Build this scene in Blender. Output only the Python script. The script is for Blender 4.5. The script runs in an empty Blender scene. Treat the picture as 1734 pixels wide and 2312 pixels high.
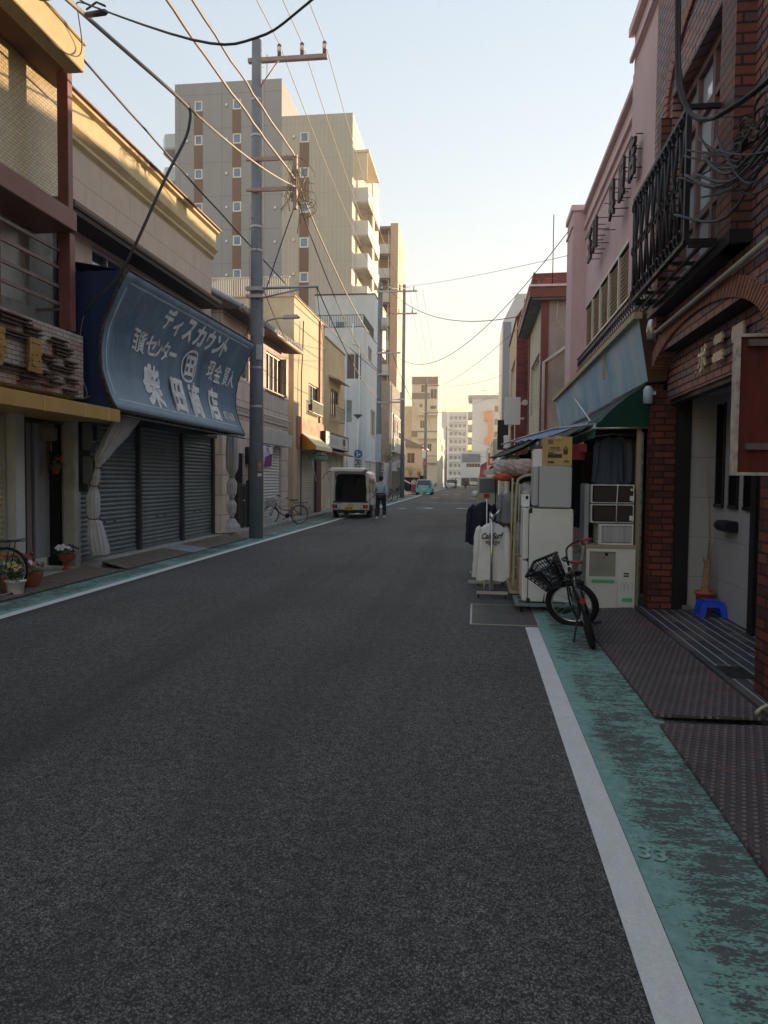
import bpy, bmesh, math, random
from mathutils import Vector, Matrix
rad = math.radians
PI = math.pi
sc = bpy.context.scene
COL = sc.collection

# ---------------------------------------------------------------- camera
cam_d = bpy.data.cameras.new('camera')
cam_d.sensor_width = 36.0
cam_d.lens = 36.0 * 1672.0 / 2312.0
cam_d.clip_start = 0.05
cam_d.clip_end = 3000.0
cam = bpy.data.objects.new('camera', cam_d)
COL.objects.link(cam)
_r = Vector((0.99224646, 0.1239153, 0.00958926))
_u = Vector((-0.01513296, 0.04387432, 0.99892244))
_f = Vector((-0.12336105, 0.99132237, -0.04540934))
cam.matrix_world = Matrix(((_r.x, _u.x, -_f.x, 0.0), (_r.y, _u.y, -_f.y, 0.0), (_r.z, _u.z, -_f.z, 1.6), (0, 0, 0, 1)))
sc.camera = cam

# ---------------------------------------------------------------- sky, sun, exposure
SUN_EL, SUN_AZ = 6.2, 30.0          # azimuth from +Y (down the street) towards +X
world = bpy.data.worlds.new('World')
sc.world = world
world.use_nodes = True
wn = world.node_tree
bg = wn.nodes['Background']
sky = wn.nodes.new('ShaderNodeTexSky')
sky.sky_type = 'NISHITA'
sky.sun_disc = False
sky.sun_elevation = rad(SUN_EL)
sky.sun_rotation = rad(SUN_AZ)
sky.air_density = 1.8
sky.dust_density = 0.0
sky.ozone_density = 2.8
hsv = wn.nodes.new('ShaderNodeHueSaturation')
hsv.inputs['Saturation'].default_value = 1.12
gam = wn.nodes.new('ShaderNodeGamma')
gam.inputs['Gamma'].default_value = 0.42
wn.links.new(sky.outputs[0], hsv.inputs['Color'])
wn.links.new(hsv.outputs[0], gam.inputs[0])
tint = wn.nodes.new('ShaderNodeMix')
tint.data_type = 'RGBA'
tint.blend_type = 'MULTIPLY'
tint.inputs[0].default_value = 1.0
tint.inputs[7].default_value = (1.05, 0.965, 1.0, 1.0)
wn.links.new(gam.outputs[0], tint.inputs[6])
wn.links.new(tint.outputs[2], bg.inputs[0])
bg.inputs[1].default_value = 0.15
sun_d = bpy.data.lights.new('sun', 'SUN')
sun_d.energy = 2.2
sun_d.angle = rad(0.5)
sun_d.color = (1.0, 0.69, 0.40)
sun = bpy.data.objects.new('sun', sun_d)
COL.objects.link(sun)
_sd = Vector((math.sin(rad(SUN_AZ)) * math.cos(rad(SUN_EL)), math.cos(rad(SUN_AZ)) * math.cos(rad(SUN_EL)), math.sin(rad(SUN_EL))))
sun.rotation_euler = _sd.to_track_quat('Z', 'Y').to_euler()
sun.location = (20, 20, 40)
sc.view_settings.view_transform = 'Standard'
sc.view_settings.look = 'None'
sc.view_settings.gamma = 1.0
sc.view_settings.exposure = 2.2
sc.view_settings.use_curve_mapping = False
sc.cycles.max_bounces = 8

# ---------------------------------------------------------------- materials
def lin(h):
    if not isinstance(h, str):
        return (h[0], h[1], h[2], 1.0)
    c = [int(h[i:i + 2], 16) / 255.0 for i in (0, 2, 4)]
    c = [x / 12.92 if x <= 0.04045 else ((x + 0.055) / 1.055) ** 2.4 for x in c]
    c = [2.7 * x / (1 + 1.7 * x) for x in c]      # picked from shaded surfaces: bring up to real reflectance
    return (c[0], c[1], c[2], 1.0)

class NT:
    def __init__(s, name):
        s.m = bpy.data.materials.new(name); s.m.use_nodes = True
        s.t = s.m.node_tree; s.b = s.t.nodes['Principled BSDF']
        s.tc = s.t.nodes.new('ShaderNodeTexCoord')
    def n(s, k, **kw):
        x = s.t.nodes.new('ShaderNode' + k)
        for a, v in kw.items(): setattr(x, a, v)
        return x
    def l(s, a, b): s.t.links.new(a, b)
    def vec(s, scale=(1, 1, 1)):
        if scale == (1, 1, 1): return s.tc.outputs['Object']
        m = s.n('Mapping'); m.inputs['Scale'].default_value = scale
        s.l(s.tc.outputs['Object'], m.inputs[0]); return m.outputs[0]
    def noise(s, scale, detail=5, v=None, rough=.6):
        x = s.n('TexNoise'); x.inputs['Scale'].default_value = scale; x.inputs['Detail'].default_value = detail
        x.inputs['Roughness'].default_value = rough
        s.l(v if v is not None else s.vec(), x.inputs['Vector']); return x.outputs['Fac']
    def rng(s, x, a, b, c, d):
        m = s.n('MapRange'); s.l(x, m.inputs[0])
        for i, q in enumerate((a, b, c, d)): m.inputs[i + 1].default_value = q
        return m.outputs[0]
    def math(s, op, a, b=None):
        m = s.n('Math', operation=op)
        for i, q in enumerate((a, b)):
            if q is None: continue
            if isinstance(q, (int, float)): m.inputs[i].default_value = q
            else: s.l(q, m.inputs[i])
        return m.outputs[0]
    def mix(s, f, a, b, mode='MIX'):
        m = s.n('Mix', data_type='RGBA', blend_type=mode)
        for i, q in ((0, f), (6, a), (7, b)):
            if isinstance(q, (int, float)): m.inputs[i].default_value = q
            elif isinstance(q, tuple): m.inputs[i].default_value = q
            else: s.l(q, m.inputs[i])
        return m.outputs[2]
    def scale_col(s, col, f):
        m = s.n('Vector' + 'Math', operation='SCALE')
        if isinstance(col, tuple): m.inputs[0].default_value = col[:3]
        else: s.l(col, m.inputs[0])
        s.l(f, m.inputs['Scale']); return m.outputs[0]
    def bump(s, h, strength, dist=.01):
        b = s.n('Bump'); b.inputs['Strength'].default_value = strength; b.inputs['Distance'].default_value = dist
        s.l(h, b.inputs['Height']); s.l(b.outputs[0], s.b.inputs['Normal'])
    def done(s, col, rough, metal=0., spec=.4):
        if isinstance(col, tuple): s.b.inputs['Base Color'].default_value = col
        else: s.l(col, s.b.inputs['Base Color'])
        if isinstance(rough, (int, float)): s.b.inputs['Roughness'].default_value = rough
        else: s.l(rough, s.b.inputs['Roughness'])
        s.b.inputs['Metallic'].default_value = metal
        s.b.inputs['Specular IOR Level'].default_value = spec
        return s.m

def mat(name, col, rough=.75, metal=0., var=.18, vs=1.5, bump=0., bs=60., stretch=(1, 1, 1), spec=.35, stain=None, facade=None):
    """plain surface: two scales of tone variation, optional stain (colour, amount, scale, stretch), optional panel joints (w,h,dark)"""
    t = NT(name)
    c = lin(col)
    n1 = t.noise(vs, 6, t.vec(stretch))
    n2 = t.noise(vs * 14, 4, t.vec(stretch))
    f = t.math('ADD', t.rng(n1, .3, .7, 1 - var, 1 + var * .6), t.rng(n2, .3, .7, -var * .35, var * .35))
    out = t.scale_col(c, f)
    if stain:
        sn = t.noise(stain[2], 7, t.vec(stain[3] if len(stain) > 3 else (1, 1, 1)), .7)
        out = t.mix(t.rng(sn, .48, .70, 0., stain[1]), out, lin(stain[0]))
    hsrc = None
    if facade:
        br = t.n('TexBrick'); sx = t.n('SeparateXYZ'); t.l(t.vec(), sx.inputs[0])
        cb = t.n('CombineXYZ'); t.l(t.math('ADD', sx.outputs[0], sx.outputs[1]), cb.inputs[0]); t.l(sx.outputs[2], cb.inputs[1])
        t.l(cb.outputs[0], br.inputs['Vector'])
        br.inputs['Scale'].default_value = 1.; br.inputs['Brick Width'].default_value = facade[0]; br.inputs['Row Height'].default_value = facade[1]
        br.inputs['Mortar Size'].default_value = facade[3] if len(facade) > 3 else .006
        br.offset = facade[4] if len(facade) > 4 else .5
        out = t.mix(t.math('MULTIPLY', br.outputs['Fac'], facade[2]), out, (c[0] * .25, c[1] * .25, c[2] * .25, 1))
        hsrc = t.math('SUBTRACT', 1., br.outputs['Fac'])
    if bump:
        h = t.noise(bs, 5)
        if hsrc is not None: h = t.math('ADD', t.math('MULTIPLY', h, .4), hsrc)
        t.bump(h, bump)
    r = t.rng(n1, .3, .7, max(rough - .08, .03), min(rough + .08, 1.))
    return t.done(out, r, metal, spec)

def brick_mat(name, c1, c2, mortar, w, h, ms=.008, bump=.6, rough=.7, var=.25, axis='side', c3=None, spec=.35, soft=.1, squash=1.):
    t = NT(name)
    br = t.n('TexBrick'); sx = t.n('SeparateXYZ'); t.l(t.vec(), sx.inputs[0]); cb = t.n('CombineXYZ')
    if axis == 'side':
        t.l(t.math('ADD', sx.outputs[0], sx.outputs[1]), cb.inputs[0]); t.l(sx.outputs[2], cb.inputs[1])
    elif axis == 'floor':
        t.l(sx.outputs[1], cb.inputs[0]); t.l(sx.outputs[0], cb.inputs[1])
    t.l(cb.outputs[0], br.inputs['Vector'])
    for k, v in (('Scale', 1.), ('Brick Width', w), ('Row Height', h), ('Mortar Size', ms), ('Mortar Smooth', soft), ('Bias', 0.)):
        br.inputs[k].default_value = v
    br.inputs['Color1'].default_value = lin(c1); br.inputs['Color2'].default_value = lin(c2); br.inputs['Mortar'].default_value = lin(mortar)
    n1 = t.noise(2.2, 6); n2 = t.noise(38, 4)
    f = t.math('ADD', t.rng(n1, .3, .7, 1 - var, 1 + var * .5), t.rng(n2, .3, .7, -.12, .12))
    col = br.outputs['Color']
    if c3:
        wn_ = t.n('TexWhiteNoise', noise_dimensions='2D')
        fl = t.n('VectorMath', operation='FLOOR'); mp = t.n('Mapping'); mp.inputs['Scale'].default_value = (1 / w * .5, 1 / h, 1)
        t.l(cb.outputs[0], mp.inputs[0]); t.l(mp.outputs[0], fl.inputs[0]); t.l(fl.outputs[0], wn_.inputs['Vector'])
        k = t.math('MULTIPLY', t.rng(wn_.outputs['Value'], .62, .66, 0., .8), t.math('SUBTRACT', 1., br.outputs['Fac']))
        col = t.mix(k, col, lin(c3))
    out = t.scale_col(col, f)
    hh = t.math('ADD', t.math('MULTIPLY', n2, .15), t.math('SUBTRACT', 1., br.outputs['Fac']))
    t.bump(hh, bump, .006)
    return t.done(out, rough, 0., spec)

def glass_mat(name, col='1a2024', rough=.06, spec=.9, var=.3):
    t = NT(name)
    n = t.noise(1.3, 2)
    out = t.scale_col(lin(col), t.rng(n, .3, .7, 1 - var, 1 + var))
    t.bump(t.noise(2.5, 2), .05, .02)
    return t.done(out, rough, 0., spec)

# ---------------------------------------------------------------- mesh builder
class MB:
    def __init__(s): s.v = []; s.f = []; s.sm = []
    def add(s, vs, fs, smooth=False):
        b = len(s.v); s.v += [tuple(p) for p in vs]; s.f += [tuple(i + b for i in f) for f in fs]; s.sm += [smooth] * len(fs); return s
    def box(s, x0, x1, y0, y1, z0, z1):
        x0, x1 = min(x0, x1), max(x0, x1); y0, y1 = min(y0, y1), max(y0, y1); z0, z1 = min(z0, z1), max(z0, z1)
        return s.add([(x0, y0, z0), (x1, y0, z0), (x1, y1, z0), (x0, y1, z0), (x0, y0, z1), (x1, y0, z1), (x1, y1, z1), (x0, y1, z1)],
                     [(0, 3, 2, 1), (4, 5, 6, 7), (0, 1, 5, 4), (1, 2, 6, 5), (2, 3, 7, 6), (3, 0, 4, 7)])
    def bx(s, ax, c0, c1, a0, a1, z0, z1):
        return s.box(c0, c1, a0, a1, z0, z1) if ax == 'x' else s.box(a0, a1, c0, c1, z0, z1)
    def quad(s, a, b, c, d): return s.add([a, b, c, d], [(0, 1, 2, 3)])
    def hexa(s, q): return s.add(q, [(0, 3, 2, 1), (4, 5, 6, 7), (0, 1, 5, 4), (1, 2, 6, 5), (2, 3, 7, 6), (3, 0, 4, 7)])
    def prism(s, pts, ax, a0, a1, smooth=False):
        """pts 2d polygon; ax 'x': pts=(y,z), 'y': pts=(x,z), 'z': pts=(x,y)"""
        n = len(pts)
        f = {'x': lambda p, a: (a, p[0], p[1]), 'y': lambda p, a: (p[0], a, p[1]), 'z': lambda p, a: (p[0], p[1], a)}[ax]
        vs = [f(p, a0) for p in pts] + [f(p, a1) for p in pts]
        s.add(vs, [tuple(range(n))[::-1], tuple(range(n, 2 * n))])
        return s.add(vs, [(i, (i + 1) % n, n + (i + 1) % n, n + i) for i in range(n)], smooth)
    def tube(s, path, r, n=8, closed=False, cap=True):
        P = [Vector(p) for p in path]; m = len(P); rs = r if isinstance(r, (list, tuple)) else [r] * m
        vs = []; up = None
        for i in range(m):
            if closed: d = P[(i + 1) % m] - P[i - 1]
            else: d = P[min(i + 1, m - 1)] - P[max(i - 1, 0)]
            if d.length < 1e-9: d = Vector((0, 0, 1))
            d.normalize()
            if up is None: up = d.orthogonal().normalized()
            up = (up - d * up.dot(d))
            if up.length < 1e-6: up = d.orthogonal()
            up.normalize(); w = d.cross(up)
            for k in range(n):
                a = 2 * PI * k / n; vs.append(P[i] + (up * math.cos(a) + w * math.sin(a)) * rs[i])
        fs = []
        for i in range(m if closed else m - 1):
            j = (i + 1) % m
            for k in range(n): fs.append((i * n + k, i * n + (k + 1) % n, j * n + (k + 1) % n, j * n + k))
        s.add(vs, fs, n > 4)
        if cap and not closed:
            s.add(vs[:n], [tuple(range(n))[::-1]]); s.add(vs[-n:], [tuple(range(n))])
        return s
    def lathe(s, prof, c, n=20, ax='z', cap=True):
        """prof [(r,h)], around axis through c"""
        c = Vector(c); vs = []
        for r, h in prof:
            for k in range(n):
                a = 2 * PI * k / n; p = (r * math.cos(a), r * math.sin(a), h)
                if ax == 'x': p = (p[2], p[0], p[1])
                elif ax == 'y': p = (p[1], p[2], p[0])
                vs.append(c + Vector(p))
        m = len(prof)
        s.add(vs, [(i * n + k, i * n + (k + 1) % n, (i + 1) * n + (k + 1) % n, (i + 1) * n + k) for i in range(m - 1) for k in range(n)], True)
        if cap:
            if prof[0][0] > 1e-5: s.add(vs[:n], [tuple(range(n))[::-1]])
            if prof[-1][0] > 1e-5: s.add(vs[-n:], [tuple(range(n))])
        return s
    def ball(s, c, rx, ry=None, rz=None, n=12, m=8):
        ry = ry or rx; rz = rz or rx
        prof = [(max(math.sin(PI * i / m), 1e-6), -math.cos(PI * i / m)) for i in range(m + 1)]
        b = len(s.v); s.lathe(prof, (0, 0, 0), n, cap=False)
        for i in range(b, len(s.v)):
            x, y, z = s.v[i]; s.v[i] = (c[0] + x * rx, c[1] + y * ry, c[2] + z * rz)
        return s
    def grid(s, fn, nu, nv, smooth=True, closed_u=False):
        vs = [fn(i / nu, j / nv) for i in range(nu + (0 if closed_u else 1)) for j in range(nv + 1)]
        w = nv + 1; nn = nu if closed_u else nu + 1
        return s.add(vs, [(i * w + j, ((i + 1) % nn) * w + j, ((i + 1) % nn) * w + j + 1, i * w + j + 1) for i in range(nu) for j in range(nv)], smooth)
    def xf(s, M, start=0):
        for i in range(start, len(s.v)): s.v[i] = tuple(M @ Vector(s.v[i]))
        return s
    def facade(s, ax, c0, c1, a0, a1, z0, z1, holes=()):
        """wall slab between c0 and c1 with rectangular openings (a0,a1,z0,z1)"""
        A = sorted({a0, a1} | {min(max(h[0], a0), a1) for h in holes} | {min(max(h[1], a0), a1) for h in holes})
        Z = sorted({z0, z1} | {min(max(h[2], z0), z1) for h in holes} | {min(max(h[3], z0), z1) for h in holes})
        na, nz = len(A) - 1, len(Z) - 1
        def solid(i, j):
            if i < 0 or j < 0 or i >= na or j >= nz: return False
            x = (A[i] + A[i + 1]) / 2; z = (Z[j] + Z[j + 1]) / 2
            return not any(h[0] < x < h[1] and h[2] < z < h[3] for h in holes)
        P = (lambda c, a, z: (c, a, z)) if ax == 'x' else (lambda c, a, z: (a, c, z))
        for i in range(na):
            for j in range(nz):
                if not solid(i, j): continue
                p, q, u, w = A[i], A[i + 1], Z[j], Z[j + 1]
                for c in (c0, c1): s.quad(P(c, p, u), P(c, q, u), P(c, q, w), P(c, p, w))
                if not solid(i - 1, j): s.quad(P(c0, p, u), P(c1, p, u), P(c1, p, w), P(c0, p, w))
                if not solid(i + 1, j): s.quad(P(c0, q, u), P(c1, q, u), P(c1, q, w), P(c0, q, w))
                if not solid(i, j - 1): s.quad(P(c0, p, u), P(c1, p, u), P(c1, q, u), P(c0, q, u))
                if not solid(i, j + 1): s.quad(P(c0, p, w), P(c1, p, w), P(c1, q, w), P(c0, q, w))
        return s

ORG = {}
def place(o, parent, loc):
    o.location = loc; COL.objects.link(o)
    if parent is not None:
        o.parent = parent
def tag(o, label=None, cat=None, group=None, kind=None):
    if label: o['label'] = label
    if cat: o['category'] = cat
    if group: o['group'] = group
    if kind: o['kind'] = kind
    return o
def thing(name, label, cat, loc=(0, 0, 0), group=None, rot=None, local=False):
    o = bpy.data.objects.new(name, None); o.empty_display_size = .2
    o.location = loc
    if rot: o.rotation_euler = rot
    COL.objects.link(o); tag(o, label, cat, group)
    ORG[o.name] = Vector((0, 0, 0)) if local else Vector(loc)
    return o
def mesh(name, mb, m, off=Vector((0, 0, 0)), bevel=0., seg=2, solid=0., weld=True):
    me = bpy.data.meshes.new(name)
    me.from_pydata([tuple(Vector(p) - off) for p in mb.v], [], mb.f)
    me.polygons.foreach_set('use_smooth', mb.sm)
    bm = bmesh.new(); bm.from_mesh(me)
    if weld: bmesh.ops.remove_doubles(bm, verts=bm.verts, dist=1e-5)
    bmesh.ops.recalc_face_normals(bm, faces=bm.faces)
    if solid:
        bmesh.ops.solidify(bm, geom=bm.faces[:], thickness=solid)
    if bevel:
        es = [e for e in bm.edges if len(e.link_faces) == 2 and e.calc_face_angle(0) > .6]
        bmesh.ops.bevel(bm, geom=es, offset=bevel, segments=seg, affect='EDGES', clamp_overlap=True)
    bm.to_mesh(me); bm.free()
    me.materials.append(m)
    return me
def part(name, mb, m, parent, label=None, **kw):
    """a mesh child of a thing (or of a part: thing > part > sub-part); mb is in the thing's frame of coordinates"""
    off = ORG[parent.name]
    o = bpy.data.objects.new(name, mesh(name, mb, m, off, **kw)); COL.objects.link(o); o.parent = parent
    ORG[o.name] = off
    if label: o['label'] = label
    return o
def solo(name, mb, m, label, cat, group=None, base=None, kind=None, **kw):
    """a thing that is one mesh"""
    if base is None:
        xs = [p[0] for p in mb.v]; ys = [p[1] for p in mb.v]; zs = [p[2] for p in mb.v]
        base = ((min(xs) + max(xs)) / 2, (min(ys) + max(ys)) / 2, min(zs))
    base = Vector(base)
    o = bpy.data.objects.new(name, mesh(name, mb, m, base, **kw)); o.location = base; COL.objects.link(o)
    ORG[o.name] = base
    return tag(o, label, cat, group, kind)
def struct(name, mb, m, **kw):
    o = bpy.data.objects.new(name, mesh(name, mb, m, **kw)); COL.objects.link(o); o['kind'] = 'structure'; ORG[o.name] = Vector((0, 0, 0)); return o
def dup(root, loc=None, rot=None, label=None):
    r = root.copy(); COL.objects.link(r); ORG[r.name] = ORG[root.name]
    if loc is not None: r.location = loc
    if rot is not None: r.rotation_euler = rot
    if label: r['label'] = label
    for ch in list(root.children):
        c = ch.copy(); COL.objects.link(c); c.parent = r; ORG[c.name] = ORG[ch.name]
        for g in ch.children:
            d = g.copy(); COL.objects.link(d); d.parent = c; ORG[d.name] = ORG[g.name]
    return r

def text2d(s, bold=.0, ext=0., res=3, shear=0.):
    cu = bpy.data.curves.new('lettering', 'FONT'); cu.body = s; cu.align_x = 'CENTER'; cu.align_y = 'CENTER'
    cu.offset = bold; cu.extrude = ext; cu.resolution_u = res; cu.shear = shear
    o = bpy.data.objects.new('lettering', cu); COL.objects.link(o)
    dg = bpy.context.evaluated_depsgraph_get(); dg.update()
    ev = o.evaluated_get(dg); me = ev.to_mesh()
    vs = [tuple(v.co) for v in me.vertices]; fs = [tuple(p.vertices) for p in me.polygons]
    ev.to_mesh_clear(); bpy.data.objects.remove(o); bpy.data.curves.remove(cu)
    if vs:
        xs = [v[0] for v in vs]; ys = [v[1] for v in vs]
        cx, cy = (min(xs) + max(xs)) / 2, (min(ys) + max(ys)) / 2
        w, h = max(xs) - min(xs), max(ys) - min(ys)
        vs = [(v[0] - cx, v[1] - cy, v[2]) for v in vs]
    else: w = h = 0
    return vs, fs, w, h
def text_to(mb, s, fn, width=None, height=None, bold=.02, ext=0., shear=0., dz=.0004):
    """lettering scaled to width x height (m) and laid out by fn(u,v,d) -> xyz; heavy strokes = a few shifted copies, each a hair proud of the last"""
    vs, fs, w, h = text2d(s, 0., ext, shear=shear)
    if not vs: return mb
    if height is None: k = kh = width / w
    elif width is None: k = kh = height / h
    else: k, kh = width / w, height / h
    st = [(0, 0)] if bold <= .012 else [(-1, 0), (1, 0), (0, 1), (0, -1), (-.7, .7), (.7, .7), (-.7, -.7), (.7, -.7)]
    if ext: st = st[:4]
    for n, (a, b_) in enumerate(st):
        mb.add([fn(x * k + a * bold * k, y * kh + b_ * bold * kh, z * k + n * dz) for x, y, z in vs], fs)
    return mb
# ---------------------------------------------------------------- ground materials
def asphalt_mat():
    t = NT('asphalt')
    v = t.vec()
    vo = t.n('TexVoronoi'); vo.inputs['Scale'].default_value = 125.; t.l(v, vo.inputs['Vector'])
    vo2 = t.n('TexVoronoi'); vo2.inputs['Scale'].default_value = 60.; t.l(v, vo2.inputs['Vector'])
    sx = t.n('SeparateColor'); t.l(vo.outputs['Color'], sx.inputs[0])
    sx2 = t.n('SeparateColor'); t.l(vo2.outputs['Color'], sx2.inputs[0])
    big = t.noise(.35, 5); mid = t.noise(1.7, 6, t.vec((1, .35, 1))); clump = t.noise(16, 4)
    f = t.math('MULTIPLY', t.rng(big, .3, .7, .80, 1.18), t.rng(mid, .3, .7, .82, 1.14))
    f = t.math('MULTIPLY', f, t.rng(clump, .3, .7, .70, 1.3))
    f = t.math('MULTIPLY', f, t.rng(sx.outputs[0], 0, 1, .5, 1.6))
    f = t.math('MULTIPLY', f, t.rng(vo.outputs['Distance'], .15, .62, 1.2, .35))
    base = t.scale_col(lin((.20, .194, .188)), f)
    chips = t.math('MULTIPLY', t.rng(sx2.outputs[1], .90, .97, 0., .7), t.rng(vo2.outputs['Distance'], .2, .42, 1., 0.))
    base = t.mix(chips, base, lin((.42, .40, .37)))
    seam = t.noise(.30, 4, t.vec((3.0, .10, 1)))
    base = t.mix(t.rng(seam, .52, .68, 0., .55), base, lin((.06, .058, .056)))
    tar = t.n('TexVoronoi', feature='DISTANCE_TO_EDGE'); tar.inputs['Scale'].default_value = .23
    wv = t.n('VectorMath', operation='ADD'); nz = t.n('TexNoise'); nz.inputs['Scale'].default_value = 1.3; nz.inputs['Detail'].default_value = 6; t.l(v, nz.inputs['Vector'])
    t.l(v, wv.inputs[0]); t.l(t.scale_col(nz.outputs['Color'], t.math('ADD', .9, 0.)), wv.inputs[1]); t.l(wv.outputs[0], tar.inputs['Vector'])
    base = t.mix(t.math('MULTIPLY', t.rng(tar.outputs['Distance'], .0, .004, .55, 0.), t.rng(big, .46, .6, 0., 1.)), base, lin((.045, .044, .043)))
    oil = t.noise(.9, 3); base = t.mix(t.rng(oil, .68, .80, 0., .4), base, lin((.07, .067, .064)))
    h = t.math('ADD', t.math('MULTIPLY', vo.outputs['Distance'], -1.), t.math('MULTIPLY', vo2.outputs['Distance'], -.6))
    t.bump(h, .8, .008)
    return t.done(base, t.rng(mid, .3, .7, .68, .88), 0., .3)
def paint_green_mat():
    t = NT('worn_green_paint')
    sx = t.n('SeparateXYZ'); t.l(t.vec(), sx.inputs[0])
    # the strip lies in its own frame: x = 0 at the white line edge
    strk = t.noise(7., 9, t.vec((.75, 2.2, 1)), .78); big = t.noise(1.2, 4); fine = t.noise(70, 4, t.vec((.8, 1.4, 1)))
    k = t.math('ADD', t.math('MULTIPLY', t.rng(strk, .30, .70, 0., 1.), .62), t.math('MULTIPLY', t.rng(fine, .3, .7, 0., 1.), .38))
    k = t.math('ADD', k, t.rng(big, .3, .7, -.17, .17))
    ax_ = t.math('ABSOLUTE', sx.outputs[0])
    k = t.math('SUBTRACT', k, t.math('SUBTRACT', t.rng(ax_, .0, .16, .20, .53), t.rng(ax_, .3, .6, 0., .06)))
    m = t.rng(k, -.03, .05, 0., 1.)
    asp = t.scale_col(lin((.11, .115, .112)), t.rng(t.noise(160, 3), .3, .7, .6, 1.35))
    asp = t.mix(t.rng(strk, .35, .6, .1, .45), asp, lin((.13, .19, .17)))
    gr = t.scale_col(lin((.25, .46, .405)), t.rng(t.noise(20, 4), .3, .7, .75, 1.12))
    out = t.mix(m, asp, gr)
    t.bump(t.math('ADD', m, t.math('MULTIPLY', t.noise(150, 3), .8)), .35, .004)
    return t.done(out, .8, 0., .3)
def paint_white_mat():
    t = NT('road_paint_white')
    n = t.noise(9, 7, t.vec((1, .4, 1)), .7); f = t.noise(90, 4)
    c = t.scale_col(lin((.84, .84, .83)), t.math('MULTIPLY', t.rng(f, .3, .7, .88, 1.06), t.rng(n, .3, .7, .9, 1.05)))
    e = t.rng(t.math('ADD', t.math('MULTIPLY', t.noise(26, 9, t.vec((1, .6, 1)), .85), .7), t.math('MULTIPLY', n, .3)), .585, .63, 0., .75)
    c = t.mix(e, c, lin((.12, .12, .12)))
    t.bump(f, .25, .003)
    return t.done(c, .75, 0., .3)
def tread_mat(name, col, col2, sx_=26., sy=26., bump=1.):
    t = NT(name)
    s = t.n('SeparateXYZ'); t.l(t.vec(), s.inputs[0])
    a = t.math('ADD', t.math('MULTIPLY', s.outputs[0], sx_ * 6.283), t.math('MULTIPLY', s.outputs[1], sy * 6.283 * .5))
    b = t.math('SUBTRACT', t.math('MULTIPLY', s.outputs[1], sy * 6.283), t.math('MULTIPLY', s.outputs[0], sx_ * 3.14))
    h = t.math('MULTIPLY', t.math('SINE', a), t.math('SINE', b))
    m = t.rng(h, .15, .55, 0., 1.)
    n = t.noise(3, 6); n2 = t.noise(40, 4)
    f = t.math('MULTIPLY', t.rng(n, .3, .7, .7, 1.2), t.rng(n2, .3, .7, .85, 1.12))
    c = t.scale_col(t.mix(t.math('MULTIPLY', m, .6), lin(col), lin(col2)), f)
    c = t.mix(t.rng(t.noise(4.5, 6), .56, .68, 0., .55), c, lin('5a3a34'))
    t.bump(m, bump, .006)
    return t.done(c, .6, .0, .45)

M = {}
M['asphalt'] = asphalt_mat(); M['green'] = paint_green_mat(); M['line'] = paint_white_mat()
M['tread'] = tread_mat('rubber_ramp_tread', '362f30', '6f6464', 13, 13, 1.6)
M['tread_l'] = tread_mat('grey_ramp_tread', '463f37', '6f685d', 13, 13, 1.3)
M['checker'] = tread_mat('iron_checker_plate', '2f2d2c', '7d7870', 17, 17, 1.8)
M['conc'] = mat('concrete', '8d8a84', .85, var=.25, vs=1.2, bump=.3, bs=80, stain=('4c4a46', .6, 2.2))
M['conc_d'] = mat('dark_concrete', '5c5b58', .9, var=.25, vs=1.6, bump=.3, bs=70, stain=('34332f', .6, 2.5))
M['kerb'] = mat('kerb_stone', '7d7b75', .9, var=.25, vs=3, bump=.4, bs=60, stain=('45443f', .7, 4), facade=(.6, 2., .8, .012))
M['slate'] = brick_mat('slate_paving', '33363c', '262a33', '4a4a4a', .23, .105, .006, .5, .5, .3, 'floor', '4a4340')
_nt = M['slate'].node_tree; _pb = _nt.nodes['Principled BSDF']; _src = _pb.inputs['Base Color'].links[0].from_socket
_tc = [n_ for n_ in _nt.nodes if n_.type == 'TEX_COORD'][0]
_sp = _nt.nodes.new('ShaderNodeSeparateXYZ'); _nt.links.new(_tc.outputs['Object'], _sp.inputs[0])
_dv = _nt.nodes.new('ShaderNodeMath'); _dv.operation = 'DIVIDE'; _dv.inputs[1].default_value = .105; _nt.links.new(_sp.outputs[0], _dv.inputs[0])
_fr = _nt.nodes.new('ShaderNodeMath'); _fr.operation = 'FRACT'; _nt.links.new(_dv.outputs[0], _fr.inputs[0])
_lt = _nt.nodes.new('ShaderNodeMath'); _lt.operation = 'LESS_THAN'; _lt.inputs[1].default_value = .085; _nt.links.new(_fr.outputs[0], _lt.inputs[0])
_mx = _nt.nodes.new('ShaderNodeMix'); _mx.data_type = 'RGBA'; _nt.links.new(_lt.outputs[0], _mx.inputs[0]); _nt.links.new(_src, _mx.inputs[6]); _mx.inputs[7].default_value = lin('9c9a96'); _nt.links.new(_mx.outputs[2], _pb.inputs['Base Color'])

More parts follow.
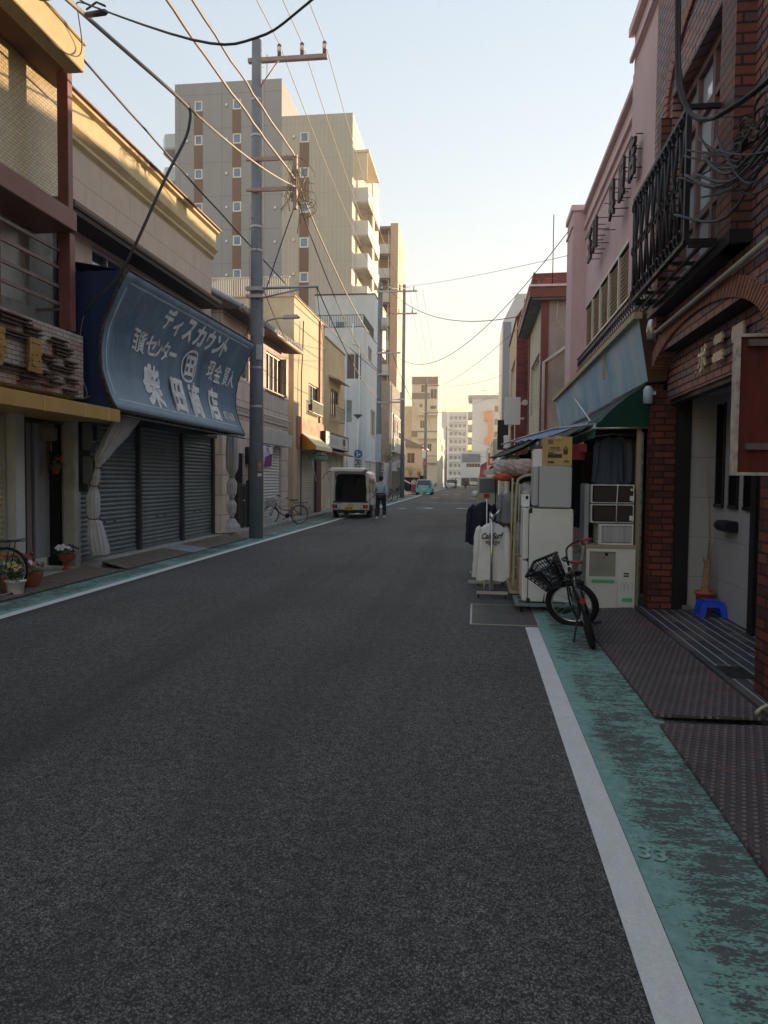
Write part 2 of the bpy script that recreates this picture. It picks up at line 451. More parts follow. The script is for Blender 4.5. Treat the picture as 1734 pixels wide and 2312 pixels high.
# ---------------------------------------------------------------- ground
g = MB(); g.quad((-600, -60, -.03), (600, -60, -.03), (600, 1500, -.03), (-600, 1500, -.03))
struct('ground', g, mat('ground', '77746d', .9, var=.2, vs=.05))
g = MB(); g.quad((-7.6, -12, 0), (2.6, -12, 0), (2.6, 168, 0), (-7.6, 168, 0))
struct('road', g, M['asphalt'])
def strip(name, x0, x1, y0, y1, z, m, origin=None):
    b = MB(); b.quad((x0, y0, z), (x1, y0, z), (x1, y1, z), (x0, y1, z))
    o = struct(name, b, m, off=Vector((origin, 0, 0)) if origin is not None else Vector((0, 0, 0)))
    if origin is not None: o.location = (origin, 0, 0)
    return o
strip('road_line', -5.33, -5.19, -12, 165, .008, M['line'])
strip('road_line', .545, .685, -12, 8.08, .008, M['line'])
strip('road_line', .545, .685, 20, 165, .008, M['line'])
strip('path', -5.86, -5.335, -12, 165, .004, M['green'], -5.335)
strip('path', .69, 1.26, -12, 9.6, .004, M['green'], .69)
strip('path', .69, 1.2, 20, 165, .004, M['green'], .69)
g = MB()
for x0, x1, y0, y1 in ((-4.1, -3.7, 39.2, 39.6), (-3.25, -2.3, 40.1, 40.35), (-2.75, -2.35, 39.6, 40.6), (-1.05, -.3, 40.3, 40.8), (-3.6, -.3, 49.0, 49.25),
                       (-.6, .0, 61.9, 62.5), (-3.9, -3.1, 61.9, 62.4), (-3.4, -2.8, 75, 75.6), (-2.2, -1.6, 75, 75.6), (-.6, .1, 80, 80.8), (-3.9, -3.2, 92, 93), (-2.1, -1.4, 92, 93)):
    g.quad((x0, y0, .008), (x1, y0, .008), (x1, y1, .008), (x0, y1, .008))
struct('road_marking', g, M['line'])
# left kerb and apron (from the second shop on), right pavement
g = MB(); g.box(-7.0, -6.42, 18.95, 45, -.02, .10)
g.box(-7.0, -6.42, 45, 160, -.02, .09)
struct('kerb', g, M['kerb'], bevel=.012)
strip('pavement', -6.5, -5.865, -12, 165, .004, M['conc_d'])
strip('pavement', 1.2, 2.6, 9.3, 165, .004, M['conc_d'])
g = MB(); g.box(1.93, 2.85, -4, 9.3, -.02, .075)
struct('porch_floor', g, M['slate'])
g = MB(); g.box(-7.9, -6.62, 8.6, 11.9, -.02, .05); solo('doorstep', g, M['conc'], 'grey concrete doorstep under the taupe side door of the tiled shop', 'doorstep', bevel=.01)

# faded house-number chalk on the green strip
b = MB(); text_to(b, '33', lambda u, v, d: (.77 + u + .25 * v, 3.22 + v * 1.2 - .3 * u, .0075 + d), height=.085, bold=.03)
struct('road_marking', b, mat('faded_white_paint', '6f9186', .85, var=.4, vs=30))

# iron and rubber ramp plates in the gutters
def plate(name, q, t_, m, label, cat, group=None):
    b = MB(); b.hexa([(x, y, z) for x, y, z in q] + [(x, y, z + t_) for x, y, z in q])
    return solo(name, b, m, label, cat, group, bevel=.004)
RG = 'rubber ramp plates on the right gutter'
plate('ramp_plate', [(1.21, 5.1, .012), (1.90, 5.0, .055), (1.92, 7.28, .045), (1.20, 7.30, .012)], .022, M['tread'], 'brown studded ramp plate with lifted near edge beside the slate porch', 'ramp plate', RG)
plate('ramp_plate', [(1.20, 7.31, .012), (1.92, 7.29, .045), (1.90, 9.22, .045), (1.19, 9.2, .012)], .022, M['tread'], 'brown studded ramp plate in front of the white cabinet and bicycle', 'ramp plate', RG)
plate('ramp_plate', [(1.15, .4, .012), (1.9, .4, .03), (1.9, 4.92, .03), (1.20, 4.92, .012)], .022, M['tread'], 'brown studded ramp plate nearest the camera at right edge', 'ramp plate', RG)
LG = 'ramp plates on the left gutter'
plate('ramp_plate', [(-6.45, 9.95, .04), (-5.86, 10.05, .012), (-5.83, 11.75, .012), (-6.6, 11.7, .05)], .02, M['tread_l'], 'brown ramp mat in front of the flower urn', 'ramp plate', LG)
plate('ramp_plate', [(-6.5, 8.1, .04), (-5.87, 8.1, .012), (-5.84, 10.02, .012), (-6.45, 9.92, .04)], .02, M['tread_l'], 'brown ramp mat under the potted pansies', 'ramp plate', LG)
plate('ramp_plate', [(-6.46, 12.15, .09), (-5.84, 11.85, .012), (-5.82, 14.7, .012), (-6.47, 14.7, .09)], .02, M['tread_l'], 'tilted tan ramp plate before the left grey shutter', 'ramp plate', LG)
plate('ramp_plate', [(-6.47, 14.72, .09), (-5.82, 14.72, .012), (-5.80, 15.6, .012), (-6.47, 15.6, .09)], .02, mat('bluish_plate', '6d7680', .6, .2, bump=.3), 'smooth bluish grey ramp plate before the middle shutter', 'ramp plate', LG)
plate('ramp_plate', [(-6.47, 15.62, .09), (-5.82, 15.62, .012), (-5.80, 18.4, .012), (-6.47, 18.4, .09)], .02, M['tread_l'], 'tan ramp plate between bluish plate and the utility pole', 'ramp plate', LG)
b = MB(); b.box(-.03, .69, 8.16, 9.45, .003, .010)
o = solo('utility_cover', b, M['checker'], 'rectangular chequered iron cover set flush in the asphalt', 'manhole cover')
b = MB()
for q in ((-.05, -.03, 8.14, 9.47), (.69, .71, 8.14, 9.47)): b.box(*q, .003, .011)
for q in ((-.03, .69, 8.14, 8.16), (-.03, .69, 9.45, 9.47)): b.box(*q, .003, .011)
part('rim', b, mat('worn_iron', '8b857c', .5, .6), o)
b = MB(); b.box(1.98, 2.18, 5.98, 6.34, .076, .082)
solo('drain_cover', b, mat('dark_drain_grid', '1d1d1e', .7, .2, bump=.6, bs=90), 'small dark drain cover set in the slate porch', 'drain cover')
# ---------------------------------------------------------------- shared building parts
M['glass'] = glass_mat('window_glass', '20262b')
M['glass_b'] = glass_mat('window_glass_blue', '39506a')
M['alu'] = mat('aluminium', 'a7a8a6', .4, .7, var=.08)
M['white'] = mat('white_paint', 'd8d8d4', .5, var=.06)
M['black'] = mat('black_metal', '15161a', .5, .3, var=.2, vs=6)
M['darkwood'] = mat('dark_brown_wood', '3a2a27', .6, var=.25, vs=4, stretch=(1, 1, .2), bump=.2, bs=50)
M['maroon'] = mat('maroon_steel', '54302a', .5, .1, var=.15, vs=3, stain=('3a1a17', .4, 5))
M['shut_g'] = mat('grey_shutter', '5d656a', .5, .45, var=.22, vs=.9, stain=('4d4a45', .55, 2.4, (1, 1, .6)), bump=.15, bs=50)
M['shut_w'] = mat('white_shutter', 'b9bdbb', .5, .2, var=.12, vs=1, stain=('8c8577', .5, 2.5))
M['shut_c'] = mat('cream_shutter', 'b3ac96', .55, .1, var=.15, vs=1.2, stain=('7b725f', .5, 2))
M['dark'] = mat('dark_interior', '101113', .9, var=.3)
M['pvc'] = mat('grey_pipe', '9a9894', .6, var=.15, vs=5)

def window(parent, ax, c, s, a0, a1, z0, z1, fm, gm=None, n=2, fw=.05, d=.07, sill=None, hbars=(), rec=.06):
    """framed window in an opening; c = wall face, s = outward sign; frame recessed by rec"""
    gm = gm or M['glass']
    f = MB(); o0, o1 = c - s * rec, c - s * (rec + d)
    f.bx(ax, o0, o1, a0, a0 + fw, z0, z1); f.bx(ax, o0, o1, a1 - fw, a1, z0, z1)
    f.bx(ax, o0, o1, a0 + fw, a1 - fw, z0, z0 + fw); f.bx(ax, o0, o1, a0 + fw, a1 - fw, z1 - fw, z1)
    for k in range(1, n):
        a = a0 + (a1 - a0) * k / n
        f.bx(ax, o0 - s * .004, o1, a - fw * .4, a + fw * .4, z0 + fw, z1 - fw)
    for z in hbars:
        f.bx(ax, o0 - s * .008, o1, a0 + fw, a1 - fw, z - fw * .35, z + fw * .35)
    if sill: f.bx(ax, c + s * sill, c - s * rec, a0 - .04, a1 + .04, z0 - .05, z0 - .001)
    w = part('window', f, fm, parent)
    g_ = MB(); q = c - s * (rec + d * .6)
    g_.bx(ax, q, q - s * .01, a0 + fw * .5, a1 - fw * .5, z0 + fw * .5, z1 - fw * .5)
    part('pane', g_, gm, w)
    return w
def shutter(parent, ax, c, s, a0, a1, z0, z1, m, pitch=.085, rail=True, label=None):
    """roller shutter of curved slats between two guide rails, with a handle bar at its foot"""
    b = MB(); prof = []
    z = z0 + .07
    while z < z1:
        for k, (dz, dc) in enumerate(((0, -.020), (.10, .0), (.45, .014), (.82, .004), (.93, -.020))):
            prof.append((min(z + dz * pitch, z1), c + s * dc))
        z += pitch
    pts = []
    for zz, cc in prof:
        pts += [(cc, a0, zz), (cc, a1, zz)] if ax == 'x' else [(a0, cc, zz), (a1, cc, zz)]
    b.add(pts, [(2 * i, 2 * i + 1, 2 * i + 3, 2 * i + 2) for i in range(len(prof) - 1)], False)
    b.bx(ax, c - s * .02, c + s * .018, a0, a1, z0, z0 + .07)
    o = part('shutter', b, m, parent, label)
    if rail:
        for a in (a0 - .02, a1 - .03):
            r = MB(); r.bx(ax, c - s * .03, c + s * .04, a, a + .05, z0 - .01, z1)
            part('guide_rail', r, M['alu'] if rail is True else rail, o)
    h = MB(); am = (a0 + a1) / 2
    for k in (-.22, .16): h.bx(ax, c + s * .012, c + s * .022, am + k, am + k + .07, z0 + .62, z0 + .65)
    part('handle', h, M['black'], o)
    return o
def railing(mb, ax, c, a0, a1, z0, z1, step=.11, r=.012, top=.025):
    n = max(1, int((a1 - a0) / step))
    for k in range(n + 1):
        a = a0 + (a1 - a0) * k / n
        mb.bx(ax, c - r, c + r, a - r, a + r, z0, z1)
    mb.bx(ax, c - top, c + top, a0, a1, z1, z1 + top * 1.4); mb.bx(ax, c - top * .8, c + top * .8, a0, a1, z0 + .06, z0 + .09)
    return mb
def box_walls(mb, x0, x1, y0, y1, z0, z1, t=.2, street=None, hs=(), hf=()):
    """four walls; street 'x+' or 'x-' face carries the openings hs (y,y,z,z), the near face (-Y) carries hf (x,x,z,z)"""
    sx_ = x1 if street == 'x+' else x0; d = -1 if street == 'x+' else 1
    mb.facade('x', sx_, sx_ + d * t, y0, y1, z0, z1, hs)
    ox = x0 if street == 'x+' else x1
    mb.facade('x', ox, ox - d * t, y0, y1, z0, z1)
    a0, a1 = x0 + t, x1 - t
    mb.facade('y', y0, y0 + t, a0, a1, z0, z1, hf); mb.facade('y', y1 - t, y1, a0, a1, z0, z1)
    return mb
def flat_roof(parent, m, x0, x1, y0, y1, z, t=.2):
    b = MB(); b.box(x0 + .2, x1 - .2, y0 + .2, y1 - .2, z - t, z); return part('roof', b, m, parent)
M['roofing'] = mat('flat_roofing', '6a6966', .9, var=.2)

# ================================================================ LEFT 1: tiled shop with maroon steel
M['tile_y'] = brick_mat('small_yellow_tile', 'a8946c', '94815c', '5f5238', .10, .052, .006, .5, .35, .15, spec=.5)
M['gutter_y'] = mat('ochre_paint', 'a78f60', .6, var=.15, vs=2, stain=('8a6a36', .5, 3))
M['mustard'] = mat('mustard_sheet', '9c7136', .45, .1, var=.1, vs=3, spec=.5)
M['panel_br'] = brick_mat('pale_brick_panel', '8f8474', '847a72', '3a332e', .20, .068, .006, .6, .7, .22, c3='8a6258')
t = thing('tile_shop', 'two storey shop clad in small yellow tiles with maroon posts and brick sign panel', 'building', (-7.5, 5, 0))
w = MB(); w.facade('x', -6.9, -7.1, -5, 11.72, 6.05, 8.3); w.box(-12, -7.1, -5, 11.7, 6.05, 8.3)
part('wall', w, M['tile_y'], t)
# upper storey window zone (recessed) and lower walls
w = MB(); w.facade('x', -6.98, -7.15, -5, 11.6, 3.95, 6.05, [(8.0, 10.95, 4.25, 5.6), (2, 7.6, 4.25, 5.6)]); w.box(-12, -7.46, -5, 11.6, 0, 6.04)
part('upper_wall', w, mat('grey_render', '6f706c', .8, var=.25, vs=2, stain=('3d3d3a', .6, 3)), t)
wf = window(t, 'x', -6.98, 1, 8.0, 10.95, 4.25, 5.6, M['alu'], glass_mat('misty_glass', '8d8f88', .35, .5, .25), 4, .045, .06)
window(t, 'x', -6.98, 1, 2, 7.6, 4.25, 5.6, M['alu'], None, 6, .045, .06)
r_ = MB()
for z in (4.28, 4.55, 4.85, 5.12): r_.box(-6.62, -6.58, 4, 11.2, z, z + .05)
for y in (4.1, 9.05, 11.1): r_.box(-6.98, -6.58, y, y + .04, 4.2, 4.24)
part('window_guard', r_, mat('rusty_rail', '5a4a45', .6, .3, var=.25, vs=5), t)
b = MB(); b.box(-6.98, -6.30, -5, 11.16, 5.42, 5.73); part('beam', b, M['maroon'], t, bevel=.01)
for y0 in (9.26, 11.14): 
    b = MB(); b.box(-6.62, -6.42, y0, y0 + .17, 3.9, 5.42); b.box(-6.62, -6.44, y0 + .01, y0 + .16, 5.73, 8.0) if y0 > 10 else None
    part('post', b, M['maroon'], t, bevel=.01)
# eave and gutter
b = MB(); b.box(-6.12, -5.86, -5, 10.62, 7.56, 7.95); b.box(-6.15, -5.83, -5, 10.64, 7.95, 7.985)
part('gutter', b, M['gutter_y'], t, bevel=.01)
b = MB(); b.prism([(-7.2, -5), (-6.12, -5), (-6.12, 10.55), (-6.85, 11.6), (-7.2, 11.6)], 'z', 7.90, 8.02); part('eave_board', b, mat('eave_wood', '4a3526', .8, var=.3, vs=3, stain=('1f1712', .6, 3)), t)
b = MB(); b.prism([(-12, 8.3), (-6.9, 8.06), (-6.9, 8.3), (-9.2, 10.0), (-12, 10.0)], 'y', -5, 11.68); b.box(-6.9, -6.0, -5, 10.55, 8.025, 8.08); part('roof', b, mat('roof_sheet', '5a3a30', .7, var=.2), t)
# brick sign panel with projecting maroon brick ribs and gold letters
b = MB(); b.box(-6.98, -6.40, -5, 11.48, 2.85, 3.86); sgn = part('sign_panel', b, M['panel_br'], t)
rng = random.Random(3)
b = MB()
for y0, y1, z in ((9.3, 10.0, 3.79), (9.3, 10.02, 3.73), (9.3, 9.72, 3.67), (9.3, 9.95, 3.56), (9.3, 10.05, 3.51), (9.85, 10.25, 3.69), (9.87, 10.27, 3.63),
                  (10.55, 10.95, 3.66), (10.45, 10.92, 3.60), (10.6, 11.1, 3.55), (10.6, 11.08, 3.49), (10.62, 10.98, 3.44),
                  (10.26, 10.62, 3.36), (10.28, 10.64, 3.30), (10.45, 11.1, 3.25), (10.5, 11.12, 3.20), (10.9, 11.22, 3.36), (10.92, 11.24, 3.30),
                  (10.3, 10.65, 3.12), (10.33, 10.68, 3.06), (10.5, 10.85, 3.0), (10.92, 11.24, 3.10), (10.95, 11.25, 3.05),
                  (8.8, 10.5, 3.10), (8.8, 10.55, 3.04), (9.75, 10.15, 2.98), (9.78, 10.18, 2.93),
                  (9.7, 10.1, 2.90), (10.25, 10.6, 2.93), (10.85, 11.2, 2.92), (10.87, 11.22, 2.88), (7.0, 9.0, 3.8), (7.0, 9.0, 3.74), (7, 8.9, 3.5)):
    b.box(-6.41, -6.335, y0, y1, z, z + .022)
part('brick_rib', b, mat('maroon_brick', '33211f', .7, var=.3, vs=8, bump=.3), sgn)
b = MB()
text_to(b, '屋', lambda u, v, d: (-6.30 + d, 9.98 + u, 3.30 + v), width=.33, height=.46, bold=.035, ext=.05)
part('gold_letter', b, mat('gold_leaf', '75572c', .4, .7, var=.3, vs=10), sgn)
b = MB(); text_to(b, '寿', lambda u, v, d: (-6.30 + d, 9.10 + u, 3.33 + v), width=.42, height=.52, bold=.035, ext=.05)
part('gold_letter', b, bpy.data.materials['gold_leaf'], sgn)
# mustard canopy
b = MB()
for y0, y1 in ((-5, 8.5), (8.51, 9.56), (9.57, 10.62), (10.63, 11.35), (11.36, 11.74)): b.box(-5.93, -5.90, y0, y1, 2.49, 2.69)
b.box(-6.98, -5.93, -5, 11.74, 2.66, 2.70); b.box(-6.98, -5.93, -5, 11.74, 2.50, 2.54); b.box(-6.95, -5.93, 11.71, 11.74, 2.545, 2.655)
part('canopy', b, M['mustard'], t)
b = MB()
for y in (8.5, 9.56, 10.62, 11.35): b.box(-5.905, -5.895, y, y + .012, 2.48, 2.70)
part('canopy_trim', b, mat('gold_trim', 'd8c078', .4, .4), t)
# ground floor
shutter(t, 'x', -6.9, 1, 5.5, 10.1, .05, 2.45, M['shut_c'], label='cream roller shutter')
b = MB(); b.box(-7.05, -6.72, 10.14, 10.36, .05, 2.5); part('pillar', b, mat('pale_jamb', 'a9aba8', .6, var=.12), t)
b = MB()
b.facade('x', -7.33, -7.4, 10.36, 11.55, .05, 2.5)
for k in range(5): b.box(-7.33, -7.30, 10.42 + k * .2, 10.50 + k * .2, .05, 2.5)
b.box(-7.45, -6.99, 10.36, 12.06, 2.46, 2.66); b.box(-7.45, -7.0, 11.6, 12.06, 2.66, 6.0); part('side_door_and_light_block', b, mat('dark_door', '2b2724', .6, var=.2, vs=3), t)  # lintel and upper block added to stop sunlight leaking past the door
b = MB(); b.box(-7.42, -7.31, 10.75, 10.9, .05, 2.45); b.box(-7.42, -7.31, 11.15, 11.45, .05, 2.45); part('door_panel', b, mat('taupe_panel', '7b756c', .6, var=.15, vs=3, stretch=(1, 1, .3)), t)
b = MB(); b.box(-7.36, -7.28, 11.50, 11.75, .2, 2.45); b.box(-7.34, -7.27, 11.75, 12.0, .2, 2.45); part('white_panel', b, mat('chalky_panel', '9b9c9f', .7, var=.12, vs=2), t)
b = MB(); b.box(-7.0, -6.78, 11.86, 12.06, 0, 2.55); b.box(-7.4, -7.0, 12.0, 12.06, 0, 2.55); part('corner_pillar', b, mat('cracked_render', '9c9a90', .85, var=.2, vs=2, stain=('6a675e', .6, 2.5), bump=.4), t, bevel=.015)

# ================================================================ LEFT 2: beige granite shop
M['granite'] = mat('pink_granite', 'a18a7c', .65, var=.1, vs=2, stain=('8a7263', .4, 1.2), facade=(1.15, .52, .75, .006), bump=.25, bs=120)
M['cornice'] = mat('ochre_cornice', 'a8926a', .7, var=.18, vs=1.3, stain=('7d6a40', .55, 2.0))
t = thing('granite_shop', 'low beige granite shop with ochre cornice and three grey roller shutters', 'building', (-8, 15.4, 0))
w = MB(); w.facade('x', -7.0, -7.2, 11.75, 19.0, 5.1, 7.35, [(12.9, 17.0, 5.12, 5.78)]); w.facade('y', 18.8, 19.0, -12, -7.2, 5.1, 8.0); w.box(-12, -7.2, 11.8, 18.8, 6.6, 6.9)
w.box(-7.2, -7.0, 18.05, 19.3, 2.6, 5.1); w.facade('x', -7.0, -7.15, 11.75, 18.05, 2.62, 5.1)
part('wall', w, M['granite'], t)
b = MB(); b.prism([(-7.0, 7.30), (-6.93, 7.36), (-6.93, 7.42), (-6.84, 7.52), (-6.84, 7.58), (-6.90, 7.60), (-6.90, 7.95), (-6.80, 7.97), (-6.80, 8.03), (-7.3, 8.03), (-7.3, 7.3)], 'y', 11.78, 19.08)
part('cornice', b, M['cornice'], t)
b = MB(); b.box(-6.86, -6.74, 11.78, 19.1, 8.035, 8.06); part('coping', b, M['maroon'], t)
b = MB(); b.prism([(-7.0, 5.98), (-6.52, 5.95), (-6.5, 5.99), (-6.5, 6.05), (-6.62, 6.10), (-7.0, 6.12)], 'y', 11.45, 18.4); part('canopy_eave', b, mat('brown_eave', '4e3f37', .6, var=.2, vs=3), t)
b = MB(); b.box(-7.0, -6.55, 11.5, 18.35, 5.86, 5.94); part('canopy_soffit', b, mat('soffit', '2f2825', .8, var=.3, vs=3), t)
window(t, 'x', -7.0, 1, 12.9, 17.0, 5.12, 5.78, M['alu'], None, 6)
b = MB()
for a in (11.95, 18.62): b.box(-7.05, -6.80, a, a + .12, .1, 2.7)
for a in (14.32, 16.55): b.box(-6.95, -6.78, a, a + .1, .1, 2.7)
b.box(-7.05, -6.75, 11.95, 18.75, 2.6, 2.75)
part('shutter_post', b, mat('dark_post', '2e3034', .5, .4, var=.25, vs=5), t)
b = MB(); b.box(-7.0, -6.45, 12.05, 18.75, -.02, .09); part('sill', b, M['conc'], t, bevel=.012)
b = MB(); b.box(-7.3, -7.1, 11.9, 18.9, .0, 2.7); part('back_wall', b, M['dark'], t)
for a0, a1, lb in ((12.1, 14.30, 'left'), (14.44, 16.53, 'middle'), (16.67, 18.6, 'right')):
    shutter(t, 'x', -6.87, 1, a0, a1, .1, 2.62, M['shut_g'], rail=None)

# the blue corrugated sign over it
M['tarp'] = NT('blue_painted_sheet'); _t = M['tarp']
_v = _t.vec((1, 1, .12)); _n = _t.noise(2.2, 6, _v, .65); _n2 = _t.noise(22, 4, _t.vec((1, 1, .06)))
_c = _t.mix(_t.rng(_n, .35, .7, 0, 1), lin('2d4055'), lin('4d6274')); _c = _t.mix(_t.rng(_n2, .35, .75, 0, .35), _c, lin('66798a'))
_sz = _t.n('SeparateXYZ'); _t.l(_t.vec(), _sz.inputs[0]); _c = _t.mix(_t.rng(_t.math('ADD', _sz.outputs[2], _t.math('MULTIPLY', _n, 1.1)), .5, 1.1, .35, 0.), _c, lin('8aa0ae'))
_t.bump(_n2, .2, .01); M['tarp'] = _t.done(_c, .55, .0, .4)
t = thing('shop_awning', 'curved blue metal shop awning with white painted Japanese lettering', 'awning', (-6.2, 15, 2.7))
PR = [(5.0, -5.755), (4.75, -5.90), (4.45, -6.04), (4.1, -6.19), (3.75, -6.245), (3.4, -6.24), (3.1, -6.15), (2.9, -6.07), (2.72, -5.97)]
def aw_x(z):
    for (za, xa), (zb, xb) in zip(PR, PR[1:]):
        if za >= z >= zb: k = (za - z) / (za - zb); return xa + (xb - xa) * k
    return PR[0][1] if z > PR[0][0] else PR[-1][1]
def aw(y, z, off=0.):
    u = (y - 11.75) / 6.45
    x = aw_x(z + .06 * u) + .16 * u
    sag = .05 * abs(math.sin((y - 11.75) / 6.45 * PI * 7.))   # panels belly between their ribs
    return (x - sag * math.sin(PI * min(max((z - 2.72) / 2.28, 0), 1)) + off, y, z - .05 * u)
b = MB(); b.grid(lambda i, j: aw(11.75 + 6.45 * i, 2.72 + 2.28 * (1 - j)), 140, 20)
part('sheet', b, M['tarp'], t, solid=.015)
b = MB()
for s_, sz in (('ディスカウント', 0),):
    for ch, y, z, k in (('デ', 13.73, 4.62, .36), ('ィ', 14.18, 4.55, .27), ('ス', 14.69, 4.60, .37), ('カ', 15.25, 4.60, .38), ('ウ', 15.80, 4.61, .38), ('ン', 16.29, 4.60, .36), ('ト', 16.68, 4.61, .38)):
        text_to(b, ch, lambda u, v, d, y=y, z=z: aw(y + u * 1.05, z + v, .026 + d), height=k, bold=.045)
for ch, y, z, w_, k in (('百', 12.84, 4.07, .27, .36), ('貨', 13.12, 4.07, .28, .38), ('セ', 13.46, 4.07, .32, .34), ('ン', 13.79, 4.07, .29, .31), ('タ', 14.10, 4.08, .28, .36), ('ー', 14.42, 4.07, .26, .055)):
    text_to(b, ch, lambda u, v, d, y=y, z=z: aw(y + u, z + v, .026 + d), width=w_, height=k, bold=.022)
for ch, y, z, w_, k in (('現', 16.40, 4.05, .36, .40), ('金', 16.89, 4.05, .38, .41), ('買', 17.35, 4.05, .36, .41), ('入', 17.78, 4.05, .36, .40)):
    text_to(b, ch, lambda u, v, d, y=y, z=z: aw(y + u, z + v, .026 + d), width=w_, height=k, bold=.018)
for ch, y, z, w_, k in (('柴', 13.62, 3.33, .66, .74), ('田', 14.70, 3.29, .58, .62), ('商', 15.60, 3.30, .62, .70), ('店', 16.66, 3.32, .66, .70)):
    text_to(b, ch, lambda u, v, d, y=y, z=z: aw(y + u, z + v, .026 + d), width=w_, height=k, bold=.05)
text_to(b, '田', lambda u, v, d: aw(15.29 + u, 3.97 + v, .026 + d), width=.36, height=.40, bold=.045)
b.grid(lambda i, j: aw(15.29 + (.36 - .055 * j) * math.cos(2 * PI * i), 3.97 + (.34 - .05 * j) * math.sin(2 * PI * i), .028), 48, 1)
text_to(b, '872-1638', lambda u, v, d: aw(17.55 + u, 3.12 + v, .026 + d), width=.72, height=.19, bold=.02)
part('lettering', b, mat('weathered_white_lettering', 'dfe3e3', .7, var=.25, vs=9, stain=('7b8d99', .35, 6)), t)
b = MB()
b.grid(lambda i, j: aw(12.0 + 5.95 * i, 4.83 + .028 * j, .022), 60, 1); b.grid(lambda i, j: aw(12.0 + 5.95 * i, 2.90 + .022 * j, .022), 60, 1)
b.grid(lambda i, j: aw(11.93 + .05 * j, 2.98 + 1.78 * i, .022), 20, 1)
part('painted_border', b, mat('faded_border_paint', '8fa4b0', .7, var=.3, vs=5), t)
b = MB()
for k in range(1, 7):
    y = 11.75 + 6.45 * k / 7; b.tube([aw(y, 2.74 + 2.24 * q / 16, .004) for q in range(17)], .007, 4)
part('seam', b, mat('seam_dark', '33424f', .7), t)
b = MB()
for y in (11.74, 18.21):
    b.tube([aw(y, 2.72 + 2.28 * k / 14, 0) for k in range(15)], .03, 6)
b.tube([aw(11.75 + 6.45 * k / 12, 2.70, -.02) for k in range(13)], .025, 6)
b.tube([(x, y, 2.62 - .05 * (y - 11.75) / 6.45) for x, y in [(-5.98 + .16 * k / 12, 11.75 + 6.45 * k / 12) for k in range(13)]], .018, 6)
b.tube([aw(11.75 + 6.45 * k / 12, 5.0, 0) for k in range(13)], .025, 6)
for k in range(60):
    y = 11.8 + 6.35 * k / 59; p = aw(y, 2.72); b.tube([(p[0], y, p[2]), (p[0] - .02, y + .02, p[2] - .075)], .006, 4)
for k in range(30):
    z = 2.8 + 2.1 * k / 29; p = aw(11.75, z); b.tube([(p[0] + .02, 11.72, z), (p[0] - .05, 11.72, z - .03)], .008, 4)
part('frame', b, mat('rusty_frame', '2d2723', .8, .2, var=.35, vs=9, stain=('6b625a', .5, 14)), t)
b = MB(); pts = [aw(11.78, 2.72 + 2.28 * k / 14) for k in range(15)]
for i in range(14):
    p, q = pts[i], pts[i + 1]; b.quad((p[0], 11.78, p[2]), (-7.0, 11.80, p[2]), (-7.0, 11.80, q[2]), (q[0], 11.78, q[2]))
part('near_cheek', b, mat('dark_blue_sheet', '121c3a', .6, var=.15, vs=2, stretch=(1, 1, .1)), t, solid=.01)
b = MB(); pts = [aw(18.16, 2.72 + 2.28 * k / 14) for k in range(15)]
for i in range(14):
    p, q = pts[i], pts[i + 1]; b.quad((p[0], 18.16, p[2]), (-7.0, 18.14, p[2]), (-7.0, 18.14, q[2]), (q[0], 18.16, q[2]))
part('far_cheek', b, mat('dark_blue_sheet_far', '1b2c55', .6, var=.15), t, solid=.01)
b = MB(); b.quad((-7.0, 11.8, 5.22), (-7.0, 18.1, 5.22), aw(18.15, 5.0, -.02), aw(11.8, 5.0, -.02)); part('top_sheet', b, mat('dark_top_sheet', '20293a', .7, var=.2), t, solid=.01)

# ================================================================ LEFT 3: small pinkish house with tile roof
M['pinksiding'] = mat('pinkish_stone_siding', 'b09a90', .8, var=.14, vs=2.5, facade=(.75, .55, .8, .01), bump=.8, bs=18)
t = thing('siding_house', 'small pinkish stone clad house with tiled roof, roller shutter and wide window', 'house', (-8, 22.5, 0))
w = MB(); box_walls(w, -11, -6.9, 19.6, 26.7, 0, 6.3, .18, 'x+', [(23.8, 25.95, 4.5, 5.75), (22.3, 25.7, .1, 2.9), (20.55, 21.45, .1, 2.3), (21.2, 21.9, 4.5, 5.6)])
part('wall', w, M['pinksiding'], t)
M['tanalu'] = mat('tan_sash', '7d6f60', .5, .2, var=.1)
window(t, 'x', -6.9, 1, 23.8, 25.95, 4.5, 5.75, M['tanalu'], None, 4, .05, .06, .06)
window(t, 'x', -6.9, 1, 21.2, 21.9, 4.5, 5.6, M['alu'], None, 1)
b = MB(); b.box(-6.9, -6.78, 25.95, 26.1, 4.45, 5.8); part('shutter_box', b, mat('shutter_box_brown', '8d6f63', .6), t)
shutter(t, 'x', -6.95, 1, 22.35, 25.65, .1, 2.9, M['shut_w'], .1)
b = MB()
for k in range(4): b.box(-6.9, -6.5, 22.15 + k * .9, 23.04 + k * .9, 2.66, 3.09)
part('fascia', b, mat('fascia_panel', '97968e', .7, var=.15, vs=2, stain=('77756d', .5, 2)), t)
b = MB(); b.box(-6.88, -6.84, 20.0, 26.65, 3.42, 3.47); part('ledge', b, M['pvc'], t)
b = MB(); b.tube([(-6.8, 19.9, 3.62), (-6.78, 26.6, 3.62)], .035, 8); b.tube([(-6.82, 23.0, 3.6), (-6.82, 23.0, 2.9)], .02, 6); part('pipe', b, M['pvc'], t)
b = MB(); b.prism([(-11.2, 6.3), (-6.42, 6.12), (-6.42, 6.17), (-8.9, 7.5), (-11.2, 6.4)], 'y', 19.5, 26.85)
rf = part('roof', b, mat('dark_roof_underside', '3a332f', .8, var=.2), t)
b = MB()
for k in range(26):
    y = 19.5 + .283 * k
    b.tube([(-6.38, y + .14, 6.20), (-8.9, y + .14, 7.54)], .11, 8)
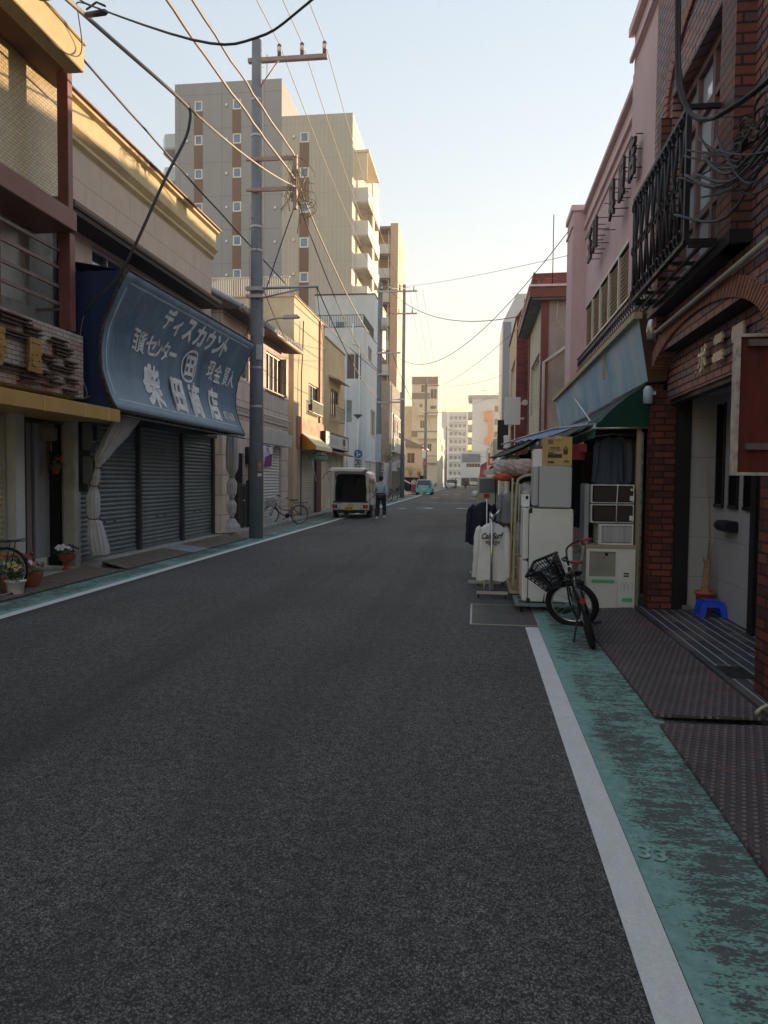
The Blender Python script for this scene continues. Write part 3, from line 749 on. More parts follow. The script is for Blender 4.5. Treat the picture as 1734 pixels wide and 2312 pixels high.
part('roof_tile', b, mat('grey_roof_tile', '7d8790', .35, .1, var=.2, vs=4, spec=.6), rf)
b = MB(); b.lathe([(.06, 0), (.06, 7.0)], (0, 0, 0), 10); b.xf(Matrix.Translation((-6.35, 19.6, 6.1)) @ Matrix.Rotation(-PI / 2, 4, 'X')); part('gutter', b, mat('brown_gutter', '5d4b3e', .5, var=.2), t)
b = MB(); b.box(-7.05, -6.95, 20.5, 21.5, .1, 2.3); part('door_recess', b, M['dark'], t)

# gate and wall lamp in front of it
t = thing('garden_gate', 'black metal gate with mail slot between curtain and utility pole', 'gate', (-6.75, 21, .1))
b = MB()
for y0, y1 in ((20.55, 20.98), (21.02, 21.45)): b.box(-6.80, -6.76, y0, y1, .15, 1.35)
part('leaf', b, M['black'], t, bevel=.006)
b = MB(); b.box(-6.83, -6.73, 20.45, 20.55, .1, 1.42); b.box(-6.83, -6.73, 21.45, 21.55, .1, 1.5); b.box(-6.81, -6.75, 20.55, 21.45, 1.36, 1.40); part('gate_post', b, mat('dark_bronze', '26252a', .45, .5), t)
b = MB(); b.box(-6.76, -6.74, 20.9, 21.1, .9, .93); part('handle', b, M['alu'], t)
t = thing('wall_lamp', 'white dome wall lamp on dark bracket behind the utility pole', 'lamp', (-6.85, 21.75, 2.2))
b = MB(); b.ball((-6.72, 21.75, 2.25), .14, .12, .2, 12, 10); part('shade', b, mat('opal_glass', 'dfe2e4', .3), t)
b = MB(); b.box(-6.9, -6.8, 21.55, 21.95, 2.0, 2.5); b.tube([(-6.84, 21.75, 2.0), (-6.84, 21.75, 1.4)], .02, 6); b.tube([(-6.84, 21.9, 2.0), (-6.84, 21.9, 1.4)], .02, 6); part('bracket', b, M['black'], t, bevel=.03)

# ================================================================ LEFT 4 and 5: tan rendered shops
M['tan'] = mat('tan_render', 'b59a78', .85, var=.15, vs=1.5, stain=('8d7a62', .5, 1.4, (1, 1, .4)), bump=.25, bs=40)
M['tan2'] = mat('peach_render', 'b8996f', .85, var=.12, vs=1.5, stain=('95805f', .45, 1.2, (1, 1, .5)), bump=.2, bs=40)
M['redp'] = mat('terracotta_panel', '8a5444', .75, var=.12, vs=2)
t = thing('tan_shop', 'tall tan rendered shop with terracotta band and narrow roller shutter', 'building', (-8.5, 30.4, 0))
w = MB(); box_walls(w, -12, -6.9, 27.5, 33.2, 0, 8.38, .2, 'x+', [(29.94, 31.9, 4.35, 5.5), (28.75, 32.3, .1, 2.7)])
part('wall', w, M['tan'], t); flat_roof(t, M['roofing'], -12, -6.9, 27.5, 33.2, 8.0)
b = MB(); b.box(-12.05, -6.85, 27.45, 33.22, 8.385, 8.45); part('coping', b, M['tan2'], t)
b = MB(); b.box(-6.9, -6.84, 27.9, 33.15, 2.75, 3.97); part('band', b, M['redp'], t)
b = MB(); b.box(-6.9, -6.83, 31.95, 32.2, 4.0, 8.38); part('pilaster', b, M['redp'], t)
window(t, 'x', -6.9, 1, 29.94, 31.9, 4.35, 5.5, M['darkwood'], None, 2, .06, .06, .05)
b = MB(); railing(b, 'x', -6.72, 29.9, 31.95, 4.2, 4.75, .12); part('window_rail', b, mat('dark_green_rail', '3c4a40', .6, .2), t)
shutter(t, 'x', -6.98, 1, 28.8, 31.3, .1, 2.7, M['shut_c'], .1)
b = MB(); b.box(-7.1, -6.85, 31.35, 32.35, .05, 2.7); part('door', b, mat('maroon_door', '3c2320', .6, var=.2), t)
b = MB(); b.tube([(-6.80, 28.3, .1), (-6.80, 28.3, 5.6), (-6.80, 28.5, 6.4), (-6.80, 28.6, 7.7)], .025, 6); part('cable', b, M['black'], t)
t = thing('small_awning', 'cream and ochre canvas awning over the narrow shop door', 'awning', (-6.5, 30.5, 2.7))
b = MB(); b.add([(-6.86, 28.7, 3.37), (-6.86, 31.5, 3.37), (-6.12, 31.1, 2.84), (-6.12, 27.95, 2.84), (-6.12, 31.1, 2.68), (-6.12, 27.95, 2.68)], [(0, 1, 2, 3), (3, 2, 4, 5)]); part('canvas', b, mat('cream_canvas', 'd9c89a', .8, var=.06), t, solid=.008)
b = MB(); b.add([(-6.86, 28.7, 3.36), (-6.13, 27.95, 2.83), (-6.13, 27.95, 2.68), (-6.86, 28.7, 2.7)], [(0, 1, 2, 3)]); part('cheek', b, mat('ochre_canvas', 'b57f24', .8, var=.08), t, solid=.008); b = MB(); b.add([(-6.86, 31.5, 3.36), (-6.13, 31.1, 2.83), (-6.13, 31.1, 2.68), (-6.86, 31.5, 2.7)], [(0, 1, 2, 3)]); part('cheek', b, bpy.data.materials['ochre_canvas'], t, solid=.008)
t = thing('roll_awning', 'furled green roller awning on two arms under the cream awning', 'awning', (-6.6, 30.3, 2.4))
b = MB(); b.tube([(-6.5, 28.9, 2.45), (-6.45, 30.0, 2.40), (-6.5, 31.3, 2.45)], [.16, .13, .16], 10); part('canvas', b, mat('green_canvas', '4e6f60', .85, var=.2, vs=4), t)
for y in (28.85, 31.4):
    b = MB(); b.tube([(-6.55, y, 2.6), (-6.25, y - .25, 1.45)], .02, 6); part('arm', b, M['alu'], t)
t = thing('peach_shop', 'peach rendered two storey shop with balcony window and faded signboard', 'building', (-8.5, 35.8, 0))
w = MB(); box_walls(w, -12, -6.9, 33.25, 38.3, 0, 7.95, .2, 'x+', [(34.6, 36.6, 4.55, 5.85), (33.6, 37.9, .1, 2.7)])
part('wall', w, M['tan2'], t); flat_roof(t, M['roofing'], -12, -6.9, 33.25, 38.3, 7.6)
b = MB(); b.box(-12.05, -6.85, 33.25, 38.35, 7.955, 8.02); part('coping', b, mat('brown_coping', '7d5f48', .7), t)
window(t, 'x', -6.9, 1, 34.6, 36.6, 4.55, 5.85, M['maroon'], None, 4, .08, .06)
b = MB(); b.prism([(-6.9, 6.32), (-6.4, 6.16), (-6.4, 6.22), (-6.9, 6.42)], 'y', 34.2, 37.2); part('hood', b, M['tan'], t)
b = MB(); railing(b, 'x', -6.6, 34.4, 36.8, 4.3, 5.0, .14)
for z in (4.5, 4.68, 4.85): b.box(-6.62, -6.58, 34.4, 36.8, z, z + .02)
b.box(-6.9, -6.58, 34.38, 34.42, 4.3, 4.36); b.box(-6.9, -6.58, 36.78, 36.82, 4.3, 4.36); part('window_rail', b, mat('pale_rust_rail', 'b5a48c', .6, .2), t)
for k in range(3): shutter(t, 'x', -6.96, 1, 33.65 + k * 1.42, 35.02 + k * 1.42, .1, 2.7, M['shut_c'], .1)
b = MB(); b.prism([(-6.9, 2.95), (-6.35, 2.72), (-6.35, 2.66), (-6.9, 2.86)], 'y', 33.4, 38.2); part('canopy', b, M['maroon'], t)
t = thing('signboard', 'long faded white signboard in black frame above the rusty canopy', 'sign', (-6.7, 35.2, 2.98))
b = MB(); b.box(-6.9, -6.66, 32.35, 38.1, 3.0, 3.62); part('board', b, mat('faded_signboard', 'b5b8ba', .6, var=.12, vs=2, stain=('8f7f80', .5, 2.5, (1, 2.5, .3))), t)
b = MB()
for q in ((32.3, 38.15, 3.62, 3.68), (32.3, 38.15, 2.95, 3.0), (32.3, 32.36, 3.0, 3.62), (38.09, 38.15, 3.0, 3.62)): b.box(-6.9, -6.64, *q)
part('frame', b, mat('sign_frame', '2c2a28', .6), t)
b = MB(); text_to(b, '越', lambda u, v, d: (-6.655 + d, 36.9 + u, 3.38 + v), width=.75, height=.36, bold=.03)
text_to(b, 'フ', lambda u, v, d: (-6.655 + d, 32.75 + u, 3.38 + v), width=.45, height=.2, bold=.03); text_to(b, 'でんき', lambda u, v, d: (-6.655 + d, 36.9 + u, 3.09 + v), width=.8, height=.09, bold=.03)
part('lettering', b, mat('sign_lettering', '23282a', .7), t)
b = MB(); text_to(b, '家電製品', lambda u, v, d: (-6.655 + d, 34.7 + u, 3.3 + v), width=2.6, height=.36, bold=.01)
part('faded_lettering', b, mat('bleached_lettering', 'a99a9c', .7), t)
# ================================================================ LEFT 6: white four storey block
M['whitew'] = mat('white_render', 'b4bbc4', .8, var=.07, vs=1.2, stain=('8d9192', .35, 1.0, (1, 1, .3)), bump=.1, bs=40)
t = thing('white_block', 'white rendered block with roof terrace railing, corner of bare side walls and shuttered ground floor', 'building', (-9, 48, 0))
w = MB(); box_walls(w, -11, -6.9, 45, 51.6, 0, 10.75, .2, 'x+', [(46.6, 48.2, 9.0, 9.95), (47.9, 50.0, 4.4, 6.1), (45.9, 51.2, .1, 2.68)],
                    [(-8.02, -6.98, 7.62, 9.2), (-8.12, -7.62, 5.0, 6.38), (-9.9, -7.9, .1, 2.66)])
part('wall', w, M['whitew'], t); flat_roof(t, M['roofing'], -11, -6.9, 45, 51.6, 10.5)
w = MB(); box_walls(w, -11, -6.95, 49.7, 56, 10.5, 13.9, .2, 'x+', [], [(-9.6, -9.0, 10.5, 12.1)]); part('upper_wall', w, M['whitew'], t); flat_roof(t, M['roofing'], -11, -6.95, 49.7, 56, 13.7)
b = MB(); b.box(-11.05, -6.9, 49.65, 56, 13.9, 13.97); part('coping', b, M['black'], t)
b = MB(); b.box(-9.6, -9.0, 49.75, 49.8, 10.5, 12.1); part('roof_door', b, mat('grey_blue_door', '56616c', .6), t)
b = MB(); railing(b, 'y', 45.2, -10.8, -7.0, 10.78, 11.55, .14, .014); railing(b, 'x', -7.0, 45.2, 49.6, 10.78, 11.55, .14, .014); part('terrace_railing', b, mat('dark_green_railing', '363c3a', .6, .2), t)
window(t, 'x', -6.9, 1, 46.6, 48.2, 9.0, 9.95, M['alu'], None, 2)
window(t, 'x', -6.9, 1, 47.9, 50.0, 4.4, 6.1, M['alu'], None, 2, sill=.05)
window(t, 'y', 45, -1, -8.02, -6.98, 7.62, 9.2, M['alu'], glass_mat('brown_shutter_glass', '3b3238', .4, .4, .1), 2)
window(t, 'y', 45, -1, -8.12, -7.62, 5.0, 6.38, M['alu'], glass_mat('curtain_glass', '5e6f70', .3, .5, .3), 1)
shutter(t, 'y', 45.08, -1, -9.85, -7.95, .1, 2.66, M['shut_c'], .1)
shutter(t, 'x', -6.98, 1, 45.95, 48.2, .1, 2.68, M['shut_c'], .1); shutter(t, 'x', -6.98, 1, 48.3, 51.1, .1, 2.68, M['shut_c'], .1)
b = MB(); b.tube([(-7.6, 44.93, 11.0), (-7.6, 44.93, 9.75), (-7.2, 44.93, 9.7), (-7.2, 44.93, .1)], .05, 8); b.tube([(-8.0, 44.93, 7.2), (-8.0, 44.93, .2)], .03, 6); part('pipe', b, M['white'], t)

# ---------------- LEFT 7: tall grey and beige apartment block behind
M['greyp'] = mat('grey_ribbed_panel', '6a6c72', .6, var=.04, vs=.3, facade=(3.6, 2.745, .35, .03, 0.), spec=.3, stain=('5c6066', .35, .5, (1.5, 1, .12)))
M['beigep'] = mat('beige_ribbed_panel', '8d8780', .6, var=.04, vs=.3, facade=(.35, 2.745, .25, .02, 0.), spec=.3, stain=('7a766c', .3, .5, (1.5, 1, .12)))
M['brownp'] = mat('brown_spandrel', '4f3c33', .6, var=.06, vs=1)
M['creamw'] = mat('cream_tile_wall', 'c0b196', .7, var=.06, vs=.6)
M['balc'] = mat('balcony_panel', 'a9abab', .5, var=.05)
t = thing('apartment_tower', 'eleven storey apartment block of grey and beige ribbed walls with balconies toward the street', 'apartment block', (-18, 64, 0))
w = MB(); HG = []
for k in range(9):
    z = 31.65 - 2.745 * k
    HG += [(-23.52, -22.86, z, z + .82), (-20.25, -19.56, z, z + .82)]
w.facade('y', 60, 60.25, -25.2, -16.15, 0, 33.9, HG); w.facade('x', -16.15, -16.4, 60.25, 67, 30.5, 33.9); w.facade('x', -25.2, -24.95, 60.25, 67, 0, 33.9); w.box(-24.95, -16.4, 60.4, 67, 33.3, 33.6)
part('grey_wall', w, M['greyp'], t)
for k in range(9):
    z = 31.65 - 2.745 * k
    for x0 in (-23.52, -20.25):
        window(t, 'y', 60, -1, x0, x0 + (.66 if x0 < -22 else .69), z, z + .82, M['white'], M['glass_b'], 1, .09, .08, rec=.02)
for k in range(9):
    z = 31.65 - 2.745 * k
    for x0 in (-23.56, -20.29):
        b = MB(); b.box(x0, x0 + .74, 59.97, 60.0, z - 1.9, z - .02); part('spandrel_panel', b, M['brownp'], t)
HB_ = None
w = MB(); HB = [(-14.62, -13.9, 28.75 - 2.8 * k, 29.57 - 2.8 * k) for k in range(9)]
w.facade('y', 60.02, 60.25, -16.15, -10.3, 0, 30.9, HB); part('beige_wall', w, M['beigep'], t)
for q in HB: window(t, 'y', 60.02, -1, q[0], q[1], q[2], q[3], M['white'], M['glass_b'], 1, .09, .08, rec=.02)
for q in HB:
    b = MB(); b.box(q[0] - .03, q[1] + .03, 59.985, 60.02, q[2] - 1.95, q[2] - .02); part('spandrel_panel', b, M['brownp'], t)
for k in range(8):
    z = 31.9 - 2.745 * k
    for x in (-24.2, -20.85, -16.75, -15.2):
        z_ = z - (8.4 if -17 < x < -16 else 2.8 if x > -16 else 0)
        b = MB(); b.box(x, x + .16, 59.88, 60.02, z_, z_ + .2); part('vent_hood', b, M['alu'], t)
w = MB(); w.facade('x', -10.3, -10.5, 60.25, 76, 0, 30.9, [(62.3, 64.7, 2.7 + 2.67 * k, 4.7 + 2.67 * k) for k in range(9)] + [(65.3, 67.6, 2.7 + 2.67 * k, 4.7 + 2.67 * k) for k in range(9)])
w.box(-16.4, -10.5, 60.4, 76, 30.3, 30.6); part('street_wall', w, M['creamw'], t)
for k in range(9):
    z0 = 2.94 + 2.67 * k
    b = MB(); b.box(-10.3, -9.15, 61.2, 68.2, z0 - .15, z0); bl = part('balcony', b, M['conc'], t)
    p_ = MB(); p_.box(-10.3, -9.2, 61.2, 61.25, z0, z0 + 1.15); p_.box(-9.2, -9.15, 61.2, 63.6, z0 + .03, z0 + 1.15); p_.box(-9.2, -9.15, 64.7, 68.2, z0 + .03, z0 + 1.15)
    part('balcony_front', p_, M['balc'], bl)
    c_ = MB(); c_.box(-9.25, -9.12, 63.6, 64.7, z0 - .3, z0 + 2.5); part('column', c_, M['creamw'], bl)
    for y0 in (62.3, 65.3):
        window(t, 'x', -10.3, 1, y0, y0 + 2.35, z0 - .22, z0 + 1.76, M['alu'], None, 2)
b = MB(); b.box(-10.3, -9.1, 61.0, 67.5, 28.2, 28.4); b.box(-10.3, -9.25, 61.1, 61.2, 26.0, 28.2); part('top_canopy', b, M['creamw'], t)
for k in range(7):
    z0 = 29.2 - 2.745 * k
    b = MB(); b.prism([(-25.2, 61.2), (-26.6, 61.2), (-27.1, 62.0), (-27.1, 66), (-25.2, 66)], 'z', z0, z0 + .18); bl = part('side_balcony', b, M['conc'], t)
    p_ = MB(); p_.add([(-25.2, 61.2, z0 + .18), (-26.6, 61.2, z0 + .18), (-27.1, 62, z0 + .18), (-27.1, 66, z0 + .18)] + [(-25.2, 61.2, z0 + 1.3), (-26.6, 61.2, z0 + 1.3), (-27.1, 62, z0 + 1.3), (-27.1, 66, z0 + 1.3)], [(0, 1, 5, 4), (1, 2, 6, 5), (2, 3, 7, 6)])
    part('balcony_glass', p_, mat('frosted_balcony_glass', '9aa9b5', .25, var=.05) if k == 0 else bpy.data.materials['frosted_balcony_glass'], bl, solid=.02)
b = MB()
for x in (-17.6, -17.5): b.tube([(x, 60.6, 33.6), (x, 60.6, 36.2)], .03, 5)
b.tube([(-18.6, 60.6, 33.6), (-18.6, 60.6, 35.2), (-17.8, 60.6, 35.2)], .025, 5)
part('antenna', b, M['alu'], t)

# low building with slatted terrace screen and red band in front of the tower
t = thing('terrace_building', 'low building with white slatted terrace screen above a red band in front of the tower', 'building', (-15, 50, 0))
b = MB(); b.box(-20, -12.2, 47.5, 56, 0, 13.3); part('wall', b, M['redp'], t)
b = MB(); b.box(-20.05, -12.15, 47.42, 47.5, 12.4, 13.3); part('band', b, mat('dark_red_band', '6a2c2a', .6), t)
b = MB()
for k in range(52): b.box(-20 + k * .15, -19.93 + k * .15, 47.5, 47.54, 13.3, 14.55)
b.box(-20, -12.2, 47.46, 47.56, 14.55, 14.65)
part('slat_screen', b, mat('pale_slats', 'a9a49a', .6), t)

# ---------------- LEFT 8: second tall block
M['brownt'] = mat('pinkish_brown_tile', 'a07f68', .7, var=.06, vs=.8, facade=(.6, .3, .3, .02))
t = thing('brown_tower', 'tall brown tiled apartment block with open balconies and blank street side', 'apartment block', (-11, 86, 0))
w = MB(); w.facade('x', -9.0, -9.2, 82.7, 91.5, 0, 29.8, [(84 + 2.6 * (k % 2), 84.25 + 2.6 * (k % 2), 3.0 + 2.9 * (k // 2), 4.2 + 2.9 * (k // 2)) for k in range(18)]); w.box(-20, -9.2, 84.5, 91.5, 0, 29.3); w.box(-9.85, -9.2, 82.7, 84.5, 0, 29.8)
part('wall', w, M['brownt'], t)
for k in range(18):
    y0, z0 = 84 + 2.6 * (k % 2), 3.0 + 2.9 * (k // 2)
    p_ = MB(); p_.box(-9.1, -9.12, y0, y0 + .25, z0, z0 + 1.2); part('window', p_, M['glass'], t)
for k in range(10):
    z0 = 2.6 + 2.66 * k
    b = MB(); b.box(-13, -9.85, 82.9, 84.5, z0 - .18, z0); bl = part('balcony', b, M['brownp'], t)
    p_ = MB(); p_.box(-13, -9.95, 82.9, 82.95, z0 + .05, z0 + 1.1); part('balcony_front', p_, M['balc'], bl)
    p_ = MB(); p_.tube([(-10.1, 83.0, z0), (-10.1, 83.0, z0 + 2.5)], .05, 6); part('pipe', p_, M['white'], bl)
b = MB(); b.box(-13, -9.85, 82.7, 84.5, 29.2, 29.5); part('roof', b, M['brownp'], t)

# ---------------- narrow grey concrete building with rails, then cream house
t = thing('grey_workshop', 'grey concrete building with blank near wall, white slatted rails and an air conditioner', 'building', (-9, 63, 0))
w = MB(); box_walls(w, -12, -6.9, 58.6, 67, 0, 9.3, .2, 'x+', [(59.2, 61.5, 4.0, 7.0), (62.2, 66.6, 4.0, 7.0), (59.2, 66.6, .1, 2.9)]); part('wall', w, mat('grey_mortar', '6d6c6b', .9, var=.2, vs=1.2, stain=('514f4c', .5, 1.5)), t); flat_roof(t, M['roofing'], -12, -6.9, 58.6, 67, 9.1)
window(t, 'x', -6.9, 1, 59.2, 61.5, 4.0, 7.0, M['alu'], None, 4); window(t, 'x', -6.9, 1, 62.2, 66.6, 4.0, 7.0, M['alu'], None, 6, hbars=(5.5,))
b = MB(); b.box(-6.9, -6.5, 59, 67, 3.75, 3.85); railing(b, 'x', -6.5, 59, 67, 3.85, 4.9, .3, .02); railing(b, 'x', -6.6, 62, 67, 5.5, 6.6, .3, .02); part('slat_rail', b, M['white'], t)
b = MB(); b.box(-6.95, -6.6, 66.8, 67.2, 0, 9.4); part('corner_post', b, M['creamw'], t)
b = MB(); b.box(-7.1, -7.0, 59.2, 66.6, 0, 2.9); part('shop_front', b, mat('dim_shop_front', '4b4943', .8, var=.5, vs=2.2), t)
b = MB(); b.tube([(-6.82, 59.0, .1), (-6.82, 59.0, 9.0)], .06, 8); part('downpipe', b, M['pvc'], t)
b = MB(); b.box(-6.9, -6.3, 63.4, 65.8, 2.55, 3.15); part('blank_sign', b, M['white'], t)
t = thing('air_conditioner', 'white outdoor air conditioner on the grey building', 'air conditioner', (-6.6, 60.6, 2.2))
b = MB(); b.box(-6.88, -6.5, 60.1, 61.1, 2.2, 2.95); part('case', b, M['white'], t, bevel=.02)
b = MB(); b.lathe([(.30, -.01), (.30, .02)], (-6.5, 60.5, 2.58), 20, 'x'); part('grille', b, M['black'], t)

def simple_house(name, label, cat, x0, x1, y0, y1, h, m, street, hs=(), hf=(), fm=None, gm=None, nn=2, roofm=None, group=None, coping=True):
    t = thing(name, label, cat, ((x0 + x1) / 2, (y0 + y1) / 2, 0), group)
    w = MB(); box_walls(w, x0, x1, y0, y1, 0, h, .2, street, hs, hf); part('wall', w, m, t)
    flat_roof(t, M['roofing'], x0, x1, y0, y1, h - .25)
    if coping:
        b = MB(); b.box(x0 - .04, x1 + .04, y0 - .04, y1 + .04, h + .003, h + .07); part('coping', b, roofm or M['conc'], t)
    c, s = (x1, 1) if street == 'x+' else (x0, -1)
    for q in hs: window(t, 'x', c, s, q[0], q[1], q[2], q[3], fm or M['alu'], gm, nn)
    for q in hf: window(t, 'y', y0, -1, q[0], q[1], q[2], q[3], fm or M['alu'], gm, nn)
    return t
M['cream'] = mat('cream_render', 'c4b79b', .8, var=.08, vs=1, stain=('a4977c', .4, 1.3, (1, 1, .3)))
t = simple_house('cream_house', 'cream house with sloping grey roof end and square window facing the camera', 'house', -12, -7.0, 96, 104, 5.9, M['cream'], 'x+', [(97, 99, 3, 4.6)], [(-9.0, -8.0, 3.6, 4.95)], coping=False)
b = MB(); b.prism([(-12.4, 6.2), (-6.7, 5.55), (-6.7, 5.7), (-9.9, 7.1), (-12.4, 7.1)], 'y', 95.6, 104.3); part('roof', b, mat('grey_slate_roof', '5b5c60', .6, var=.15, vs=4), t)
t = thing('stepped_flats', 'cream stepped apartment building with brown top storeys, sunlit along the street', 'apartment block', (-9, 117, 0))
w = MB(); box_walls(w, -9.85, -5.95, 112, 124, 0, 16.9, .2, 'x+', [], [(-8.5, -7.6, 14.6, 15.7), (-8.6, -7.9, 9.2, 10.4), (-8.5, -7.8, 5.7, 6.9), (-7.5, -6.8, 5.7, 6.9), (-8.7, -8.2, 12.3, 12.9), (-7.1, -6.1, 13.6, 15.1), (-7.1, -6.1, 11.2, 12.6)]); part('wall', w, M['cream'], t); flat_roof(t, M['roofing'], -9.85, -5.95, 112, 124, 16.7)
for q in ((-8.5, -7.6, 14.6, 15.7), (-8.6, -7.9, 9.2, 10.4), (-8.5, -7.8, 5.7, 6.9), (-7.5, -6.8, 5.7, 6.9), (-8.7, -8.2, 12.3, 12.9), (-7.1, -6.1, 13.6, 15.1), (-7.1, -6.1, 11.2, 12.6)):
    window(t, 'y', 112, -1, *q, M['alu'], None, 2)
for q in ((-9.87, -7.17, 13.6, 14.5), (-9.87, -5.93, 15.8, 16.92), (-9.87, -5.93, 7.9, 8.8), (-9.87, -5.93, 4.4, 5.1)):
    b = MB(); b.box(q[0], q[1], 111.94, 112, q[2], q[3]); part('brown_band', b, bpy.data.materials.get('grey_brown_band') or mat('grey_brown_band', '6e5f56', .7), t)
b = MB(); b.box(-11.2, -9.9, 113, 122, 0, 12.6); part('rear_wing', b, mat('ochre_cream_wall', 'b8a178', .8), t)
b = MB()
for z in (4.0, 7.6, 11.1): b.box(-8.9, -5.9, 111.3, 112, z, z + .12); b.box(-8.9, -5.9, 111.3, 111.36, z + .12, z + .95)
part('balcony', b, M['cream'], t)
rng = random.Random(11)
FH = 'far houses on the left'
yy = 126
M['fp'] = [mat('far_render_a', 'b9b2a6', .8, var=.1), mat('far_render_b', 'a59a8a', .8, var=.1), mat('far_render_c', '8e9296', .8, var=.1), mat('far_render_d', 'b4a08c', .8, var=.1)]
for k, (w_, h, lb) in enumerate(((9, 10.5, 'grey white building just past the stepped flats'), (10, 8.0, 'brownish three storey house far down the left side'), (8, 9.5, 'bluish grey building far down the left side'), (10, 6.8, 'tan low house near the end of the street on the left'))):
    hs = [(yy + 1 + 2.6 * i, yy + 2.6 + 2.6 * i, 3.4 + 2.8 * j, 4.8 + 2.8 * j) for i in range(3) for j in range(int((h - 3.4) // 2.8))]
    simple_house('town_house', lb, 'house', -14, -6.1 - .25 * k, yy, yy + w_, h, M['fp'][k], 'x+', hs, [(-7.9, -6.9, 3.5, 4.9)], group=FH)
    yy += w_ + .3

# ---------------- end of the street and far towers
M['farw'] = mat('pale_far_tower', 'a5abb0', .7, var=.05); M['farw2'] = mat('white_far_block', 'b4b5b6', .7, var=.05)
t = thing('white_tower', 'distant pale apartment tower with rows of balconies beyond the street end', 'apartment block', (-8, 256, 0))
w = MB(); HF = []
for j in range(8):
    for i in range(4): HF.append((-9.1 + 1.45 * i, -8.2 + 1.45 * i, 2.2 + 2.65 * j, 4.0 + 2.65 * j))
w.facade('y', 250, 250.4, -12.3, -3.3, 0, 24, HF); w.box(-12.3, -3.3, 250.6, 262, 0, 23.9); part('wall', w, M['farw'], t)
b = MB(); b.box(-12, -3.6, 250.42, 250.5, 1, 23.5); part('glazing', b, mat('far_glazing', '59656c', .4, spec=.5), t)
for j in range(8):
    b = MB(); b.box(-9.4, -3.5, 249.3, 250, 2.0 + 2.65 * j, 2.95 + 2.65 * j); part('balcony', b, M['balc'], t)
b = MB(); b.box(-10.1, -9.4, 249.2, 250, 0, 23.8); b.box(-3.6, -3.0, 249.2, 250, 0, 23.8); part('column', b, M['white'], t)
t = thing('far_white_flats', 'distant white apartment block with orange balcony panels at street end', 'apartment block', (2, 210, 0))
w = MB(); w.facade('y', 205, 205.3, -1.45, 8, 0, 23.6); w.box(-1.45, 8, 205.4, 218, 0, 23.5); part('wall', w, M['farw2'], t)
b = MB(); b.box(-2.6, 8, 204.6, 219, 23.6, 24.5); part('roof_slab', b, M['conc'], t)
for z in (4.5, 8, 11.5, 15, 18.5):
    b = MB(); b.box(-2.6, -1.45, 206, 215, z, z + 1.6); part('side_balcony', b, M['conc'], t)
for z0, z1 in ((17.6, 20.2), (11.5, 13.0), (6.5, 9.0)):
    b = MB(); b.box(1.8, 4.1, 203.6, 205, z0, z1); part('orange_panel', b, mat('orange_panel', 'c4683c', .6) if 'orange_panel' not in bpy.data.materials else bpy.data.materials['orange_panel'], t)
b = MB(); b.box(2.9, 4.1, 203.8, 205, 13.0, 17.6); part('orange_column', b, bpy.data.materials['orange_panel'], t)
for z in (6, 9.5, 13, 16.5, 20):
    b = MB(); b.box(4.6, 7.5, 204.9, 205, z, z + 1.6); part('window', b, M['glass'], t)
b = MB(); b.tube([(1.9, 206, 24.5), (1.9, 206, 27.2)], .05, 5); b.tube([(.8, 206, 25.9), (3.2, 206, 25.9)], .04, 5); part('antenna', b, M['conc_d'], t)
t = simple_house('street_end_building', 'low white building with grey louvred upper wall closing the street', 'building', -3.7, 4, 170, 182, 7.7, M['farw2'], 'x-', [], [(-2.4, .8, 4.3, 5.2)], nn=5)
b = MB()
for k in range(9): b.box(-3.4, .8, 169.85, 169.95, 5.45 + k * .22, 5.62 + k * .22)
part('louvre', b, mat('blue_grey_louvre', '5b656f', .6), t)
b = MB(); b.box(-3.4, .8, 169.9, 169.98, .1, 1.9); part('dark_entry', b, M['glass'], t)

# ================================================================ RIGHT 1: brick building
M['brick'] = brick_mat('dark_red_brick', '82544a', '694844', '1b1615', .235, .078, .011, .9, .6, .28, c3='574e58')
M['brickp'] = brick_mat('red_brick', '5e2c23', '48221d', '1f0f0e', .235, .078, .010, .9, .6, .28, c3='32191a')
M['stone'] = mat('grey_stone_slab', '85858a', .7, var=.07, vs=2, bump=.12, bs=90, facade=(40., .47, .55, .004), stain=('76767a', .4, 3))
t = thing('brick_building', 'dark red brick building with arched entrance recess and tall arched window', 'building', (5, 3, 0))
w = MB(); w.facade('x', 2.05, 2.22, -6, 9.35, 3.05, 10.6, [(6.42, 8.55, 3.72, 5.75)])
w.facade('x', 2.22, 2.42, -6, 9.35, 2.55, 3.5); w.box(2.3, 9, -6, 9.3, 3.3, 3.5); w.box(4, 9, -6, 9.2, 0, 10.5); w.facade('y', 9.15, 9.35, 2.22, 4, 2.6, 10.6)
part('wall', w, M['brick'], t)
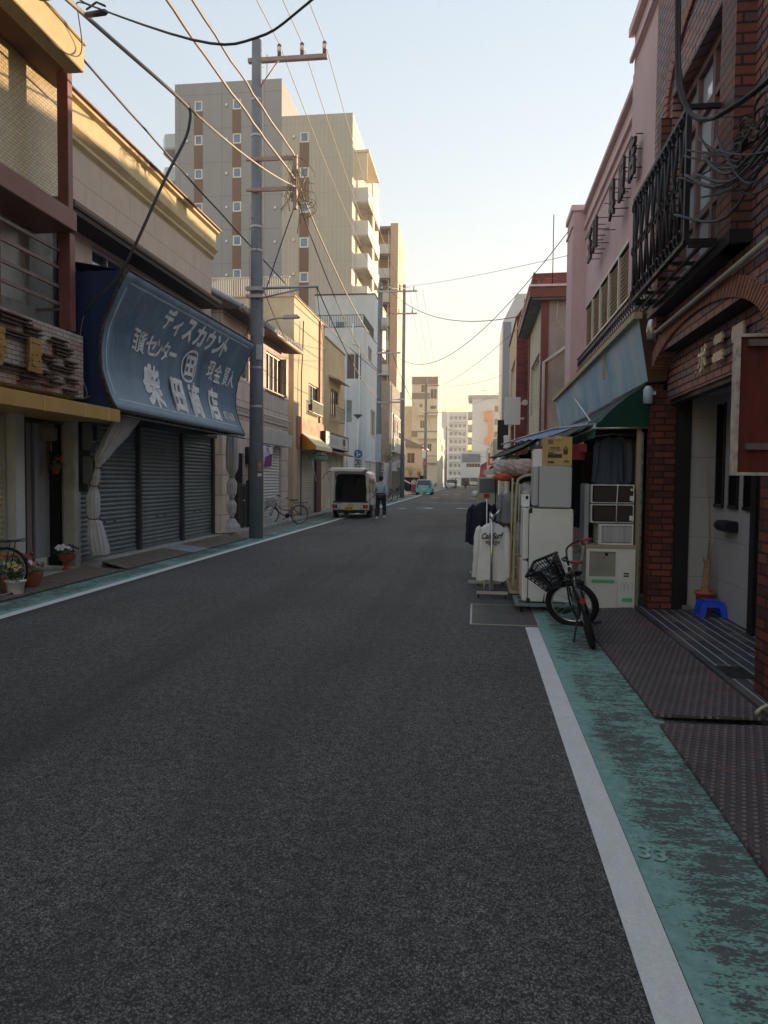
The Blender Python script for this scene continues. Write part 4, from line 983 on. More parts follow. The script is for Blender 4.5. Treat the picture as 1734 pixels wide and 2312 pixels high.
# entrance arch: spandrel above it and the ring of upright bricks
AY, AZ, RA, RB = 7.47, 2.62, 1.90, .60
def arc(a, g_): return (AY + (RA + g_) * math.cos(a), AZ + (RB + g_) * math.sin(a))
w = MB()
for k in range(40):
    a0, a1 = PI * k / 40, PI * (k + 1) / 40
    p, q = arc(a0, .0), arc(a1, .0)
    w.hexa([(2.05, q[0], q[1]), (2.22, q[0], q[1]), (2.22, p[0], p[1]), (2.05, p[0], p[1]), (2.05, q[0], 3.05 if q[1] < 3.05 else q[1]), (2.22, q[0], 3.05 if q[1] < 3.05 else q[1]), (2.22, p[0], 3.05 if p[1] < 3.05 else p[1]), (2.05, p[0], 3.05 if p[1] < 3.05 else p[1])])
part('spandrel', w, M['brick'], t)
w = MB(); nb = 62
for k in range(nb):
    a0, a1 = PI * (k + .10) / nb, PI * (k + .86) / nb
    p, q, p2, q2 = arc(a0, -.02), arc(a1, -.02), arc(a0, .17), arc(a1, .17)
    w.hexa([(2.02, *q), (2.25, *q), (2.25, *p), (2.02, *p), (2.02, *q2), (2.25, *q2), (2.25, *p2), (2.02, *p2)])
part('arch_ring', w, mat('arch_brick', '6e443a', .65, var=.4, vs=6, bump=.4, bs=50), t, bevel=.004, seg=1)
w = MB(); w.box(2.05, 2.32, 9.1, 9.37, 0, 2.66); part('pillar', w, M['brickp'], t)
w = MB(); w.box(2.04, 2.34, 5.2, 5.66, 0, 2.62); w.box(2.05, 2.6, -6, 5.2, 0, 2.62); part('pillar', w, M['brickp'], t, label='near brick pillar at the right edge')
w = MB(); w.box(2.33, 2.5, 9.12, 9.33, 0.075, 2.6); w.box(2.72, 2.84, 7.66, 7.8, .075, 2.56); w.box(2.25, 2.36, 5.67, 9.1, 2.5, 2.56); w.box(2.74, 2.82, 5.7, 7.66, .075, 2.5)
part('door_frame', w, M['black'], t)
w = MB(); w.box(2.5, 2.8, 9.15, 9.33, .075, 2.6); w.facade('x', 2.80, 2.95, 7.8, 9.15, .075, 2.6, [(7.9 + .47 * k, 8.19 + .47 * k, 1.34, 2.5) for k in range(3)]); part('stone_wall', w, M['stone'], t)
for k in range(3):
    b = MB(); y0 = 7.9 + .47 * k
    b.box(2.78, 2.90, y0, y0 + .03, 1.34, 2.5); b.box(2.78, 2.90, y0 + .26, y0 + .29, 1.34, 2.5); b.box(2.77, 2.90, y0, y0 + .29, 1.30, 1.34); b.box(2.87, 2.89, y0 + .03, y0 + .26, 1.34, 2.5)
    part('slit_window', b, mat('black_slit_frame', '101114', .3, .2) if k == 0 else bpy.data.materials['black_slit_frame'], t)
w = MB(); w.box(2.36, 2.95, 5.7, 9.12, 2.6, 2.66); part('porch_ceiling', w, mat('porch_ceiling', '8b8c90', .8), t)
b = MB(); b.prism([(2.80, 1.05), (2.70, 1.05), (2.66, 1.10), (2.66, 1.13), (2.70, 1.17), (2.80, 1.17)], 'y', 8.35, 8.75); part('letter_box', b, M['black'], t, bevel=.008)
b = MB(); _gl = mat('pale_gold_letters', '938b7a', .4, .2, var=.1)
text_to(b, 'ポ', lambda u, v, d: (2.17 - d, 7.62 - u, 2.80 + v), width=.25, height=.24, bold=.03, ext=.03); part('entrance_letter', b, _gl, t); b = MB()
text_to(b, 'ニ', lambda u, v, d: (2.17 - d, 7.13 - u, 2.82 + v), width=.26, height=.19, bold=.09, ext=.03); part('entrance_letter', b, _gl, t); b = MB()
text_to(b, 'ー', lambda u, v, d: (2.17 - d, 6.62 - u, 2.86 + v), width=.26, height=.07, bold=.05, ext=.03)
part('entrance_letter', b, _gl, t)
# tall window with timber frames
M['oldwood'] = mat('weathered_maroon_timber', '4e3a39', .7, var=.35, vs=5, stretch=(1, 1, .15), stain=('7d706c', .4, 6, (1, 1, .2)), bump=.3, bs=40)
window(t, 'x', 2.2, -1, 6.42, 8.55, 3.72, 5.75, M['oldwood'], glass_mat('tall_window_glass', '8794a0', .05, 1.0, .25), 4, .10, .08, hbars=(4.25, 4.75, 5.25), rec=-.04)  # pale pane colour stands in for the reflected sky
w = MB()
AY2, AZ2, R2 = 7.48, 5.55, 1.22
for k in range(36):
    a0, a1 = PI * (k + .05) / 36, PI * (k + .93) / 36
    f = lambda a, g_: (AY2 + (R2 + g_) * math.cos(a), AZ2 + (R2 * .62 + g_) * math.sin(a))
    p, q, p2, q2 = f(a0, 0), f(a1, 0), f(a0, .2), f(a1, .2)
    w.hexa([(2.02, *q), (2.12, *q), (2.12, *p), (2.02, *p), (2.02, *q2), (2.12, *q2), (2.12, *p2), (2.02, *p2)])
part('window_arch', w, bpy.data.materials['arch_brick'], t, bevel=.004, seg=1)
w = MB(); w.box(1.90, 2.05, 6.05, 6.40, 3.42, 10.6); w.box(1.94, 2.05, 8.56, 8.72, 3.3, 5.55); part('pier', w, brick_mat('banded_brick', '56291f', '50261f', '1b1615', .4, .078, .010, .9, .6, .3, c3='3a2a2c'), t)
w = MB(); w.box(1.88, 2.05, 6.0, 8.75, 3.42, 3.52); part('window_sill', w, M['black'], t)
b = MB(); b.tube([(1.98, -2, 3.30), (1.98, 8.75, 3.27), (2.03, 8.8, 3.27)], .022, 8); part('conduit', b, mat('grey_green_pipe', '8d8d80', .6), t)
b = MB(); b.lathe([(.05, -.12), (.06, 0), (.045, .09), (0, .13)], (1.98, 8.95, 3.35), 12, 'z'); b.box(1.98, 2.05, 8.92, 8.98, 3.33, 3.37); part('vent_cap', b, M['alu'], t)
b = MB(); b.lathe([(.055, -.1), (.055, .06), (.03, .1), (0, .11)], (1.97, 9.0, 2.60), 12, 'z'); b.box(1.97, 2.05, 8.97, 9.03, 2.6, 2.64); part('wall_lamp', b, mat('bluish_lamp_glass', '8fa3bd', .3), t)

# iron balcony guard in front of the tall window
t = thing('iron_balcony', 'black wrought iron balcony guard with crossed bars below the tall window', 'balcony', (1.85, 7.4, 3.5))
b = MB(); X_, Y0, Y1, Z0, Z1 = 1.66, 6.38, 8.42, 3.55, 4.62
for z in (Z0, Z1): b.box(X_ - .022, X_ + .022, Y0, Y1, z - .018, z + .018)
for y in (Y0, Y1):
    b.box(X_ - .02, X_ + .02, y - .02, y + .02, Z0, Z1)
    for z in (Z0, Z1): b.box(X_, 2.05, y - .018, y + .018, z - .018, z + .018)
part('frame', b, M['black'], t)
b = MB(); n = 8
for k in range(n):
    y = Y0 + (Y1 - Y0) * (k + .5) / n; hw = (Y1 - Y0) / n * .48
    for s in (-1, 1):
        b.tube([(X_, y - s * hw, Z0), (X_ - .012, y - s * hw * .2, 3.95), (X_ - .012, y + s * hw * .2, 4.2), (X_, y + s * hw, Z1)], .015, 6)
    for z in (3.62, 4.08, 4.54):
        b.tube([(X_ - .02, y + .055 * math.cos(2 * PI * i / 10), z + .055 * math.sin(2 * PI * i / 10)) for i in range(10)], .009, 5, closed=True)
        b.tube([(X_ - .02, y + hw + .045 * math.cos(2 * PI * i / 10), z + .045 * math.sin(2 * PI * i / 10)) for i in range(10)], .008, 5, closed=True)
part('scrollwork', b, M['black'], t)
b = MB()
for k in range(5):
    y = Y0 + (Y1 - Y0) * k / 4; b.box(X_ + .02, 2.05, y - .016, y + .016, Z0 - .05, Z0 - .02)
for x in (1.75, 1.86, 1.97): b.box(x - .012, x + .012, Y0 - .1, Y1, Z0 - .08, Z0 - .055)
part('floor_bar', b, M['black'], t)
# rusty projecting sign on the near pillar
t = thing('rusty_sign', 'rusty red projecting sign board with peeling edge near the right border', 'sign', (1.85, 4.92, 1.65))
b = MB(); b.box(1.62, 2.02, 4.90, 4.96, 1.66, 2.50)
NTr = NT('rusty_red_plate'); _n = NTr.noise(3, 8, NTr.vec((3, 1, .5)), .7); _n2 = NTr.noise(1.8, 6)
_sx = NTr.n('SeparateXYZ'); NTr.l(NTr.vec(), _sx.inputs[0])
_c = NTr.mix(NTr.rng(_n, .35, .65, 0, 1), lin('4c1c18'), lin('2c1615')); _c = NTr.mix(NTr.rng(NTr.math('SUBTRACT', _n2, NTr.math('MULTIPLY', _sx.outputs[2], .35)), .50, .58, 0., .85), _c, lin('9a8d80'))
_c = NTr.mix(NTr.rng(_n, .66, .70, 0, .7), _c, lin('8d7468')); NTr.bump(_n, .4, .01); NTr.done(_c, .8, 0., .3)
part('board', b, NTr.m, t, bevel=.006)
b = MB(); b.box(1.60, 1.62, 4.885, 4.975, 1.64, 2.52); b.box(1.62, 2.02, 4.885, 4.975, 2.50, 2.52); b.box(1.62, 2.02, 4.885, 4.975, 1.64, 1.66); part('edge_trim', b, mat('flaking_edge', '9c9188', .8, var=.4, vs=12, stain=('5b3a30', .7, 9)), t)
b = MB(); b.box(1.66, 2.06, 4.86, 4.90, 2.44, 2.48); b.box(1.66, 2.06, 4.86, 4.90, 1.80, 1.84); part('bracket', b, mat('old_bracket', '4c4544', .6, .3), t)

# ================================================================ RIGHT 2: pink shop
M['pink'] = mat('pink_stucco', 'b78f90', .85, var=.08, vs=1.2, stain=('9a7276', .35, 1.1, (1, 1, .3)), bump=.3, bs=70)
t = thing('pink_shop', 'pink stucco shop with stepped parapet, louvred upper windows and black wall letters', 'building', (6, 13.5, 0))
w = MB(); w.facade('x', 2.3, 2.5, 9.36, 17.9, 2.7, 7.45, [(11.9, 16.6, 4.45, 5.3)]); w.box(2.5, 12, 9.5, 17.9, 6.5, 6.7); w.facade('y', 17.7, 17.9, 2.5, 12, 0, 7.4); w.box(6.5, 12, 9.4, 17.7, 0, 7.3)
w.box(2.02, 2.3, 16.92, 17.95, 0, 7.5); w.box(2.18, 2.3, 9.36, 11.45, 2.7, 7.5); w.box(2.2, 2.5, 9.36, 11.48, 7.45, 8.1)
part('wall', w, M['pink'], t)
b = MB(); b.box(1.98, 2.55, 16.88, 18.0, 7.5, 7.62); b.box(2.22, 2.55, 11.5, 16.88, 7.455, 7.53); b.box(2.12, 2.55, 9.36, 11.54, 8.10, 8.22)
b.box(2.25, 2.3, 11.5, 16.9, 7.10, 7.16); b.box(2.27, 2.3, 11.5, 16.9, 6.88, 6.91); b.box(2.13, 2.18, 9.36, 11.48, 7.7, 7.76); b.box(1.99, 2.02, 16.9, 17.97, 7.15, 7.2)
part('coping', b, mat('pale_pink_coping', 'c09c9d', .8, var=.06), t)
louv = mat('tan_louvre', '9b8166', .6, var=.12)
f = MB()
for k in range(5):
    y = 11.9 + .94 * k; f.box(2.28, 2.38, y - .03, y + .03, 4.45, 5.3)
f.box(2.28, 2.38, 11.87, 15.69, 5.3, 5.34); f.box(2.28, 2.38, 11.87, 16.63, 4.41, 4.45); f.box(2.28, 2.38, 15.66, 16.63, 5.3, 5.34)
wn_ = part('louvred_window', f, M['alu'], t)
f = MB()
for k in range(12): f.hexa([(2.31, 11.93, 4.47 + .068 * k), (2.37, 11.93, 4.50 + .068 * k), (2.37, 16.6, 4.50 + .068 * k), (2.31, 16.6, 4.47 + .068 * k), (2.31, 11.93, 4.485 + .068 * k), (2.37, 11.93, 4.515 + .068 * k), (2.37, 16.6, 4.515 + .068 * k), (2.31, 16.6, 4.485 + .068 * k)])
part('louvre', f, louv, wn_)
f = MB(); f.box(2.40, 2.42, 11.9, 16.6, 4.45, 5.3); part('pane', f, M['glass'], wn_)
for ch, y in (('玉', 14.75), ('川', 14.12), ('呉', 12.40), ('服', 11.60), ('店', 10.85)):
    b = MB(); text_to(b, ch, lambda u, v, d, y=y: (2.08 - d, y - u, 6.08 + v), width=.40, height=.52, bold=.04, ext=.045)
    xw = 2.18 if y < 11.4 else 2.3
    for dz in (-.2, .05, .25):
        for dy in (-.18, .18): b.tube([(2.08, y + dy, 6.08 + dz), (xw, y + dy, 6.08 + dz)], .008, 5)
    part('wall_letter', b, mat('black_letters', '1d1b1e', .5, .2, var=.2) if ch == '玉' else bpy.data.materials['black_letters'], t)
for dz in (-.2, .25):
    b = MB(); b.tube([(2.1, 13.3, 6.1 + dz), (2.3, 13.3, 6.1 + dz)], .008, 5); part('letter_pin', b, M['black'], t)
b = MB(); n = 46
for k in range(n):
    y = 9.5 + 7.2 * k / n
    b.tube([(2.15, y, 3.72), (2.13, y + .03, 3.85), (2.15, y, 4.0), (2.13, y - .03, 4.12), (2.15, y, 4.22)], .008, 4)
    for z in (3.82, 4.1): b.tube([(2.15, y + .078 + .055 * math.cos(2 * PI * i / 8), z + .055 * math.sin(2 * PI * i / 8)) for i in range(8)], .007, 4, closed=True)
for z in (3.71, 3.96, 4.22): b.box(2.135, 2.165, 9.45, 16.75, z, z + .02)
b.box(2.15, 2.3, 9.5, 9.53, 3.72, 3.75); b.box(2.15, 2.3, 16.7, 16.73, 3.72, 3.75)
part('balcony_grille', b, M['black'], t)
b = MB(); b.box(3.9, 4.0, 9.4, 17.7, 0, 2.7); b.box(2.35, 4, 16.86, 16.91, 0, 2.7); b.box(2.45, 4, 9.38, 9.45, 0, 2.7); b.box(2.4, 4, 9.4, 17.7, 2.62, 2.72); part('shop_interior', b, M['dark'], t)  # near-black faces paint in the shade of the shop interior
b = MB(); b.tube([(2.10, 9.40, .06), (2.10, 9.40, 2.5)], .035, 8); b.tube([(2.0, 9.44, .06), (2.0, 9.44, 2.2)], .03, 8); part('peeling_pipe', b, mat('peeling_turquoise', '6d8a94', .7, var=.5, vs=20, stain=('4b3b33', .8, 14)), t)
b = MB(); b.box(1.94, 1.99, 9.38, 9.45, .05, 2.4); part('timber_post', b, mat('pale_timber', '8c8066', .8, var=.2, vs=4, stretch=(1, 1, .15)), t)

# pale blue signboard and green awning under it
t = thing('blue_signboard', 'long pale blue blank signboard with rusty end above green awning', 'sign', (2.05, 13.8, 2.8))
b = MB()
for k in range(4):
    y0 = 9.12 + 2.33 * k
    b.add([(1.86, y0, 3.50), (1.86, y0 + 2.32, 3.53), (1.99, y0 + 2.32, 2.80), (1.99, y0, 2.78)], [(0, 1, 2, 3)])
_m = NT('sky_blue_sign_sheet'); _n = _m.noise(1.1, 5, _m.vec((1, 1, .6)))
_c = _m.mix(_m.rng(_n, .38, .62, 0, 1), lin('5485ad'), lin('86a8bd')); _c = _m.mix(_m.rng(_m.noise(.8, 4), .55, .7, 0, .5), _c, lin('94a5ac')); _m.done(_c, .55, 0., .3)
part('sheet', b, _m.m, t, solid=.01)
b = MB(); b.box(1.80, 1.90, 9.08, 18.5, 3.50, 3.58); b.box(1.84, 1.88, 11.44, 11.46, 3.1, 3.5); part('top_rail', b, mat('rusty_rail_top', 'a08a63', .7, var=.4, vs=5, stain=('5a3b26', .6, 5)), t)
b = MB(); b.add([(1.86, 9.1, 3.55), (2.2, 9.1, 3.6), (2.2, 9.1, 2.78), (1.99, 9.1, 2.76)], [(0, 1, 2, 3)]); part('end_plate', b, mat('rusted_plate', '38261b', .8, var=.4, vs=4, stain=('2f211b', .7, 5)), t, solid=.015)
t = thing('green_awning', 'dark green canvas awning with pole rail over the shop mouth', 'awning', (1.7, 11.5, 2.2))
M['canvas_g'] = mat('dark_green_canvas', '06241e', .75, var=.2, vs=3, bump=.25, bs=9)
b = MB()
def awn(i, j):
    y = 9.28 + 8.2 * i; k = j
    return (2.03 - .60 * k + .01 * math.sin(i * 70), y, 2.78 - .52 * (k ** .9) + .02 * math.sin(i * 43) * k)
b.grid(awn, 60, 8); part('canvas', b, M['canvas_g'], t, solid=.006)
b = MB(); b.add([(2.03, 9.27, 2.78), (1.80, 9.27, 2.62), (1.60, 9.27, 2.45), (1.43, 9.27, 2.26), (2.06, 9.27, 2.26)], [(0, 1, 2, 3, 4)]); part('end_flap', b, M['canvas_g'], t, solid=.006)
b = MB()
for k in range(40):
    y = 9.3 + .205 * k; b.add([(1.43, y, 2.26), (1.43, y + .2, 2.26), (1.425, y + .2, 2.12), (1.425, y, 2.12)], [(0, 1, 2, 3)])
part('valance', b, mat('striped_valance', '1f524e', .75, var=.5, vs=9), t, solid=.004)
b = MB(); b.tube([(1.42, 9.3, 2.235), (2.05, 9.3, 2.245)], .016, 8); b.tube([(1.42, 9.3, 2.24), (1.42, 17.4, 2.24)], .016, 8); b.tube([(1.42, 9.3, 2.24), (2.1, 17.4, 3.6)], .012, 6) ; part('pole', b, M['alu'], t)

# ================================================================ RIGHT 3, 4 and beyond
t = thing('weathered_house', 'weathered grey mortar house with maroon overhanging flat roof', 'house', (5, 23, 0))
w = MB(); w.facade('y', 20.5, 20.7, 1.86, 9, 0, 6.4); w.box(1.9, 9, 24.5, 25.5, 0, 6.4); w.box(6, 9, 20.7, 24.5, 0, 6.3); part('wall', w, mat('stained_mortar', '7b746b', .9, var=.22, vs=1.0, stain=('54504a', .65, 1.1, (1, 1, .35)), bump=.3, bs=30), t)
w = MB(); w.facade('x', 1.70, 1.9, 20.7, 25.5, 2.6, 6.4, [(21.4, 24.6, 3.6, 5.2)]); part('street_wall', w, mat('cream_siding', 'b0a78e', .8, var=.15, vs=1.2, facade=(4., .12, .5, .01)), t)
window(t, 'x', 1.7, -1, 21.4, 24.6, 3.6, 5.2, M['alu'], None, 4)
for y0 in (20.46, 25.2):
    w = MB(); w.box(1.66, 1.86, y0, y0 + .2, .5, 6.4); part('pilaster', w, M['maroon'], t)
w = MB(); w.box(1.33, 9.2, 20.25, 26.0, 6.45, 6.72); part('fascia', w, M['maroon'], t)
w = MB(); w.box(1.31, 9.2, 20.22, 26.02, 6.725, 6.78); part('roof', w, M['alu'], t)
w = MB(); w.box(1.4, 9.1, 20.3, 25.9, 6.40, 6.45); part('soffit', w, mat('grey_soffit', '5b5f5c', .9, var=.3, vs=3), t)
b = MB(); b.tube([(2.45, 20.4, 5.25), (1.74, 20.4, 4.75), (1.74, 20.4, 2.5)], .04, 8); b.tube([(2.1, 20.42, 6.4), (2.05, 20.42, 5.9), (2.35, 20.42, 5.5), (2.4, 20.42, 4.0)], .012, 5); part('pipe', b, M['pvc'], t)
b = MB(); b.tube([(1.95, 20.6, 6.78), (1.95, 20.6, 8.7)], .012, 5); part('antenna', b, M['black'], t)
M['brick4'] = brick_mat('old_red_brick', '74342c', '5e2a26', '3a2522', .22, .075, .008, .7, .7, .3, c3='49282a')
t = thing('old_brick_house', 'narrow old red brick house with tan street front and rising side gable', 'house', (5, 33, 0))
w = MB(); w.facade('x', 1.50, 1.68, 30.2, 36.5, 0, 8.1, [(31.2, 34.8, 5.0, 6.6), (31, 35, 2.9, 4.0)]); part('street_wall', w, M['tan'], t)
w = MB(); w.prism([(1.5, 0), (8, 0), (8, 9.8), (2.15, 9.7), (1.95, 8.6), (1.5, 8.0)], 'y', 30.0, 30.2); w.box(2.0, 8, 34.1, 34.3, 0, 9.7); w.box(2.1, 8, 30.2, 34.1, 9.3, 9.5); w.box(4, 8, 30.2, 34.1, 0, 9.3); w.box(1.7, 8, 34.3, 36.5, 0, 7.9); w.box(2.05, 8, 26.3, 29.98, 0, 8.6); part('side_wall_and_shade_annex', w, M['brick4'], t)  # last box is an unseen annex, added to shade the shops opposite
window(t, 'x', 1.5, -1, 31.2, 34.8, 5.0, 6.6, M['alu'], None, 4); window(t, 'x', 1.5, -1, 31, 35, 2.9, 4.0, M['maroon'], None, 4)
b = MB(); b.prism([(1.44, 8.0), (1.5, 7.98), (1.97, 8.58), (2.17, 9.7), (2.1, 9.75), (1.9, 8.65)], 'y', 29.95, 36.6); part('coping', b, M['maroon'], t)
b = MB(); b.lathe([(.12, 0), (.12, .08), (.04, .12)], (1.85, 29.9, 4.65), 12, 'y'); part('vent_cap', b, M['alu'], t)
FR = 'houses further down the right side'
simple_house('town_house', 'low grey metal clad house after the old brick house', 'house', 1.75, 8, 37, 43.3, 6.3, mat('grey_cladding', '6b7076', .6, var=.1), 'x-', [(38, 40, 3.4, 4.8), (40.6, 42.6, 3.4, 4.8)], [], group=FR)
simple_house('town_house', 'low whitish house before the tall white building on the right', 'house', 1.85, 8, 43.6, 50.5, 4.9, M['cream'], 'x-', [(44.3, 46.3, 3.0, 4.2), (47, 49.6, 3.0, 4.2)], [], group=FR)
simple_house('town_house', 'bluish low house touching the tall white building', 'house', 1.8, 8, 50.8, 59.6, 5.3, M['fp'][2], 'x-', [(52, 54, 3.2, 4.5), (55.5, 58.5, 3.2, 4.5)], [], group=FR)
t = thing('white_slab_building', 'tall white building with dark grey stripe and slanted roof corner on the right', 'building', (6, 64, 0))
w = MB(); w.prism([(1.92, 0), (9, 0), (9, 16.3), (2.95, 16.3), (1.92, 14.2)], 'y', 60.2, 68); part('wall', w, mat('white_metal_cladding', 'a9aab2', .6, var=.04, facade=(3, 3.2, .25, .02)), t)
b = MB(); b.box(1.93, 2.55, 60.12, 60.2, 0, 14.1); part('dark_stripe', b, mat('slate_grey_cladding', '5b5e6b', .6, var=.06), t)
b = MB(); b.box(1.86, 1.92, 60.2, 68, 0, 14.1); part('street_front', b, M['white'], t)
yy = 68.5; rng = random.Random(5)
for k, (w_, h, m_, lb) in enumerate(((10, 6.2, 3, 'tan low house just past the tall white building'), (9, 5.6, 0, 'pale low house opposite the blue car'), (12, 6.0, 1, 'brownish low house opposite the cream house'), (12, 5.4, 2, 'grey low house opposite the stepped flats'), (14, 6.4, 0, 'far pale house with rows of windows on the right side'), (14, 6.0, 3, 'far tan house on the right side'), (14, 7.4, 2, 'last grey house on the right before the street end'))):
    simple_house('town_house', lb, 'house', 1.95 - .05 * (k % 3), 9, yy, yy + w_, h, M['fp'][m_], 'x-', [(yy + 1 + 2.8 * i, yy + 2.8 + 2.8 * i, 3.2, 4.6) for i in range(int((w_ - 1) // 2.8))], [], group=FR)
    yy += w_ + .25
# ================================================================ utility poles
M['pole'] = mat('weathered_concrete_pole', '555c66', .8, var=.18, vs=2.2, stain=('4a4e55', .5, 2.5, (1, 1, .25)), bump=.15, bs=60)
M['galv'] = mat('galvanised_steel', '8c8a8c', .5, .5, var=.12, vs=5)
M['rustarm'] = mat('brownish_crossarm', '7b6460', .6, .3, var=.2, vs=4)
M['porc'] = mat('porcelain', 'c7b9b9', .3, var=.05)
M['cable'] = mat('black_cable', '2b2c31', .6, var=.1)
M['cable_l'] = mat('grey_sheathed_cable', '77726c', .6, var=.2, vs=6)
UG = 'concrete utility poles along the left side'
def insulator(parent, x, y, z):
    b = MB(); b.lathe([(.05, 0), (.05, .12), (.028, .12), (.028, .16), (.055, .17), (.055, .30), (.03, .31), (.03, .33)], (x, y, z), 10)
    b2 = MB(); b2.lathe([(.052, .13), (.058, .17), (.058, .245), (.05, .25)], (x, y, z), 10)
    o = part('insulator', b, mat('dark_insulator', '3d3438', .4) if 'dark_insulator' not in bpy.data.materials else bpy.data.materials['dark_insulator'], parent)
    part('porcelain_ring', b2, M['porc'], o)
def lamp_arm(parent, x, y, z, L=.85):
    b = MB(); b.tube([(x + .15, y, z - .15), (x + .19, y, z), (x + .30, y, z + .15), (x + .5, y, z + .2), (x + L - .3, y, z + .22)], .022, 8); b.box(x + .12, x + .2, y - .05, y + .05, z - .25, z - .05); a = part('lamp_arm', b, M['galv'], parent)
    b = MB(); b.prism([(x + L - .35, z + .19), (x + L + .05, z + .20), (x + L + .1, z + .23), (x + L + .05, z + .28), (x + L - .3, z + .27)], 'y', y - .09, y + .09); h = part('lamp_head', b, mat('lamp_housing', 'b5b7b8', .4, .2) if 'lamp_housing' not in bpy.data.materials else bpy.data.materials['lamp_housing'], a)
def upole(x, y, h, label, r0=.185, r1=.125):
    t = thing('utility_pole', label, 'utility pole', (x, y, 0), UG)
    b = MB(); b.lathe([(r0, 0), (r0 - (r0 - r1) * .33, h * .38), (r0 - (r0 - r1) * .35, h * .385), (r1 + .01, h * .7), (r1, h), (r1 * .9, h + .03)], (x, y, 0), 18)
    part('shaft', b, M['pole'], t)
    return t
PX, PY = -5.73, 18.85
t = upole(PX, PY, 12.7, 'tall near concrete pole with three insulators, lamp arm and cable bracket')
b = MB(); b.box(-5.95, -3.9, PY - .06, PY + .06, 12.17, 12.27); b.tube([(-5.62, PY - .05, 11.55), (-5.14, PY - .05, 12.17)], .018, 6); part('crossarm', b, M['rustarm'], t)
for x in (-5.14, -4.55, -3.97): insulator(t, x, PY, 12.27)
b = MB()
for z in (9.68, 8.92): b.box(-5.78, -4.64, PY - .2, PY - .14, z - .05, z + .05); b.box(-5.95, -5.55, PY - .21, PY - .13, z - .03, z + .03)
b.box(-4.72, -4.62, PY - .22, PY - .12, 8.4, 9.75)
part('cable_bracket', b, M['rustarm'], t)
b = MB(); b.tube([(-5.6, PY - .18, 6.43), (-4.05, PY - .18, 6.45)], .035, 8); b.tube([(-5.55, PY - .2, 6.18), (-4.4, PY - .18, 6.42)], .022, 6); b.box(-5.95, -5.5, PY - .22, PY - .12, 6.38, 6.48); b.box(-5.95, -5.5, PY - .22, PY - .12, 6.2, 6.28); part('lower_arm', b, M['galv'], t)
b = MB(); b.lathe([(.162, 6.2), (.164, 6.21), (.164, 6.30), (.162, 6.31)], (PX, PY, 0), 18); part('red_band', b, mat('red_tape', 'a83a3c', .6), t)
b = MB()
for z in (3.4, 4.4, 7.4, 8.0, 10.3, 11.2): b.lathe([(.19 - .0045 * z, z), (.193 - .0045 * z, z + .01), (.193 - .0045 * z, z + .05), (.19 - .0045 * z, z + .06)], (PX, PY, 0), 18)
part('steel_band', b, M['galv'], t)
b = MB()
for k in range(12):
    z = 2.2 + .75 * k; s = 1 if k % 2 else -1
    b.tube([(PX + .1 * s * .5, PY - .12, z), (PX + .12 * s * .5, PY - .24, z)], .009, 5)
part('step_bolt', b, M['black'], t)
b = MB(); b.tube([(PX + .18, PY - .02, .1), (PX + .165, PY - .02, 6), (PX + .14, PY - .02, 11.6)], .026, 8); b.tube([(PX - .16, PY - .04, 8.6), (PX - .185, PY - .04, 7.4), (PX - .17, PY - .04, 4.6)], .008, 5); part('conduit', b, M['cable_l'], t)
lamp_arm(t, PX, PY, 5.5, 1.05)
b = MB(); b.box(PX + .06, PX + .2, PY - .22, PY - .17, 4.62, 5.0); part('number_plate', b, mat('enamel_plate', '9aa0a8', .5), t)
b = MB(); b.box(PX + .1, PX + .19, PY - .20, PY - .155, 1.75, 2.0); part('sticker', b, mat('faded_poster', '9c6a58', .8, var=.5, vs=20), t)
b = MB(); b.box(PX + .1, PX + .19, PY - .20, PY - .155, 1.62, 1.70); part('sticker', b, M['white'], t)
t = upole(-6.02, 45.4, 13.5, 'concrete pole behind the silver van with two crossarms')
for z in (12.9, 9.2, 7.9, 6.2):
    b = MB(); b.box(-6.2, -4.7 if z != 7.9 else -5.1, 45.2, 45.3, z, z + .1); part('crossarm', b, M['galv'], t)
for x in (-5.9, -5.4, -4.8): insulator(t, x, 45.25, 13.0)
b = MB(); b.lathe([(.16, 10.6), (.2, 10.62), (.2, 11.3), (.16, 11.35)], (-5.72, 45.2, 0), 12); part('transformer', b, M['galv'], t)
b = MB(); b.tube([(-5.85, 45.3, .2), (-5.86, 45.3, 13)], .03, 6); part('conduit', b, M['cable_l'], t)
lamp_arm(t, -6.02, 45.3, 6.2, 1.5)
b = MB(); b.box(-6.2, -5.84, 45.17, 45.2, 2.6, 4.3); part('pole_banner', b, mat('faded_banner', '8d8fa6', .8, var=.15, vs=4), t)
t = upole(-6.1, 61, 17.4, 'tallest concrete pole with two sunlit crossarms before the brown tower')
for z in (16.8, 15.0):
    b = MB(); b.box(-7.2, -5.0, 60.8, 60.9, z, z + .1); part('crossarm', b, M['rustarm'], t)
for x, z in ((-7.0, 16.9), (-5.3, 16.9), (-6.5, 15.1), (-5.4, 15.1)): insulator(t, x, 60.85, z)
t = upole(-5.35, 77.5, 12.0, 'concrete pole behind the small blue car'); 
for z in (11.2, 8.4):
    b = MB(); b.box(-5.6, -4.0, 77.3, 77.4, z, z + .1); part('crossarm', b, M['rustarm'], t)
b = MB(); b.lathe([(.2, 0), (.2, .04)], (-5.4, 77.25, 3.2), 14, 'y'); part('round_sign', b, mat('pole_sign_red', 'a64a50', .6), t)
b = MB(); b.box(-5.62, -5.3, 77.2, 77.25, 3.7, 4.6); part('pole_sign', b, M['white'], t)
t = upole(-6.1, 117, 12.6, 'plain concrete pole right of the blue car'); b = MB(); b.box(-6.3, -5.0, 116.8, 116.9, 12, 12.1); part('crossarm', b, M['rustarm'], t)
